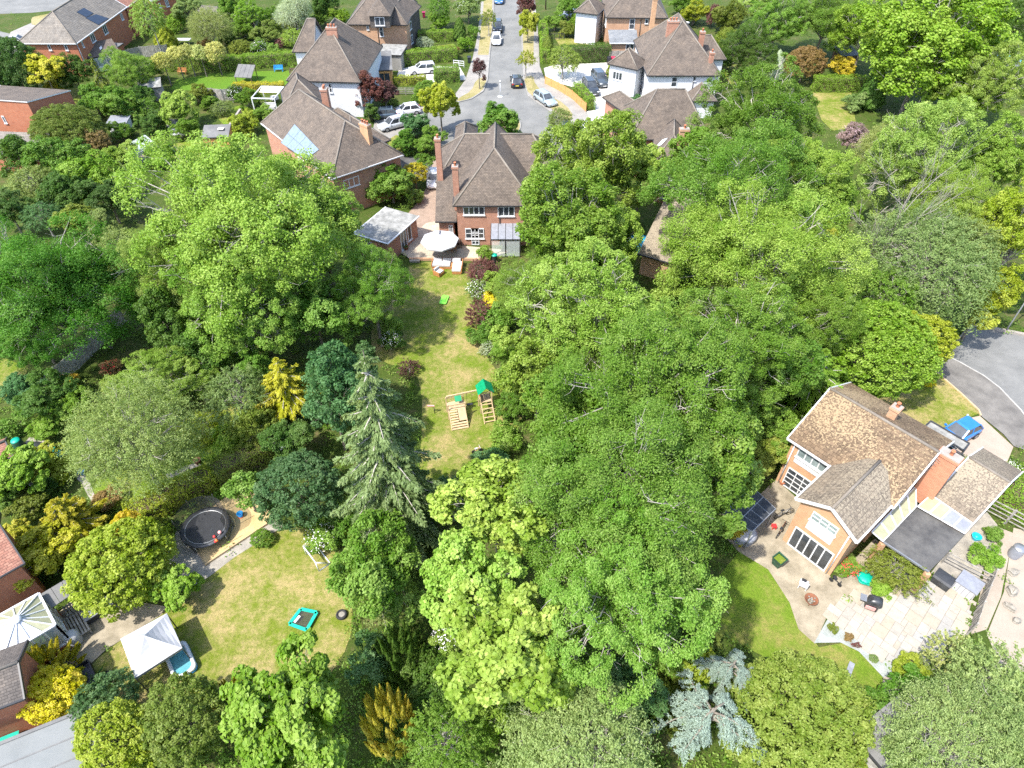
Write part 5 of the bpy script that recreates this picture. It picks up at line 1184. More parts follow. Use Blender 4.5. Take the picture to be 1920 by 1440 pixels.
# dark flat roofs beside the conservatory
h = house('lean_to', 'dark felt lean-to roof in three panels beside the conservatory', 115, 1130, 'outbuilding')
a0, a1, b1, b0 = at(74, 1115, 2.3), at(136, 1078, 2.3), at(144, 1108, 2.2), at(96, 1140, 2.2)
for i in range(3):
    def L_(p, q, k): return p+(q-p)*k
    q = [L_(a0, a1, (i+0.02)/3), L_(a0, a1, (i+0.98)/3), L_(b0, b1, (i+0.98)/3), L_(b0, b1, (i+0.02)/3)]; m = MB(); m.face(q[::-1], 'felt'); m.face([x-Vector((0, 0, 0.06)) for x in q], 'felt')
    for e in range(4): m.face([q[e]-Vector((0, 0, 0.06)), q[(e+1) % 4]-Vector((0, 0, 0.06)), q[(e+1) % 4], q[e]], 'felt')
    wpart(m, 'roof_panel', h)
m = MB()
for q in (a0, a1, b1, b0): m.box((q.x, q.y, 1.07), (0.1, 0.1, 2.14), 'wood_grey')
wpart(m, 'frame', h)

# greenhouse
c = at(264, 296); t = thing('greenhouse', 'small glass greenhouse with pale frame among the far left shrubs', 'greenhouse', (c.x, c.y, 0), R(-24)); w2, d2, e_, r_ = 1.25, 1.9, 1.6, 2.35; m = MB()
V = lambda x, y, z: Vector((x, y, z))
for x in (-w2, w2):
    for k in range(4): y = -d2+2*d2*k/3; m.bar(V(x, y, 0), V(x, y, e_), 0.05, 0.05, 'pvc_white', V(1, 0, 0)); m.bar(V(x, y, e_), V(0, y, r_), 0.05, 0.05, 'pvc_white')
    m.bar(V(x, -d2, e_), V(x, d2, e_), 0.06, 0.06, 'pvc_white'); m.bar(V(x, -d2, 0.05), V(x, d2, 0.05), 0.06, 0.1, 'pvc_white')
m.bar(V(0, -d2, r_), V(0, d2, r_), 0.07, 0.07, 'pvc_white')
for y in (-d2, d2): m.bar(V(-w2, y, e_), V(w2, y, e_), 0.05, 0.05, 'pvc_white'); m.bar(V(0.4, y, 0), V(0.4, y, 2.1), 0.05, 0.05, 'pvc_white', V(1, 0, 0)); m.bar(V(-0.4, y, 0), V(-0.4, y, 2.1), 0.05, 0.05, 'pvc_white', V(1, 0, 0)); m.bar(V(-w2, y, 0.05), V(w2, y, 0.05), 0.06, 0.1, 'pvc_white')
m.build('frame', t)
for s_ in (-1, 1):
    for k in range(3):
        y0, y1 = -d2+2*d2*k/3+0.03, -d2+2*d2*(k+1)/3-0.03
        m = MB(); m.face([V(s_*w2, y0, 0.1), V(s_*w2, y1, 0.1), V(s_*w2, y1, e_), V(s_*w2, y0, e_)], 'glass_clear'); m.build('pane', t)
        m = MB(); m.face([V(s_*w2, y0, e_+0.02), V(s_*w2, y1, e_+0.02), V(0, y1, r_+0.02), V(0, y0, r_+0.02)], 'glass_clear'); m.build('roof_pane', t)
for y in (-d2, d2): m = MB(); m.face([V(-w2, y, 0.1), V(w2, y, 0.1), V(w2, y, e_), V(0, y, r_), V(-w2, y, e_)], 'glass_clear'); m.build('pane', t)
m = MB(); m.box((0.75, 0, 0.45), (0.6, 3.2, 0.06), 'wood_pale'); m.build('staging', t)
c = at(535, 848); t = thing('cold_frame', 'glass cold frame glimpsed behind the dark domed tree', 'cold frame', (c.x, c.y, 0), R(-20)); m = MB(); m.box((0, 0, 0.35), (2.2, 1.4, 0.7), 'metal_grey'); m.build('frame', t); m = MB(); m.face([V(-1.0, -0.6, 0.72), V(1.0, -0.6, 0.72), V(1.0, 0.6, 0.72), V(-1.0, 0.6, 0.72)], 'glass_pale'); m.build('pane', t); m = MB(); m.bar((0, -0.65, 0.74), (0, 0.65, 0.74), 0.05, 0.05, 'pvc_white'); m.build('glazing_bar', t)

# white pergola with sail, dark pergola, benches
c = at(510, 205); t = thing('pergola', 'white pergola with cream sail beside the white house', 'pergola', (c.x, c.y, 0), R(-4))
for x in (-1.7, 1.7):
    for y in (-2.2, 2.2): m = MB(); m.box((x, y, 1.25), (0.12, 0.12, 2.5), 'pvc_white'); m.build('post', t)
for a_, b_ in (((-1.7, -2.2), (1.7, -2.2)), ((-1.7, 2.2), (1.7, 2.2)), ((-1.7, -2.2), (-1.7, 2.2)), ((1.7, -2.2), (1.7, 2.2))): m = MB(); m.bar((*a_, 2.5), (*b_, 2.5), 0.1, 0.16, 'pvc_white'); m.build('beam', t)
m = MB()
for k in range(6):
    y0, y1 = 0.1+k*0.34, 0.1+(k+1)*0.34; z0, z1 = 2.45-0.12*math.sin(k*1.0), 2.45-0.12*math.sin((k+1)*1.0); m.face([V(-1.5, y0, z0), V(1.5, y0, z0), V(1.5, y1, z1), V(-1.5, y1, z1)], 'fabric_cream', smooth=True)
m.build('sail', t)
c = at(507, 205); t = thing('garden_sofa', 'white garden sofa under the white pergola', 'sofa', (c.x, c.y, 0)); m = MB(); m.box((0, 0, 0.3), (1.6, 0.7, 0.35), 'fabric_white'); m.build('seat', t); m = MB(); m.box((0, 0.4, 0.62), (1.6, 0.18, 0.5), 'fabric_white'); m.build('backrest', t)
c = at(516, 190); t = thing('garden_table', 'round white cloth covered table under the white pergola', 'table', (c.x, c.y, 0)); m = MB(); m.lathe([(0.0, 0.74), (0.6, 0.74), (0.66, 0.4)], 'fabric_white', 14); m.build('cloth', t); m = MB(); m.tube([(0, 0, 0), (0, 0, 0.72)], 0.06, 'metal_grey', 6); m.build('leg', t)
c = at(464, 152); t = thing('slatted_pergola', 'tilted dark slatted pergola on the vivid lawn', 'solar panel', (c.x, c.y, 0), R(-8));  # tilted pergola-like stand with dark slats, no solar cells
for x in (-1.3, 1.3):
    for y, z in ((-1.1, 1.0), (1.1, 2.1)): m = MB(); m.box((x, y, z/2), (0.1, 0.1, z), 'wood_dark'); m.build('leg', t)
for k in range(4): x0 = -1.45+k*0.73; m = MB(); m.face([V(x0, -1.2, 1.02), V(x0+0.7, -1.2, 1.02), V(x0+0.7, 1.2, 2.18), V(x0, 1.2, 2.18)], 'felt'); m.face([V(x0, 1.2, 2.12), V(x0+0.7, 1.2, 2.12), V(x0+0.7, -1.2, 0.96), V(x0, -1.2, 0.96)], 'felt'); m.build('panel', t)
def bench(u, v, rz, mat, label):
    t = thing('garden_bench', label, 'bench', tuple(at(u, v, 0.02)), rz); m = MB()
    for k in range(3): m.box((0, -0.18+k*0.17, 0.45), (1.5, 0.14, 0.04), mat)
    m.build('seat', t); m = MB()
    for k in range(3): m.box((0, 0.3+0.03*k, 0.58+k*0.15), (1.5, 0.03, 0.12), mat)
    m.build('backrest', t)
    for x in (-0.66, 0.66):
        for y, z in ((-0.22, 0.62), (0.28, 0.92)): m = MB(); m.box((x, y, z/2), (0.07, 0.07, z), mat); m.build('leg', t)
        m = MB(); m.box((x, 0.02, 0.64), (0.07, 0.6, 0.05), mat); m.build('armrest', t)
bench(343, 139, R(-6), 'wood_teak', 'brown wooden bench in front of the long bright hedge'); bench(523, 134, R(4), 'blue_plastic', 'blue bench in front of the bright clipped hedge'); bench(552, 140, R(0), 'wood_dark', 'dark bench at the corner of the white house')

# bird bath, cat, ball on the far left lawn
t = thing('bird_bath', 'stone bird bath on the small far left lawn', 'bird bath', tuple(at(89, 188, 0.02))); m = MB(); m.lathe([(0.25, 0), (0.12, 0.15), (0.1, 0.8), (0.2, 0.9)], 'cement', 12); m.build('pedestal', t); m = MB(); m.lathe([(0.1, 0.88), (0.42, 1.0), (0.45, 1.08), (0.36, 1.05), (0.0, 1.0)], 'cement', 14); m.build('bowl', t)
t = thing('garden_lounger', 'low black and white lounger on the small far left lawn', 'lounger', tuple(at(76, 200, 0.02)), R(10)); m = MB(); m.box((0, 0, 0.3), (1.5, 0.6, 0.1), 'fabric_white'); m.build('seat', t); m = MB(); m.box((-0.9, 0, 0.5), (0.5, 0.6, 0.08), 'black_plastic', M=Matrix.Rotation(R(40), 3, 'Y')); m.build('backrest', t); m = MB(); m.box((0, 0, 0.12), (1.2, 0.4, 0.22), 'metal_dark'); m.build('frame', t)
t = thing('kettle_barbecue', 'round black kettle barbecue on the small far left lawn', 'barbecue', tuple(at(72, 230, 0.02))); m = MB(); m.ball((0, 0, 0.85), 0.32, 'black_plastic', 14, 8, (1, 1, 0.9)); m.build('bowl', t)
for k in range(3): m = MB(); a = k*2.094; m.tube([(0.15*math.cos(a), 0.15*math.sin(a), 0.65), (0.35*math.cos(a), 0.35*math.sin(a), 0)], 0.025, 'metal_grey', 5); m.build('leg', t)

# ------------------------------------------------------------------ patio of the house at the end of the lawn
c = at(828, 470); t = thing('parasol', 'large white cantilever parasol on the patio behind the brick house', 'parasol', (c.x, c.y, 0.16)); m = MB()
pc = at(824, 446, 2.6)-Vector((c.x, c.y, 0.16)); pc.z = 0; S = 8; r_ = 2.05
for k in range(S):
    a0, a1 = k*2*math.pi/S+0.2, (k+1)*2*math.pi/S+0.2
    A0, A1 = pc+V(r_*math.cos(a0), r_*math.sin(a0), 2.15), pc+V(r_*math.cos(a1), r_*math.sin(a1), 2.15); top = pc+V(0, 0, 2.85)
    M0, M1 = A0.lerp(top, 0.5)+V(0, 0, -0.03), A1.lerp(top, 0.5)+V(0, 0, -0.03)
    m.face([A0, A1, M1, M0], 'fabric_white'); m.face([M0, M1, top], 'fabric_white'); m.face([A0-V(0, 0, 0.15), A1-V(0, 0, 0.15), A1, A0], 'fabric_white')
m.build('canopy', t)
for k in range(S): a0 = k*2*math.pi/S+0.2; m = MB(); m.tube([pc+V(0, 0, 2.78), pc+V(r_*0.97*math.cos(a0), r_*0.97*math.sin(a0), 2.13)], 0.015, 'metal_grey', 4); m.build('rib', t)
m = MB(); m.tube([(0, 0, 0), (0, 0, 2.4)], 0.06, 'poly_grey', 8); m.tube([(0, 0, 2.4), tuple(pc+V(0, 0, 2.95))], 0.05, 'poly_grey', 6); m.build('pole', t); m = MB(); m.box((0, 0, 0.05), (0.9, 0.9, 0.1), 'concrete'); m.build('base', t)
c = at(848, 465); t = thing('dining_table', 'wooden dining table beside the white parasol', 'table', (c.x, c.y, 0.16), R(10)); m = MB(); m.box((0, 0, 0.74), (1.8, 1.0, 0.05), 'wood_dark'); m.build('table_top', t)
for x in (-0.8, 0.8):
    for y in (-0.4, 0.4): m = MB(); m.box((x, y, 0.36), (0.08, 0.08, 0.72), 'wood_dark'); m.build('leg', t)
def chair(u, v, rz, mat, label, z=0.16):
    t = thing('wooden_chair', label, 'chair', tuple(at(u, v)+V(0, 0, z)), rz); m = MB(); m.box((0, 0, 0.45), (0.5, 0.5, 0.05), mat); m.build('seat', t); m = MB(); m.box((0, 0.24, 0.72), (0.5, 0.05, 0.42), mat); m.build('backrest', t)
    for x in (-0.22, 0.22):
        for y in (-0.22, 0.22): m = MB(); m.box((x, y, 0.22), (0.05, 0.05, 0.44), mat); m.build('leg', t)
chair(842, 473, R(190), 'wood_teak', 'reddish wooden chair next to the parasol pole'); chair(852, 473, R(185), 'wood_teak', 'reddish wooden chair at the corner of the dining table'); chair(862, 466, R(-80), 'wood_dark', 'dark wooden chair at the end of the dining table')
c = at(843, 504); t = thing('corner_sofa', 'wooden corner sofa with white cushions on the lawn', 'sofa', (c.x, c.y, 0.02), R(-2))
m = MB(); m.box((-0.35, 0.35, 0.18), (3.0, 1.0, 0.3), 'wood_teak'); m.box((0.85, -0.6, 0.18), (0.95, 0.9, 0.3), 'wood_teak'); m.build('frame', t)
m = MB(); m.box((-0.35, 0.85, 0.45), (3.0, 0.08, 0.5), 'wood_teak'); m.build('backrest', t); m = MB(); m.box((1.38, -0.1, 0.45), (0.08, 1.9, 0.5), 'wood_teak'); m.build('armrest', t); m = MB(); m.box((-1.89, 0.35, 0.4), (0.08, 1.0, 0.4), 'wood_teak'); m.build('armrest', t)
for x in (-1.35, -0.4): m = MB(); m.box((x, 0.28, 0.42), (0.92, 0.86, 0.16), 'fabric_white'); m.build('cushion', t)
m = MB(); m.box((0.82, 0.28, 0.42), (0.95, 0.86, 0.16), 'fabric_white'); m.build('cushion', t); m = MB(); m.box((0.82, -0.6, 0.42), (0.92, 0.84, 0.16), 'fabric_white'); m.build('cushion', t)
for x in (-1.3, -0.3, 0.7): m = MB(); m.box((x, 0.74, 0.62), (0.9, 0.16, 0.4), 'fabric_white', M=Matrix.Rotation(R(-14), 3, 'X')); m.build('back_cushion', t)
c = at(823, 515); t = thing('garden_armchair', 'wooden garden armchair with white cushions turned towards the corner sofa', 'armchair', (c.x, c.y, 0.02), R(55)); m = MB(); m.box((0, 0, 0.18), (0.85, 0.85, 0.3), 'wood_teak'); m.build('frame', t); m = MB(); m.box((0, 0, 0.41), (0.72, 0.74, 0.15), 'fabric_white'); m.build('cushion', t); m = MB(); m.box((0, 0.4, 0.5), (0.85, 0.1, 0.55), 'wood_teak'); m.build('backrest', t)
for x in (-0.4, 0.4): m = MB(); m.box((x, 0, 0.42), (0.08, 0.85, 0.3), 'wood_teak'); m.build('armrest', t)
m = MB(); m.box((0, 0.28, 0.6), (0.7, 0.16, 0.36), 'fabric_white'); m.build('back_cushion', t)
c = at(833, 564); t = thing('sand_tray', 'lime green plastic tray lying on the lawn', 'sand tray', (c.x, c.y, 0.02), R(80)); m = MB(); m.loft([[V(sx*a, sy*b_, z) for sx, sy in ((-0.8, -1), (0.8, -1), (1, -0.8), (1, 0.8), (0.8, 1), (-0.8, 1), (-1, 0.8), (-1, -0.8))] for a, b_, z in ((0.65, 0.30, 0), (0.72, 0.36, 0.16))], 'lime_plastic'); m.build('tray', t); m = MB(); m.loft([[V(sx*a, sy*b_, z) for sx, sy in ((-1, -1), (1, -1), (1, 1), (-1, 1))] for a, b_, z in ((0.35, 0.22, 0.16), (0.3, 0.18, 0.24))], 'lime_plastic'); m.build('lid', t)
c = at(762, 470); t = thing('plant_pot', 'dark red plant pot on the patio beside the garage', 'plant pot', (c.x, c.y, 0.16)); m = MB(); m.lathe([(0.2, 0), (0.32, 0.35), (0.34, 0.4), (0.28, 0.38), (0.0, 0.33)], 'rust', 14); m.build('pot', t); m = MB(); m.lathe([(0.27, 0.385), (0.0, 0.40)], 'soil', 12); m.build('compost', t)
c = at(927, 492); t = thing('water_butt', 'dark water butt with teal lid beside the red border shrub', 'water butt', (c.x, c.y, 0)); m = MB(); m.lathe([(0.3, 0), (0.34, 0.5), (0.3, 0.95)], 'black_plastic', 14); m.build('barrel', t); m = MB(); m.lathe([(0.33, 0.95), (0.32, 1.0), (0.0, 1.05)], 'teal_plastic', 14); m.build('lid', t)
t = thing('step', 'pale stone step between patio and lawn', 'step', tuple(at(778, 490))); m = MB(); m.box((0, 0, 0.1), (1.1, 0.5, 0.2), 'rock'); m.build('tread', t)

# ------------------------------------------------------------------ play frame on the lawn
c = at(885, 790); t = thing('play_frame', 'wooden play frame with stair tower, swing beam and green roofed ladder tower', 'play frame', (c.x, c.y, 0.02))
org = Vector((c.x, c.y, 0.0))
A = at(858, 785)-org; B2 = at(913, 775)-org; fx = (B2-A).normalized(); fy = Vector((-fx.y, fx.x, 0)); ang = math.atan2(fx.y, fx.x)
wd = 'wood_pale'
def Q(o, x, y, z): return o+fx*x+fy*y+V(0, 0, z)
for o, hw_, top, zp in ((A+fy*0.5, 0.72, 1.75, 1.1), (B2+fy*0.55, 0.48, 2.5, 1.3)):
    for x in (-hw_, hw_):
        for y in (-0.45, 0.45): m = MB(); m.bar(Q(o, x, y, 0), Q(o, x, y, top), 0.09, 0.09, wd, Vector((1, 0, 0))); m.build('post', t)
    for k in range(7): y = -0.42+k*0.14; m = MB(); m.bar(Q(o, -hw_, y, zp), Q(o, hw_, y, zp), 0.12, 0.03, wd); m.build('deck_board', t)
    for y in (-0.45, 0.45):
        if o is not None: m = MB(); m.bar(Q(o, -hw_, y, top-0.1), Q(o, hw_, y, top-0.1), 0.05, 0.1, wd); m.build('rail', t)
    n = 8 if hw_ > 0.6 else 5
    for k in range(n):
        f = (k+0.5)/n; y = -0.5-(1-f)*1.25; z = zp*f; m = MB(); m.bar(Q(o, -hw_*0.95, y, z), Q(o, hw_*0.95 if not (hw_ > 0.6 and 3 <= k) else 0.02, y, z), 0.17 if hw_ > 0.6 else 0.08, 0.035, wd); m.build('tread', t)
    for x in (-hw_*0.95, hw_*0.95): m = MB(); m.bar(Q(o, x, -1.75, 0.02), Q(o, x, -0.48, zp), 0.06, 0.1, wd); m.build('stringer', t)
o = A+fy*0.5; m = MB(); m.face([Q(o, 0.06, -1.2, 0.45), Q(o, 0.66, -1.2, 0.45), Q(o, 0.66, -0.46, zp-0.1), Q(o, 0.06, -0.46, zp-0.1)], wd); m.build('climbing_board', t)
m = MB(); m.bar(Q(A, -0.7, 0.95, 1.85), Q(B2, 0.0, 1.0, 1.95), 0.1, 0.1, wd); m.build('swing_beam', t)
mid = (A+B2)/2+fy*0.97
for x in (-0.22, 0.22): m = MB(); m.tube([Q(mid, x, 0, 1.88), Q(mid, x, 0, 0.45)], 0.012, 'rubber', 4); m.build('rope', t)
m = MB(); m.box(Q(mid, 0, 0, 0.44), (0.5, 0.2, 0.05), 'black_plastic', ang); m.build('swing_seat', t)
o = B2+fy*0.55
for s_ in (-1, 1): m = MB(); q = [Q(o, 0, -0.6, 3.0), Q(o, 0, 0.6, 3.0), Q(o, s_*0.68, 0.6, 2.35), Q(o, s_*0.68, -0.6, 2.35)]; m.face(q, 'green_plastic'); m.face([x-V(0, 0, 0.02) for x in q[::-1]], 'green_plastic'); m.build('roof_sheet', t)
m = MB(); m.box(Q(A+fy*0.5, 0.25, 0.1, 1.75), (0.55, 0.5, 0.06), 'green_plastic', ang, M=Matrix.Rotation(ang, 3, 'Z') @ Matrix.Rotation(R(35), 3, 'X')); m.build('green_panel', t)
m = MB(); m.face([Q(o, -0.45, -0.48, 1.35), Q(o, -0.45, 0.45, 1.35), Q(o, -0.45, 0.45, 1.9), Q(o, -0.45, -0.48, 1.9)], 'orange_plastic'); m.build('side_panel', t)
t = thing('toy_bicycle', 'small pink and grey toy bicycle lying at the lawn edge', 'toy', tuple(at(895, 848, 0.02)), R(20)); m = MB()
for x in (-0.3, 0.3): m2 = MB(); m2.tube([(x, -0.03, 0.18), (x, 0.03, 0.18)], 0.18, 'rubber', 12); m2.build('wheel', t)
m.tube([(-0.3, 0, 0.18), (0, 0, 0.42), (0.3, 0, 0.18)], 0.03, 'pink_plastic', 6); m.tube([(0, 0, 0.42), (0.22, 0, 0.6)], 0.03, 'pink_plastic', 6); m.build('frame', t); m = MB(); m.box((-0.08, 0, 0.5), (0.25, 0.14, 0.06), 'fabric_white'); m.build('saddle', t); m = MB(); m.tube([(0.22, -0.2, 0.62), (0.22, 0.2, 0.62)], 0.025, 'fabric_white', 5); m.build('handlebar', t)
t = thing('garden_post', 'pale pink washing post beside the spruce', 'post', tuple(at(815, 775, 0.02))); m = MB(); m.tube([(0, 0, 0), (0, 0, 0.9)], 0.03, 'metal_dark', 6); m.build('post', t); m = MB(); m.box((-0.25, 0, 0.92), (0.6, 0.12, 0.1), 'pink_plastic'); m.build('crossbar', t)

# ------------------------------------------------------------------ trampoline in the sand pit
c = at(392, 1000); t = thing('trampoline', 'round trampoline with dark safety net standing in the sand pit', 'trampoline', (c.x, c.y, 0.05)); rr = 1.72
m = MB(); m.lathe([(rr, 0.72), (rr+0.02, 0.78), (rr-0.2, 0.8), (rr-0.34, 0.78)], 'metal_dark', 36); m.build('pad', t)
m = MB(); m.lathe([(rr-0.34, 0.76), (0.0, 0.73)], 'black_plastic', 36, smooth=False); m.build('jumping_mat', t)
m = MB(); m.lathe([(rr-0.31, 0.79), (rr-0.335, 0.80), (rr-0.35, 0.785)], 'metal_grey', 36); m.build('rim', t)
m = MB(); N_ = 30
for k in range(N_):
    a0, a1 = k*2*math.pi/N_, (k+1)*2*math.pi/N_
    if 3.6 < a0 < 6.0: continue
    P0, P1 = V((rr-0.1)*math.cos(a0), (rr-0.1)*math.sin(a0), 0), V((rr-0.1)*math.cos(a1), (rr-0.1)*math.sin(a1), 0); m.face([P0+V(0, 0, 0.8), P1+V(0, 0, 0.8), P1+V(0, 0, 2.3), P0+V(0, 0, 2.3)], 'net_black')
m.build('safety_net', t)
for k in range(6): a = k*math.pi/3+0.3; m = MB(); m.tube([((rr+0.03)*math.cos(a), (rr+0.03)*math.sin(a), 0.0), ((rr+0.03)*math.cos(a), (rr+0.03)*math.sin(a), 2.35)], 0.025, 'metal_dark', 6); m.build('pole', t)
for k in range(3): a = k*2.094; m = MB(); m.tube([((rr)*math.cos(a-0.4), (rr)*math.sin(a-0.4), 0.7), ((rr)*math.cos(a-0.4), (rr)*math.sin(a-0.4), 0.02), ((rr)*math.cos(a+0.4), (rr)*math.sin(a+0.4), 0.02), ((rr)*math.cos(a+0.4), (rr)*math.sin(a+0.4), 0.7)], 0.03, 'metal_grey', 6); m.build('leg', t)
def ball(u, v, z, r_, mat, label, nm='toy_ball'):
    p = at(u, v, z); t = thing(nm, label, 'ball', (p.x, p.y, z-r_)); m = MB(); m.ball((0, 0, r_), r_, mat, 14, 10); m.build('ball', t)
ball(412, 998, 0.98, 0.14, 'pink_plastic', 'pale pink ball on the trampoline'); ball(402, 1006, 0.95, 0.11, 'red_plastic', 'red ball on the trampoline next to the handle'); ball(406, 1013, 0.95, 0.12, 'orange_plastic', 'orange ball on the trampoline'); ball(404, 1015, 0.92, 0.10, 'red_plastic', 'second red ball lying against the orange ball')
t = thing('toy_bucket', 'blue toy bucket with orange base in the sand pit', 'bucket', tuple(at(452, 968, 0.05))); m = MB(); m.lathe([(0.16, 0.0), (0.24, 0.4), (0.2, 0.38), (0.14, 0.05), (0, 0.05)], 'blue_plastic', 14); m.build('bucket', t); m = MB(); m.tube([(-0.22, 0, 0.4), (0, 0, 0.62), (0.22, 0, 0.4)], 0.015, 'green_plastic', 5); m.build('handle', t); m = MB(); m.lathe([(0.22, 0), (0.22, 0.04), (0, 0.04)], 'orange_plastic', 14); m.build('base', t)

# ------------------------------------------------------------------ gazebo lawn
cs = [at(226, 1198, 1.95), at(313, 1150, 1.95), at(342, 1215, 1.95), at(253, 1272, 1.95)]; cc = sum(cs, Vector())/4; t = thing('gazebo', 'white square party gazebo on the dry lawn', 'gazebo', (cc.x, cc.y, 0.02)); lo = [q-Vector((cc.x, cc.y, 0)) for q in cs]; ap = V(0, 0, 3.1)
for i in range(4):
    a, b_ = lo[i], lo[(i+1) % 4]; m = MB(); n = 6
    for r in range(n):
        f0, f1 = r/n, (r+1)/n
        def S_(p, f): q = p.lerp(ap, f); q.z -= 0.05*math.sin(math.pi*f); return q
        ma0, ma1 = S_((a+b_)/2, f0)-V(0, 0, 0.14*f0*(1-f0)*4), S_((a+b_)/2, f1)-V(0, 0, 0.14*f1*(1-f1)*4)
        for x0, y0 in ((a, None), (None, b_)):
            if x0 is not None: q = [S_(a, f0), ma0, ma1, S_(a, f1)]
            else: q = [ma0, S_(b_, f0), S_(b_, f1), ma1]
            if (q[1]-q[0]).cross(q[2]-q[0]).z < 0: q.reverse()
            m.face(q, 'fabric_white')
    m.build('canopy_panel', t)
    m = MB(); m.face([a-V(0, 0, 0.2), b_-V(0, 0, 0.2), b_, a], 'poly_grey'); m.build('valance', t)
    m = MB(); m.bar(a*0.98+V(0, 0, 0), V(a.x*0.98, a.y*0.98, 0), 0.05, 0.05, 'metal_dark', V(1, 0, 0)); m.build('leg', t)
c = at(341, 1242); e_ = (at(342, 1215, 1.95)-at(313, 1150, 1.95)); t = thing('paddling_pool', 'blue and white inflatable paddling pool beside the gazebo', 'paddling pool', (c.x, c.y, 0.02), math.atan2(e_.y, e_.x)); 
def rrect(a, b_, r_, z, n=5): 
    out = []
    for cx, cy, s0 in ((a-r_, b_-r_, 0), (-a+r_, b_-r_, 1), (-a+r_, -b_+r_, 2), (a-r_, -b_+r_, 3)): out += [V(cx+r_*math.cos((s0+k/n)*math.pi/2), cy+r_*math.sin((s0+k/n)*math.pi/2), z) for k in range(n+1)]
    return out
for k, mt in enumerate(('blue_plastic', 'pvc_white')):
    z = k*0.22; m = MB(); m.loft([rrect(1.15-d, 0.72-d, 0.35, z+h_) for d, h_ in ((0.05, 0.0), (0.0, 0.06), (0.0, 0.16), (0.05, 0.23), (0.17, 0.23), (0.22, 0.16), (0.22, 0.04))], mt, caps=False, smooth=True); m.build('ring', t)
m = MB(); m.face(rrect(0.95, 0.52, 0.2, 0.28), 'water'); m.build('pool_water', t)
# green framed rebounder
q4 = [at(541, 1174), at(565, 1143), at(598, 1150), at(577, 1187)]; cc = sum(q4, Vector())/4; t = thing('rebounder', 'flat square teal framed rebounder lying on the dry lawn', 'rebounder', (cc.x, cc.y, 0.02)); lo = [q-cc for q in q4]
for i in range(4): m = MB(); m.bar(lo[i]*0.9+V(0, 0, 0.22), lo[(i+1) % 4]*0.9+V(0, 0, 0.22), 0.22, 0.05, 'teal_plastic'); m.build('frame_side', t); m = MB(); m.tube([lo[i]*0.9, lo[i]*0.9+V(0, 0, 0.22)], 0.03, 'teal_plastic', 6); m.build('leg', t)
m = MB(); m.face([x*0.86+V(0, 0, 0.21) for x in lo], 'net_black'); m.build('net', t); m = MB(); m.box(lo[0]*0.25+V(-0.15, 0.05, 0.26), (0.5, 0.16, 0.06), 'pvc_white', R(60)); m.build('label_board', t)
t = thing('tyre_planter', 'old tyre lying at the lawn edge', 'tyre', tuple(at(641, 1154, 0.02))); m = MB(); m.lathe([(0.28, 0.0), (0.34, 0.02), (0.38, 0.12), (0.34, 0.22), (0.24, 0.24), (0.2, 0.12)], 'rubber', 18); m.build('tyre', t); m = MB(); m.lathe([(0.24, 0.15), (0.0, 0.17)], 'rock', 12); m.build('filling', t)
# goal
g0, g1 = at(575, 1040), at(598, 1071); dg = (g1-g0).normalized(); ng = Vector((-dg.y, dg.x, 0)); c = (g0+g1)/2; t = thing('football_goal', 'small white football goal in front of the rose bush', 'goal', (c.x, c.y, 0.02)); hh = 1.1; dp = ng*0.9 if ng.x > 0 else ng*-0.9
a, b_ = g0-c, g1-c
for p, q in ((a, a+V(0, 0, hh)), (b_, b_+V(0, 0, hh)), (a+V(0, 0, hh), b_+V(0, 0, hh)), (a+dp, a+V(0, 0, hh)), (b_+dp, b_+V(0, 0, hh)), (a+dp, b_+dp), (a, a+dp), (b_, b_+dp)): m = MB(); m.tube([p, q], 0.045, 'pvc_white', 8); m.build('bar', t)
# terrace furniture and toys near the conservatory
def box_open(u, v, L, W_, H_, rz, mat, inner, label, nm, cat):
    t = thing(nm, label, cat, tuple(at(u, v, 0.04)), rz); m = MB()
    for x, y, a, b_ in ((0, W_/2, L, 0.06), (0, -W_/2, L, 0.06), (L/2, 0, 0.06, W_), (-L/2, 0, 0.06, W_)): m.box((x, y, H_/2), (a, b_, H_), mat)
    m.build('side', t); m = MB(); m.box((0, 0, H_*0.35), (L-0.08, W_-0.08, 0.05), inner); m.build('bottom', t); return t
ex = yaw(at(253, 1272), at(342, 1215)); ey = yaw(at(142, 1244), at(160, 1284))
box_open(164, 1272, 1.7, 0.95, 0.5, ey, 'black_plastic', 'metal_dark', 'black open crate on the lawn beside the yellow shrub', 'storage_crate', 'crate')
t = thing('toy_slide', 'green and black toy slide beside the clipped blue-green dome', 'slide', tuple(at(206, 1272, 0.02)), R(-20)); m = MB(); m.face([V(-0.6, -0.25, 0.05), V(0.3, -0.25, 0.8), V(0.3, 0.25, 0.8), V(-0.6, 0.25, 0.05)], 'black_plastic'); m.build('chute', t); m = MB(); m.face([V(-0.75, -0.3, 0.1), V(-0.3, -0.3, 0.9), V(-0.35, 0.3, 0.9), V(-0.8, 0.3, 0.1)], 'green_plastic'); m.build('green_sheet', t)
for y in (-0.25, 0.25): m = MB(); m.tube([(0.3, y, 0.85), (0.6, y, 0)], 0.03, 'black_plastic', 5); m.build('leg', t)
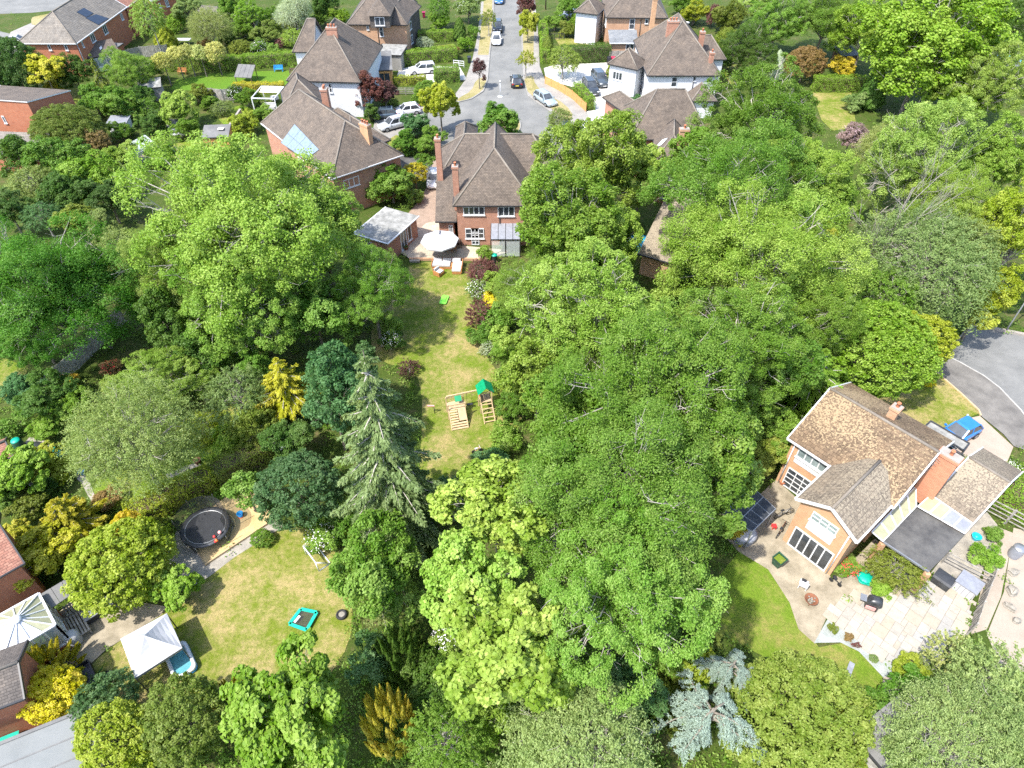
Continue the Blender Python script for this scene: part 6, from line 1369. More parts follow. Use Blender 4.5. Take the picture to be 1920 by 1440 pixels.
def slat_bench(u, v, L, W_, rz, label, n=6, H_=0.5):
    t = thing('slatted_table', label, 'table', tuple(at(u, v, 0.04)), rz)
    for k in range(n): m = MB(); m.box((0, -W_/2+(k+0.5)*W_/n, H_), (L, W_/n*0.6, 0.04), 'wood_grey'); m.build('slat', t)
    for x in (-L/2+0.1, L/2-0.1):
        m = MB(); m.box((x, 0, H_-0.06), (0.08, W_, 0.06), 'wood_grey'); m.build('rail', t)
        for y in (-W_/2+0.1, W_/2-0.1): m = MB(); m.box((x, y, H_/2-0.05), (0.08, 0.08, H_-0.1), 'wood_grey'); m.build('leg', t)
ec = yaw(at(104, 1172), at(73, 1113)); slat_bench(150, 1178, 1.9, 1.1, ec, 'grey slatted table on the terrace beside the conservatory'); slat_bench(140, 1146, 0.9, 0.9, ec, 'small grey slatted table behind the larger one', 5)
t = thing('storage_box', 'pale grey storage bench on the terrace below the round green-gold bush', 'storage box', tuple(at(188, 1148, 0.04)), ec+math.pi/2); m = MB(); m.box((0, 0, 0.27), (1.7, 0.8, 0.5), 'metal_dark'); m.build('box', t); m = MB(); m.box((0, 0, 0.55), (1.8, 0.9, 0.06), 'poly_grey'); m.build('lid', t)
t = thing('covered_barbecue', 'round white covered barbecue beside the conservatory', 'barbecue', tuple(at(143, 1202, 0.04))); m = MB(); m.lathe([(0.42, 0.0), (0.46, 0.5), (0.44, 0.8), (0.3, 0.98), (0.0, 1.02)], 'fabric_white', 16); m.build('cover', t); m = MB(); m.lathe([(0.4, 0), (0.0, 0.01)], 'metal_dark', 12); m.build('base', t)
t = thing('planter', 'grey stone trough beside the conservatory corner', 'planter', tuple(at(118, 1238, 0.04)), ec+math.pi/2); m = MB(); m.box((0, 0, 0.2), (1.1, 0.45, 0.4), 'cement'); m.build('trough', t); m = MB(); m.box((0, 0, 0.41), (0.98, 0.34, 0.04), 'soil'); m.build('compost', t)
t = thing('wheelbarrow', 'teal wheelbarrow in the alley at the bottom left', 'wheelbarrow', tuple(at(25, 1395, 0.03)), R(25)); m = MB(); m.loft([[V(sx*a, sy*b_, z) for sx, sy in ((-1, -1), (1, -1), (1, 1), (-1, 1))] for a, b_, z in ((0.35, 0.2, 0.3), (0.55, 0.34, 0.62))], 'teal_plastic'); m.build('tray', t); m = MB(); m.tube([(0.62, -0.04, 0.18), (0.62, 0.04, 0.18)], 0.18, 'rubber', 12); m.build('wheel', t)
for y in (-0.25, 0.25): m = MB(); m.tube([(0.6, y*0.3, 0.2), (-0.3, y, 0.4), (-1.0, y, 0.55)], 0.025, 'metal_grey', 5); m.build('handle', t)
# vegetable frames and pots in the left garden
t = thing('bean_frame', 'pale wooden bean frame poles in the left-hand garden', 'plant frame', tuple(at(206, 755, 0.02)), R(-20))
for k in range(4): m = MB(); m.tube([(-0.9+k*0.5, -0.5, 0.05), (-0.6+k*0.5, 0.5, 0.9)], 0.035, 'wood_pale', 5); m.build('pole', t)
for z in (0.35, 0.7): m = MB(); m.tube([(-1.0, -0.5+z, z), (1.0, -0.5+z, z)], 0.03, 'wood_pale', 5); m.build('crossbar', t)
def pot(u, v, r_, h_, mat, label, z=0.03):
    t = thing('plant_pot', label, 'plant pot', tuple(at(u, v, z))); m = MB(); m.lathe([(r_*0.7, 0), (r_, h_*0.9), (r_*1.08, h_), (r_*0.9, h_*0.97), (0, h_*0.85)], mat, 14); m.build('pot', t); m = MB(); m.lathe([(r_*0.86, h_*0.9), (0, h_*0.95)], 'soil', 12); m.build('compost', t)
pot(212, 690, 0.28, 0.4, 'terracotta', 'terracotta pot beside the old grey fence'); pot(372, 868, 0.3, 0.4, 'rust', 'rusty pot at the end of the short gravel path'); pot(155, 888, 0.25, 0.35, 'blue_plastic', 'blue pot beside the curving gravel path'); pot(1466, 907, 0.25, 0.35, 'terracotta', 'terracotta pot at the corner of the sandy brick house')
t = thing('compost_bin', 'teal compost bin at the left edge above the bright green tree', 'compost bin', tuple(at(38, 838, 0.02))); m = MB(); m.lathe([(0.45, 0), (0.4, 0.7), (0.32, 0.8)], 'bin_green', 14); m.build('bin', t); m = MB(); m.lathe([(0.34, 0.8), (0.3, 0.88), (0, 0.9)], 'teal_plastic', 14); m.build('lid', t)
t = thing('tarpaulin', 'dark tarpaulin heap beside the teal compost bin', 'tarpaulin', tuple(at(62, 842, 0.02)), R(20)); m = MB(); m.loft([[V(sx*a, sy*b_, z) for sx, sy in ((-1, -1), (0.2, -1.1), (1, -0.8), (1.1, 0.4), (0.5, 1), (-0.9, 0.9))] for a, b_, z in ((0.8, 0.6, 0), (0.7, 0.5, 0.3), (0.3, 0.2, 0.42))], 'poly_dark'); m.build('sheet', t)
t = thing('net_tunnel', 'green plant netting on the bed beside the gravel path', 'netting', tuple(at(108, 848, 0.02)), R(-15)); m = MB()
for k in range(6): a0, a1 = math.pi*k/6, math.pi*(k+1)/6; m.face([V(-0.9, 0.4*math.cos(a0), 0.3*math.sin(a0)), V(0.9, 0.4*math.cos(a0), 0.3*math.sin(a0)), V(0.9, 0.4*math.cos(a1), 0.3*math.sin(a1)), V(-0.9, 0.4*math.cos(a1), 0.3*math.sin(a1))], 'teal_plastic')
m.build('netting', t)
for x in (-0.9, 0, 0.9): m = MB(); m.tube([(x, 0.42*math.cos(math.pi*k/6), 0.32*math.sin(math.pi*k/6)) for k in range(7)], 0.015, 'metal_grey', 4); m.build('hoop', t)

# ------------------------------------------------------------------ right-hand patio
ea = math.atan2(H1.X.y, H1.X.x)
cp = [at(1355, 965, 2.2), at(1408, 912, 2.2), at(1454, 955, 2.2), at(1410, 998, 2.2)]; cc = sum(cp, Vector())/4; t = thing('patio_canopy', 'dark panelled patio canopy beside the sandy brick house', 'canopy', (cc.x, cc.y, 0.04)); lo = [q-Vector((cc.x, cc.y, 0)) for q in cp]
for i in range(2):
    for j in range(4):
        def bl(x, y): return (lo[0]*(1-x)+lo[1]*x)*(1-y)+(lo[3]*(1-x)+lo[2]*x)*y
        q = [bl((j+0.02)/4, (i+0.02)/2), bl((j+0.98)/4, (i+0.02)/2), bl((j+0.98)/4, (i+0.98)/2), bl((j+0.02)/4, (i+0.98)/2)]
        if (q[1]-q[0]).cross(q[2]-q[0]).z < 0: q.reverse()
        m = MB(); m.face([x+V(0, 0, 0.02) for x in q], 'poly_dark'); m.face([x for x in q[::-1]], 'poly_dark'); m.build('roof_pane', t)
for j in range(5): m = MB(); m.bar(lo[0].lerp(lo[1], j/4)+V(0, 0, 0.02), lo[3].lerp(lo[2], j/4)+V(0, 0, 0.02), 0.04, 0.05, 'metal_grey'); m.build('rafter', t)
for a, b_ in ((lo[0], lo[1]), (lo[3], lo[2]), ((lo[0]+lo[3])/2, (lo[1]+lo[2])/2)): m = MB(); m.bar(a+V(0, 0, 0.03), b_+V(0, 0, 0.03), 0.06, 0.07, 'metal_grey'); m.build('beam', t)
for a in lo: m = MB(); m.bar(V(a.x*0.96, a.y*0.96, 0), V(a.x*0.96, a.y*0.96, 2.18), 0.08, 0.08, 'metal_grey', V(1, 0, 0)); m.build('post', t)
t = thing('hot_tub', 'round pale grey hot tub half under the dark canopy', 'hot tub', tuple(at(1392, 1006, 0.04))); m = MB(); m.lathe([(0.85, 0), (0.92, 0.5), (0.9, 0.68), (0.78, 0.74)], 'poly_grey', 24); m.build('shell', t); m = MB(); m.lathe([(0.8, 0.72), (0.6, 0.8), (0, 0.86)], 'fabric_white', 24); m.build('cover', t)
t = thing('planter', 'dark green square tub planted with grass on the patio', 'planter', tuple(at(1457, 1058, 0.05)), R(35)); m = MB(); m.loft([[V(sx*a, sy*a, z) for sx, sy in ((-1, -1), (1, -1), (1, 1), (-1, 1))] for a, z in ((0.26, 0), (0.36, 0.75), (0.40, 0.8), (0.33, 0.78), (0.31, 0.66))], 'bin_green'); m.build('tub', t); m = MB(); m.box((0, 0, 0.66), (0.6, 0.6, 0.05), 'lawn_green'); m.build('turf', t)
t = thing('toy_stool', 'small red plastic stool on the patio', 'stool', tuple(at(1450, 990, 0.05))); m = MB(); m.box((0, 0, 0.3), (0.32, 0.32, 0.06), 'red_plastic'); m.build('seat', t)
for x in (-0.12, 0.12):
    for y in (-0.12, 0.12): m = MB(); m.box((x, y, 0.13), (0.06, 0.06, 0.27), 'red_plastic'); m.build('leg', t)
def bike(u, v, rz, mat, label):
    t = thing('bicycle', label, 'bicycle', tuple(at(u, v, 0.05)), rz); L = 0.52
    for x in (-L, L):
        m = MB(); m.tube([(x+0.33*math.cos(a), 0, 0.34+0.33*math.sin(a)) for a in (k*2*math.pi/16 for k in range(17))], 0.022, 'rubber', 5, caps=False); w_ = m.build('wheel', t)
        m = MB(); m.tube([(x, -0.04, 0.34), (x, 0.04, 0.34)], 0.04, 'metal_grey', 6); m.build('hub', w_)
    m = MB()
    for a, b_ in (((-L, 0, .34), (-0.15, 0, .34)), ((-0.15, 0, .34), (-0.3, 0, .8)), ((-0.3, 0, .8), (L-0.12, 0, .82)), ((-0.15, 0, .34), (L-0.12, 0, .78)), ((-L, 0, .34), (-0.3, 0, .78)), ((L, 0, .34), (L-0.15, 0, .95))): m.tube([a, b_], 0.022, mat, 5)
    m.build('frame', t); m = MB(); m.box((-0.32, 0, 0.9), (0.26, 0.14, 0.06), 'black_plastic'); m.build('saddle', t); m = MB(); m.tube([(L-0.15, -0.28, 1.0), (L-0.15, 0.28, 1.0)], 0.02, 'black_plastic', 5); m.build('handlebar', t)
bike(1468, 968, R(20), 'metal_grey', 'grey bicycle leaning at the side of the sandy brick house'); bike(1462, 998, R(50), 'rust', 'rusty red bicycle lying near the red stool')
t = thing('garden_chair', 'white garden chair with dark cushion near the round fire pit', 'chair', tuple(at(1504, 1100, 0.05)), R(-30)); m = MB(); m.box((0, 0, 0.4), (0.55, 0.55, 0.06), 'pvc_white'); m.build('seat', t); m = MB(); m.box((0, -0.28, 0.68), (0.55, 0.06, 0.55), 'pvc_white'); m.build('backrest', t); m = MB(); m.box((-0.05, 0.15, 0.5), (0.3, 0.25, 0.14), 'black_plastic'); m.build('cushion', t)
for x in (-0.24, 0.24):
    for y in (-0.24, 0.24): m = MB(); m.box((x, y, 0.2), (0.05, 0.05, 0.4), 'pvc_white'); m.build('leg', t)
t = thing('fire_pit', 'round rusty fire pit with pale stones on the patio', 'fire pit', tuple(at(1518, 1129, 0.05))); m = MB(); m.lathe([(0.2, 0.18), (0.34, 0.3), (0.42, 0.42), (0.45, 0.42), (0.36, 0.28)], 'rust', 20); m.build('bowl', t)
for k in range(9): a = k*2.4; r_ = 0.06+0.03*k; m = MB(); m.ball((r_*math.cos(a), r_*math.sin(a), 0.33), 0.075, 'rock', 7, 5, (1, 0.8, 0.7)); m.build('stone', t)
for k in range(3): a = k*2.1; m = MB(); m.tube([(0.2*math.cos(a), 0.2*math.sin(a), 0.2), (0.3*math.cos(a), 0.3*math.sin(a), 0)], 0.025, 'rust', 5); m.build('leg', t)
t = thing('tricycle', 'small dark tricycle near the brick side wall', 'tricycle', tuple(at(1566, 1092, 0.05)), R(-60)); 
for x, y in ((-0.25, -0.18), (-0.25, 0.18), (0.3, 0)): m = MB(); m.tube([(x, y-0.04, 0.15), (x, y+0.04, 0.15)], 0.15, 'rubber', 12); m.build('wheel', t)
m = MB(); m.tube([(-0.25, 0, 0.2), (0.25, 0, 0.28), (0.28, 0, 0.6)], 0.03, 'metal_dark', 5); m.build('frame', t); m = MB(); m.box((-0.15, 0, 0.35), (0.25, 0.2, 0.06), 'black_plastic'); m.build('saddle', t)
t = thing('sand_box', 'teal shell shaped sand box on the patio', 'sand box', tuple(at(1621, 1086, 0.05))); m = MB(); m.loft([[V(r_*(1+0.08*math.cos(5*a))*math.cos(a)*s_, r_*(1+0.08*math.cos(5*a))*math.sin(a)*s_, z) for a in (k*2*math.pi/30 for k in range(30))] for r_, s_, z in ((0.5, 1, 0), (0.58, 1, 0.18), (0.56, 1, 0.22))], 'teal_plastic', smooth=True); m.build('tray', t); m = MB(); m.loft([[V(r_*(1+0.06*math.cos(10*a))*math.cos(a), r_*(1+0.06*math.cos(10*a))*math.sin(a), z) for a in (k*2*math.pi/30 for k in range(30))] for r_, z in ((0.52, 0.22), (0.4, 0.32), (0.15, 0.38))], 'teal_plastic', smooth=True); m.build('lid', t)
t = thing('covered_grill', 'barbecue on wheels under a black cover in the middle of the stone patio', 'barbecue', tuple(at(1632, 1137, 0.1)), R(-25)); m = MB(); m.loft([[V(sx*a+o_, sy*b_, z) for sx, sy in ((-0.8, -1), (0.8, -1), (1, -0.7), (1, 0.7), (0.8, 1), (-0.8, 1), (-1, 0.7), (-1, -0.7))] for a, b_, z, o_ in ((0.40, 0.34, 0.05, 0), (0.38, 0.32, 0.55, 0), (0.45, 0.36, 0.75, 0.05), (0.36, 0.28, 0.98, 0.08), (0.12, 0.1, 1.06, 0.1))], 'poly_dark', smooth=True); m.build('cover', t); m = MB(); m.box((-0.65, 0, 0.7), (0.4, 0.5, 0.04), 'metal_grey'); m.build('side_shelf', t); m = MB(); m.box((-0.1, -0.38, 0.35), (0.6, 0.06, 0.3), 'pink_plastic'); m.build('front_panel', t)
for x in (-0.3, 0.3): m = MB(); m.tube([(x, -0.3, 0.07), (x, -0.24, 0.07)], 0.07, 'rubber', 10); m.build('wheel', t)
t = thing('storage_chest', 'dark grey curved lid storage chest at the back of the stone patio', 'storage box', tuple(at(1764, 1092, 0.06)), ea); m = MB(); m.box((0, 0, 0.3), (1.15, 1.0, 0.6), 'poly_dark'); m.build('chest', t); m = MB(); m.loft([[V(x, 0.52*math.cos(a), 0.6+0.14*math.sin(a)) for a in (k*math.pi/8 for k in range(9))] for x in (-0.6, 0.6)], 'metal_dark'); m.build('lid', t)
t = thing('covered_crate', 'large white sheeted crate beside the dark storage chest', 'covered crate', tuple(at(1808, 1104, 0.06)), ea); m = MB(); m.box((0, 0, 0.42), (1.35, 1.25, 0.84), 'fabric_white', taper=0.96); m.build('sheet', t); m = MB()
for k in range(5): x = -0.6+k*0.3; m.box((x, -0.635, 0.4), (0.03, 0.02, 0.78), 'poly_grey')
m.build('slats', t); m = MB(); m.box((0, 0, 0.86), (1.42, 1.3, 0.05), 'poly_grey'); m.build('lid', t)
t = thing('plastic_tub', 'bright cyan plastic tub in the narrow side garden', 'tub', tuple(at(1828, 1010, 0.04))); m = MB(); m.lathe([(0.22, 0), (0.32, 0.3), (0.34, 0.34), (0.28, 0.32), (0, 0.2)], 'cyan_plastic', 16); m.build('tub', t); m = MB(); m.ball((0, 0, 0.3), 0.2, 'cyan_plastic', 12, 6, (1, 1, 0.6)); m.build('lid', t)
t = thing('water_butt', 'large grey-green water butt in the neighbouring yard', 'water butt', tuple(at(1899, 1042, 0.04))); m = MB(); m.lathe([(0.36, 0), (0.42, 0.5), (0.38, 1.0)], 'poly_grey', 16); m.build('barrel', t); m = MB(); m.lathe([(0.4, 1.0), (0.38, 1.06), (0, 1.08)], 'metal_grey', 16); m.build('lid', t)
for i, (u, v, s_, lb) in enumerate([(1898, 1075, 0.55, 'pale boulder nearest the large water butt'), (1896, 1110, 0.65, 'largest pale boulder in the neighbouring yard'), (1892, 1140, 0.5, 'pale boulder below the largest one'), (1905, 1165, 0.45, 'small pale boulder beside the thin tree')]):
    m = MB(); rs = random.Random(i); prof = [(0.15, 1.0), (0.55, 0.78), (0.5, 0.45), (0.62, 0.12), (0.6, 0.0)]; J = [rs.uniform(0.75, 1.2) for _ in range(9)]
    m.loft([[V(s_*r_*J[k]*(1.25 if k % 9 in (0, 4) else 1)*math.cos(k*0.698), s_*r_*J[k]*0.85*math.sin(k*0.698), s_*0.7*z*J[(k*2) % 9]) for k in range(9)] for r_, z in prof[::-1]], 'rock'); o = m.build('boulder', None, at(u, v, 0.03), i*1.1); tag(o, lb, 'boulder', 'boulders in the neighbouring yard')
t = thing('garden_lounger', 'pale blue garden lounger frame on the bright lawn', 'lounger', tuple(at(1592, 1257, 0.03)), R(55)); m = MB(); m.face([V(-0.7, -0.16, 0.12), V(0.5, -0.16, 0.2), V(0.5, 0.16, 0.2), V(-0.7, 0.16, 0.12)], 'poly_grey'); m.build('seat', t)
for x in (-0.5, 0.3): m = MB(); m.box((x, 0, 0.07), (0.04, 0.36, 0.14), 'metal_grey'); m.build('leg', t)
t = thing('paddling_pool', 'bright blue pool cover glimpsed through leaves beside the annexe', 'paddling pool', tuple(at(1198, 462, 0.02))); m = MB(); m.lathe([(1.6, 0), (1.65, 0.5), (1.5, 0.62)], 'cyan_plastic', 20); m.build('ring', t); m = MB(); m.lathe([(1.5, 0.58), (0, 0.62)], 'cyan_plastic', 20); m.build('cover', t)
t = thing('garden_table', 'white cloth covered table in the garden behind the golden conifer', 'table', tuple(at(346, 82, 0.02))); m = MB(); m.box((0, 0, 0.74), (2.6, 1.3, 0.05), 'fabric_white'); m.build('cloth', t)
for x in (-1.1, 1.1):
    for y in (-0.5, 0.5): m = MB(); m.box((x, y, 0.36), (0.06, 0.06, 0.7), 'wood_grey'); m.build('leg', t)
t = thing('garden_chair', 'red garden chair in the garden behind the white house', 'chair', tuple(at(1347, 118, 0.02))); m = MB(); m.box((0, 0, 0.42), (0.8, 0.6, 0.08), 'red_plastic'); m.build('seat', t); m = MB(); m.box((0, 0.3, 0.75), (0.8, 0.08, 0.6), 'red_plastic'); m.build('backrest', t)
for x in (-0.35, 0.35):
    for y in (-0.25, 0.25): m = MB(); m.box((x, y, 0.2), (0.06, 0.06, 0.4), 'red_plastic'); m.build('leg', t)
t = thing('swimming_pool', 'bright blue garden pool glimpsed near the top right edge', 'paddling pool', tuple(at(1888, 118, 0.02))); m = MB(); m.lathe([(2.0, 0), (2.05, 0.7), (1.9, 0.75)], 'pvc_white', 22); m.build('ring', t); m = MB(); m.lathe([(1.9, 0.68), (0, 0.68)], 'cyan_plastic', 22); m.build('pool_water', t)

# ------------------------------------------------------------------ hedges
hedge((300, 132), (462, 130), 1.6, 2.2, 'bright', 'long bright hedge below the row of pale clipped trees')
hedge((462, 128), (572, 120), 1.6, 2.2, 'bright', 'bright clipped hedge behind the blue garden bench')
hedge((752, 122), (856, 112), 1.8, 2.2, 'bright', 'yellow-green clipped hedge behind the white car on the drive')
hedge((785, 78), (852, 76), 1.6, 1.8, 'bright', 'bright clipped hedge beside the dark columnar conifer')
hedge((705, 158), (800, 158), 1.2, 1.3, 'yg', 'low yellow-green hedge in front of the white car')
hedge((815, 152), (862, 150), 2.6, 2.0, 'mid2', 'loose green hedge at the street corner beside the white drive')
hedge((1052, 118), (1141, 112), 2.2, 2.6, 'dark', 'tall dark green clipped hedge beside the pale gravel drive')
hedge((1018, 60), (1022, 120), 1.4, 2.2, 'bright', 'bright narrow hedge along the pavement')
hedge((1080, 176), (1108, 208), 1.3, 1.9, 'bright', 'bright clipped hedge between orange fence and black car')
hedge((1522, 170), (1618, 170), 1.8, 2.2, 'bright', 'bright clipped hedge at the end of the small sunny lawn')
hedge((440, 172), (535, 172), 1.2, 1.4, 'ygold', 'low golden hedge behind the white pergola')
hedge((250, 985), (405, 905), 1.8, 1.7, 'yg', 'sprawling yellow-green hedge behind the trampoline')
hedge((405, 905), (512, 850), 1.8, 1.7, 'olivey', 'olive-yellow hedge running up to the dark domed tree')
hedge((1862, 930), (1960, 985), 2.4, 2.2, 'bright', 'bright hedge beyond the slatted side gate')

# ------------------------------------------------------------------ trees and shrubs: far left gardens
P_ = plant
P_('dense', 28, 130, 52, 4.2, 1.15, 'vdark', 'very dark green tree at the left edge behind the yellow tree')
P_('oak', 12, 166, 26, None, 0.9, 'tealdk', 'dark bluish bush at the left frame edge beside the small lawn')
P_('maple', 82, 130, 33, 4.6, 0.85, 'ygold', 'bright yellow-green tree in front of the red brick house')
P_('oak', 100, 160, 17, None, 0.9, 'ygold', 'small yellow shrub below the bright yellow tree')
P_('oak', 140, 140, 32, 2.8, 1.0, 'dark', 'dark green bush between yellow tree and weeping conifer')
P_('weeping', 188, 150, 26, None, 1.5, 'olive', 'weeping olive conifer with drooping boughs in the far left garden')
P_('oak', 238, 134, 42, 3.6, 0.95, 'mid2', 'leafy green tree beside the glazed conservatory')
P_('oak', 275, 138, 24, None, 0.9, 'grey', 'grey-green shrub beside the pale garden shed')
P_('fine', 281, 34, 33, 6.5, 1.2, 'lite2', 'tall light green tree near the top edge beside the red brick house')
P_('cone', 307, 66, 21, None, 1.0, 'yg', 'golden-green conical conifer beside the grey fence')
P_('dense', 331, 45, 18, None, 1.0, 'bright', 'bright round bush behind the golden conifer')
for i, (u, v, w_, nm) in enumerate([(306, 116, 19, 'first from the conservatory'), (331, 105, 17, 'second from the conservatory'), (353, 100, 16, 'third from the conservatory'), (375, 101, 16, 'fourth from the conservatory'), (404, 98, 20, 'the largest, at the end of the row')]):
    P_('dense', u, v, w_, 3.6, 0.95, 'pale', 'pale cream-green clipped standard tree, '+nm, group='row of pale clipped standard trees')
P_('fine', 394, 52, 38, 4.2, 0.9, 'greyg', 'grey-green fluffy tree behind the row of pale clipped trees')
P_('oak', 470, 32, 34, 3.0, 0.9, 'bright', 'bright green bushy tree near the top edge left of the grey-green tree')
P_('oak', 430, 18, 28, 3.0, 1.0, 'mid', 'mid green bush near the top edge behind the grey fluffy tree')
P_('oak', 350, 22, 26, 3.0, 0.9, 'grey', 'grey-green bush behind the far grey fence')
P_('fine', 552, 22, 38, 4.2, 1.1, 'silver', 'silvery grey tree near the top edge left of the dormer house')
P_('oak', 505, 36, 22, None, 0.9, 'mid', 'green bush beside the silvery tree')
P_('oak', 604, 14, 26, 3.0, 1.0, 'dark', 'dark green bush at the top edge beside the dormer house')
P_('oak', 596, 40, 18, None, 0.9, 'mid', 'green shrub behind the brick house with the dormer')
P_('oak', 636, 36, 17, None, 1.0, 'bright', 'bright green shrub at the corner of the dormer house')
P_('oak', 455, 58, 24, None, 0.8, 'mid2', 'leafy shrub in the middle of the far garden behind the hedge')
P_('oak', 500, 66, 26, None, 0.8, 'olive', 'olive shrub in the far garden behind the hedge')
P_('maple', 545, 48, 20, None, 0.9, 'olivey', 'yellowish olive shrub below the silvery tree')
P_('fine', 550, 74, 22, None, 0.9, 'lime', 'pale lime shrub behind the white house on the left of the street')
P_('oak', 530, 80, 12, None, 0.9, 'purple', 'small dark red shrub beside the pale lime shrub')
P_('dense', 450, 92, 20, None, 0.8, 'olivey', 'rounded olive-yellow bush behind the far end of the hedge')
P_('oak', 487, 92, 18, None, 0.8, 'mid', 'white flowering bush behind the hedge', flowers='petal_white')
P_('oak', 512, 96, 16, None, 0.8, 'mid2', 'small green bush behind the blue bench hedge')
P_('oak', 575, 96, 16, None, 0.8, 'greyg', 'grey-green bush at the corner of the white house')
P_('oak', 420, 70, 22, None, 0.8, 'dark', 'dark bush right of the grey fluffy tree')
P_('oak', 385, 85, 16, None, 0.8, 'russet', 'reddish bush behind the pale clipped trees')
# middle left gardens
P_('oak', 178, 192, 34, 1.9, 0.8, 'mid', 'green bush at the end of the small far left lawn')
P_('oak', 225, 200, 36, 2.2, 0.85, 'mid2', 'round leafy bush in front of the weeping conifer')
P_('oak', 262, 188, 26, None, 0.85, 'dark', 'dark green bush beside the pale shed roof')
P_('fine', 275, 205, 24, None, 0.9, 'mid', 'feathery bush right of the round leafy bush')
P_('maple', 335, 205, 34, 2.6, 0.9, 'light', 'light green small tree left of the dark shed')
P_('oak', 290, 235, 30, None, 0.7, 'dark', 'dark hedge-like bush behind the greenhouse')
P_('oak', 228, 250, 22, None, 0.8, 'mid', 'green bush at the left side of the greenhouse')
P_('dense', 128, 246, 56, 3.2, 0.75, 'olive', 'broad olive conifer bush left of the greenhouse')
P_('dense', 178, 268, 30, 2.0, 0.9, 'russet', 'browning conifer bush beside the greenhouse')
P_('oak', 100, 205, 30, None, 0.9, 'grey', 'grey-green bush on the small far left lawn')
P_('fine', 415, 205, 22, None, 0.7, 'grey', 'silver-leaved bush in front of the vivid lawn')
P_('oak', 372, 180, 26, None, 0.7, 'olive', 'olive bush at the corner of the vivid lawn')
P_('oak', 395, 195, 20, None, 0.7, 'mid', 'small green bush below the vivid lawn')
P_('oak', 440, 178, 18, None, 0.9, 'dark', 'white flowered climber on the grey garden fence', flowers='petal_white')
P_('oak', 470, 188, 22, None, 0.9, 'mid', 'leafy bush beside the white pergola')
P_('oak', 460, 235, 28, None, 0.8, 'yg', 'yellow-green bushes beside the brown garden wall')
P_('oak', 492, 215, 20, None, 0.7, 'mid2', 'green bush at the corner of the solar panel house')
P_('oak', 350, 245, 24, None, 0.8, 'mid2', 'green bush in front of the dark shed')
P_('fine', 385, 290, 34, None, 0.6, 'light', 'light green tangle of shrubs below the dark shed')
P_('oak', 300, 300, 28, None, 0.7, 'mid', 'green shrub in front of the greenhouse')
P_('oak', 225, 300, 34, None, 0.8, 'light', 'light green bush left of the greenhouse door')
P_('oak', 40, 300, 46, 3.2, 0.85, 'dark', 'dark green tree below the rust brick house at the left edge')
P_('oak', 112, 305, 50, 3.6, 0.85, 'mid', 'mid green tree below the broad olive conifer bush')
P_('oak', 172, 330, 46, 3.4, 0.8, 'bright', 'bright green tree left of the huge light green tree')
P_('fine', 60, 345, 46, 3.0, 0.7, 'grey', 'grey-green twiggy tree at the left edge above the big vivid tree')
P_('oak', 122, 365, 46, 3.2, 0.8, 'dark', 'dark green tree between the grey twiggy tree and the huge tree')
P_('oak', 205, 375, 44, 3.0, 0.8, 'vdark', 'very dark tree at the left foot of the huge light green tree')
P_('oak', 20, 400, 40, 3.0, 0.8, 'vdark', 'very dark bush at the left frame edge above the vivid tree')
P_('fine', 80, 405, 34, 3.0, 0.8, 'teal', 'bluish green bush just above the vivid tree')
P_('maple', 140, 412, 34, 3.2, 0.85, 'olivey', 'brownish-green tree above the vivid tree')
P_('oak', 195, 425, 36, 3.4, 0.8, 'grey', 'grey-green leafy tree right of the brownish-green tree')
P_('fine', 232, 478, 52, 4.6, 1.0, 'grey', 'fine grey-green tree between the vivid tree and the huge light green tree')
# big trees on the left
P_('oak', 88, 550, 132, 7.0, 1.12, 'vivid', 'large vivid green tree beside the old grey fence at the left edge')
P_('oak', 45, 590, 80, 5.6, 1.0, 'vivid', 'lower vivid green crown at the left edge beside the small lawn')
P_('oak', 150, 545, 70, 6.6, 1.05, 'vivid', 'vivid green crown just above the old grey fence')
P_('oak', 455, 432, 186, 9.5, 0.98, 'light', 'huge light green tree beside the garage, the largest crown left of the lawn')
P_('oak', 600, 425, 88, 8.0, 1.05, 'light', 'light green tree crown in front of the slanting brown roof')
P_('oak', 335, 500, 84, 6.6, 1.0, 'lite2', 'pale green tree crown at the left foot of the huge tree')
P_('oak', 460, 560, 118, 6.5, 0.9, 'mid2', 'broad green tree crown below the huge light green tree')
P_('oak', 698, 548, 80, 5.6, 1.05, 'mid2', 'green tree overhanging the left side of the long lawn')
P_('oak', 590, 590, 70, 4.6, 0.9, 'mid', 'mid green tree between the broad crown and the long lawn')
P_('oak', 730, 612, 28, None, 0.9, 'light', 'small light green tree standing on the long lawn')
P_('oak', 735, 640, 22, None, 0.8, 'dark', 'dark shrub with white flowers on the long lawn', flowers='petal_white')
P_('fine', 768, 690, 20, None, 0.9, 'purpdk', 'dark purple-brown shrub behind the tall grey-green spruce')
P_('oak', 312, 605, 62, 4.2, 1.1, 'dark', 'dark ivy-green tree right of the old grey fence')
P_('fine', 275, 560, 40, 4.0, 1.0, 'mid', 'feathery green tree above the dark ivy-green tree')
P_('oak', 395, 665, 60, 2.6, 0.8, 'dark', 'dark green bush below the huge tree')
P_('oak', 300, 715, 92, 2.4, 0.65, 'light', 'wide yellow-green bush in the left-hand garden')
P_('fine', 445, 740, 62, 3.6, 0.95, 'grey', 'fine grey twiggy tree beside the golden tree')
P_('feather', 533, 722, 66, 4.2, 1.5, 'ygold', 'golden feathery tree beside the dark blue-green tree')
P_('oak', 480, 690, 40, 2.6, 1.0, 'mid', 'green tree behind the golden feathery tree')
P_('oak', 622, 745, 78, 6.0, 1.25, 'teal', 'dark blue-green tree left of the tall grey-green spruce')
P_('oak', 655, 700, 50, 5.0, 1.1, 'teal', 'blue-green crown behind the tall grey-green spruce')
P_('dense', 560, 915, 74, 3.6, 0.9, 'tealdk', 'dark green domed tree right of the trampoline')
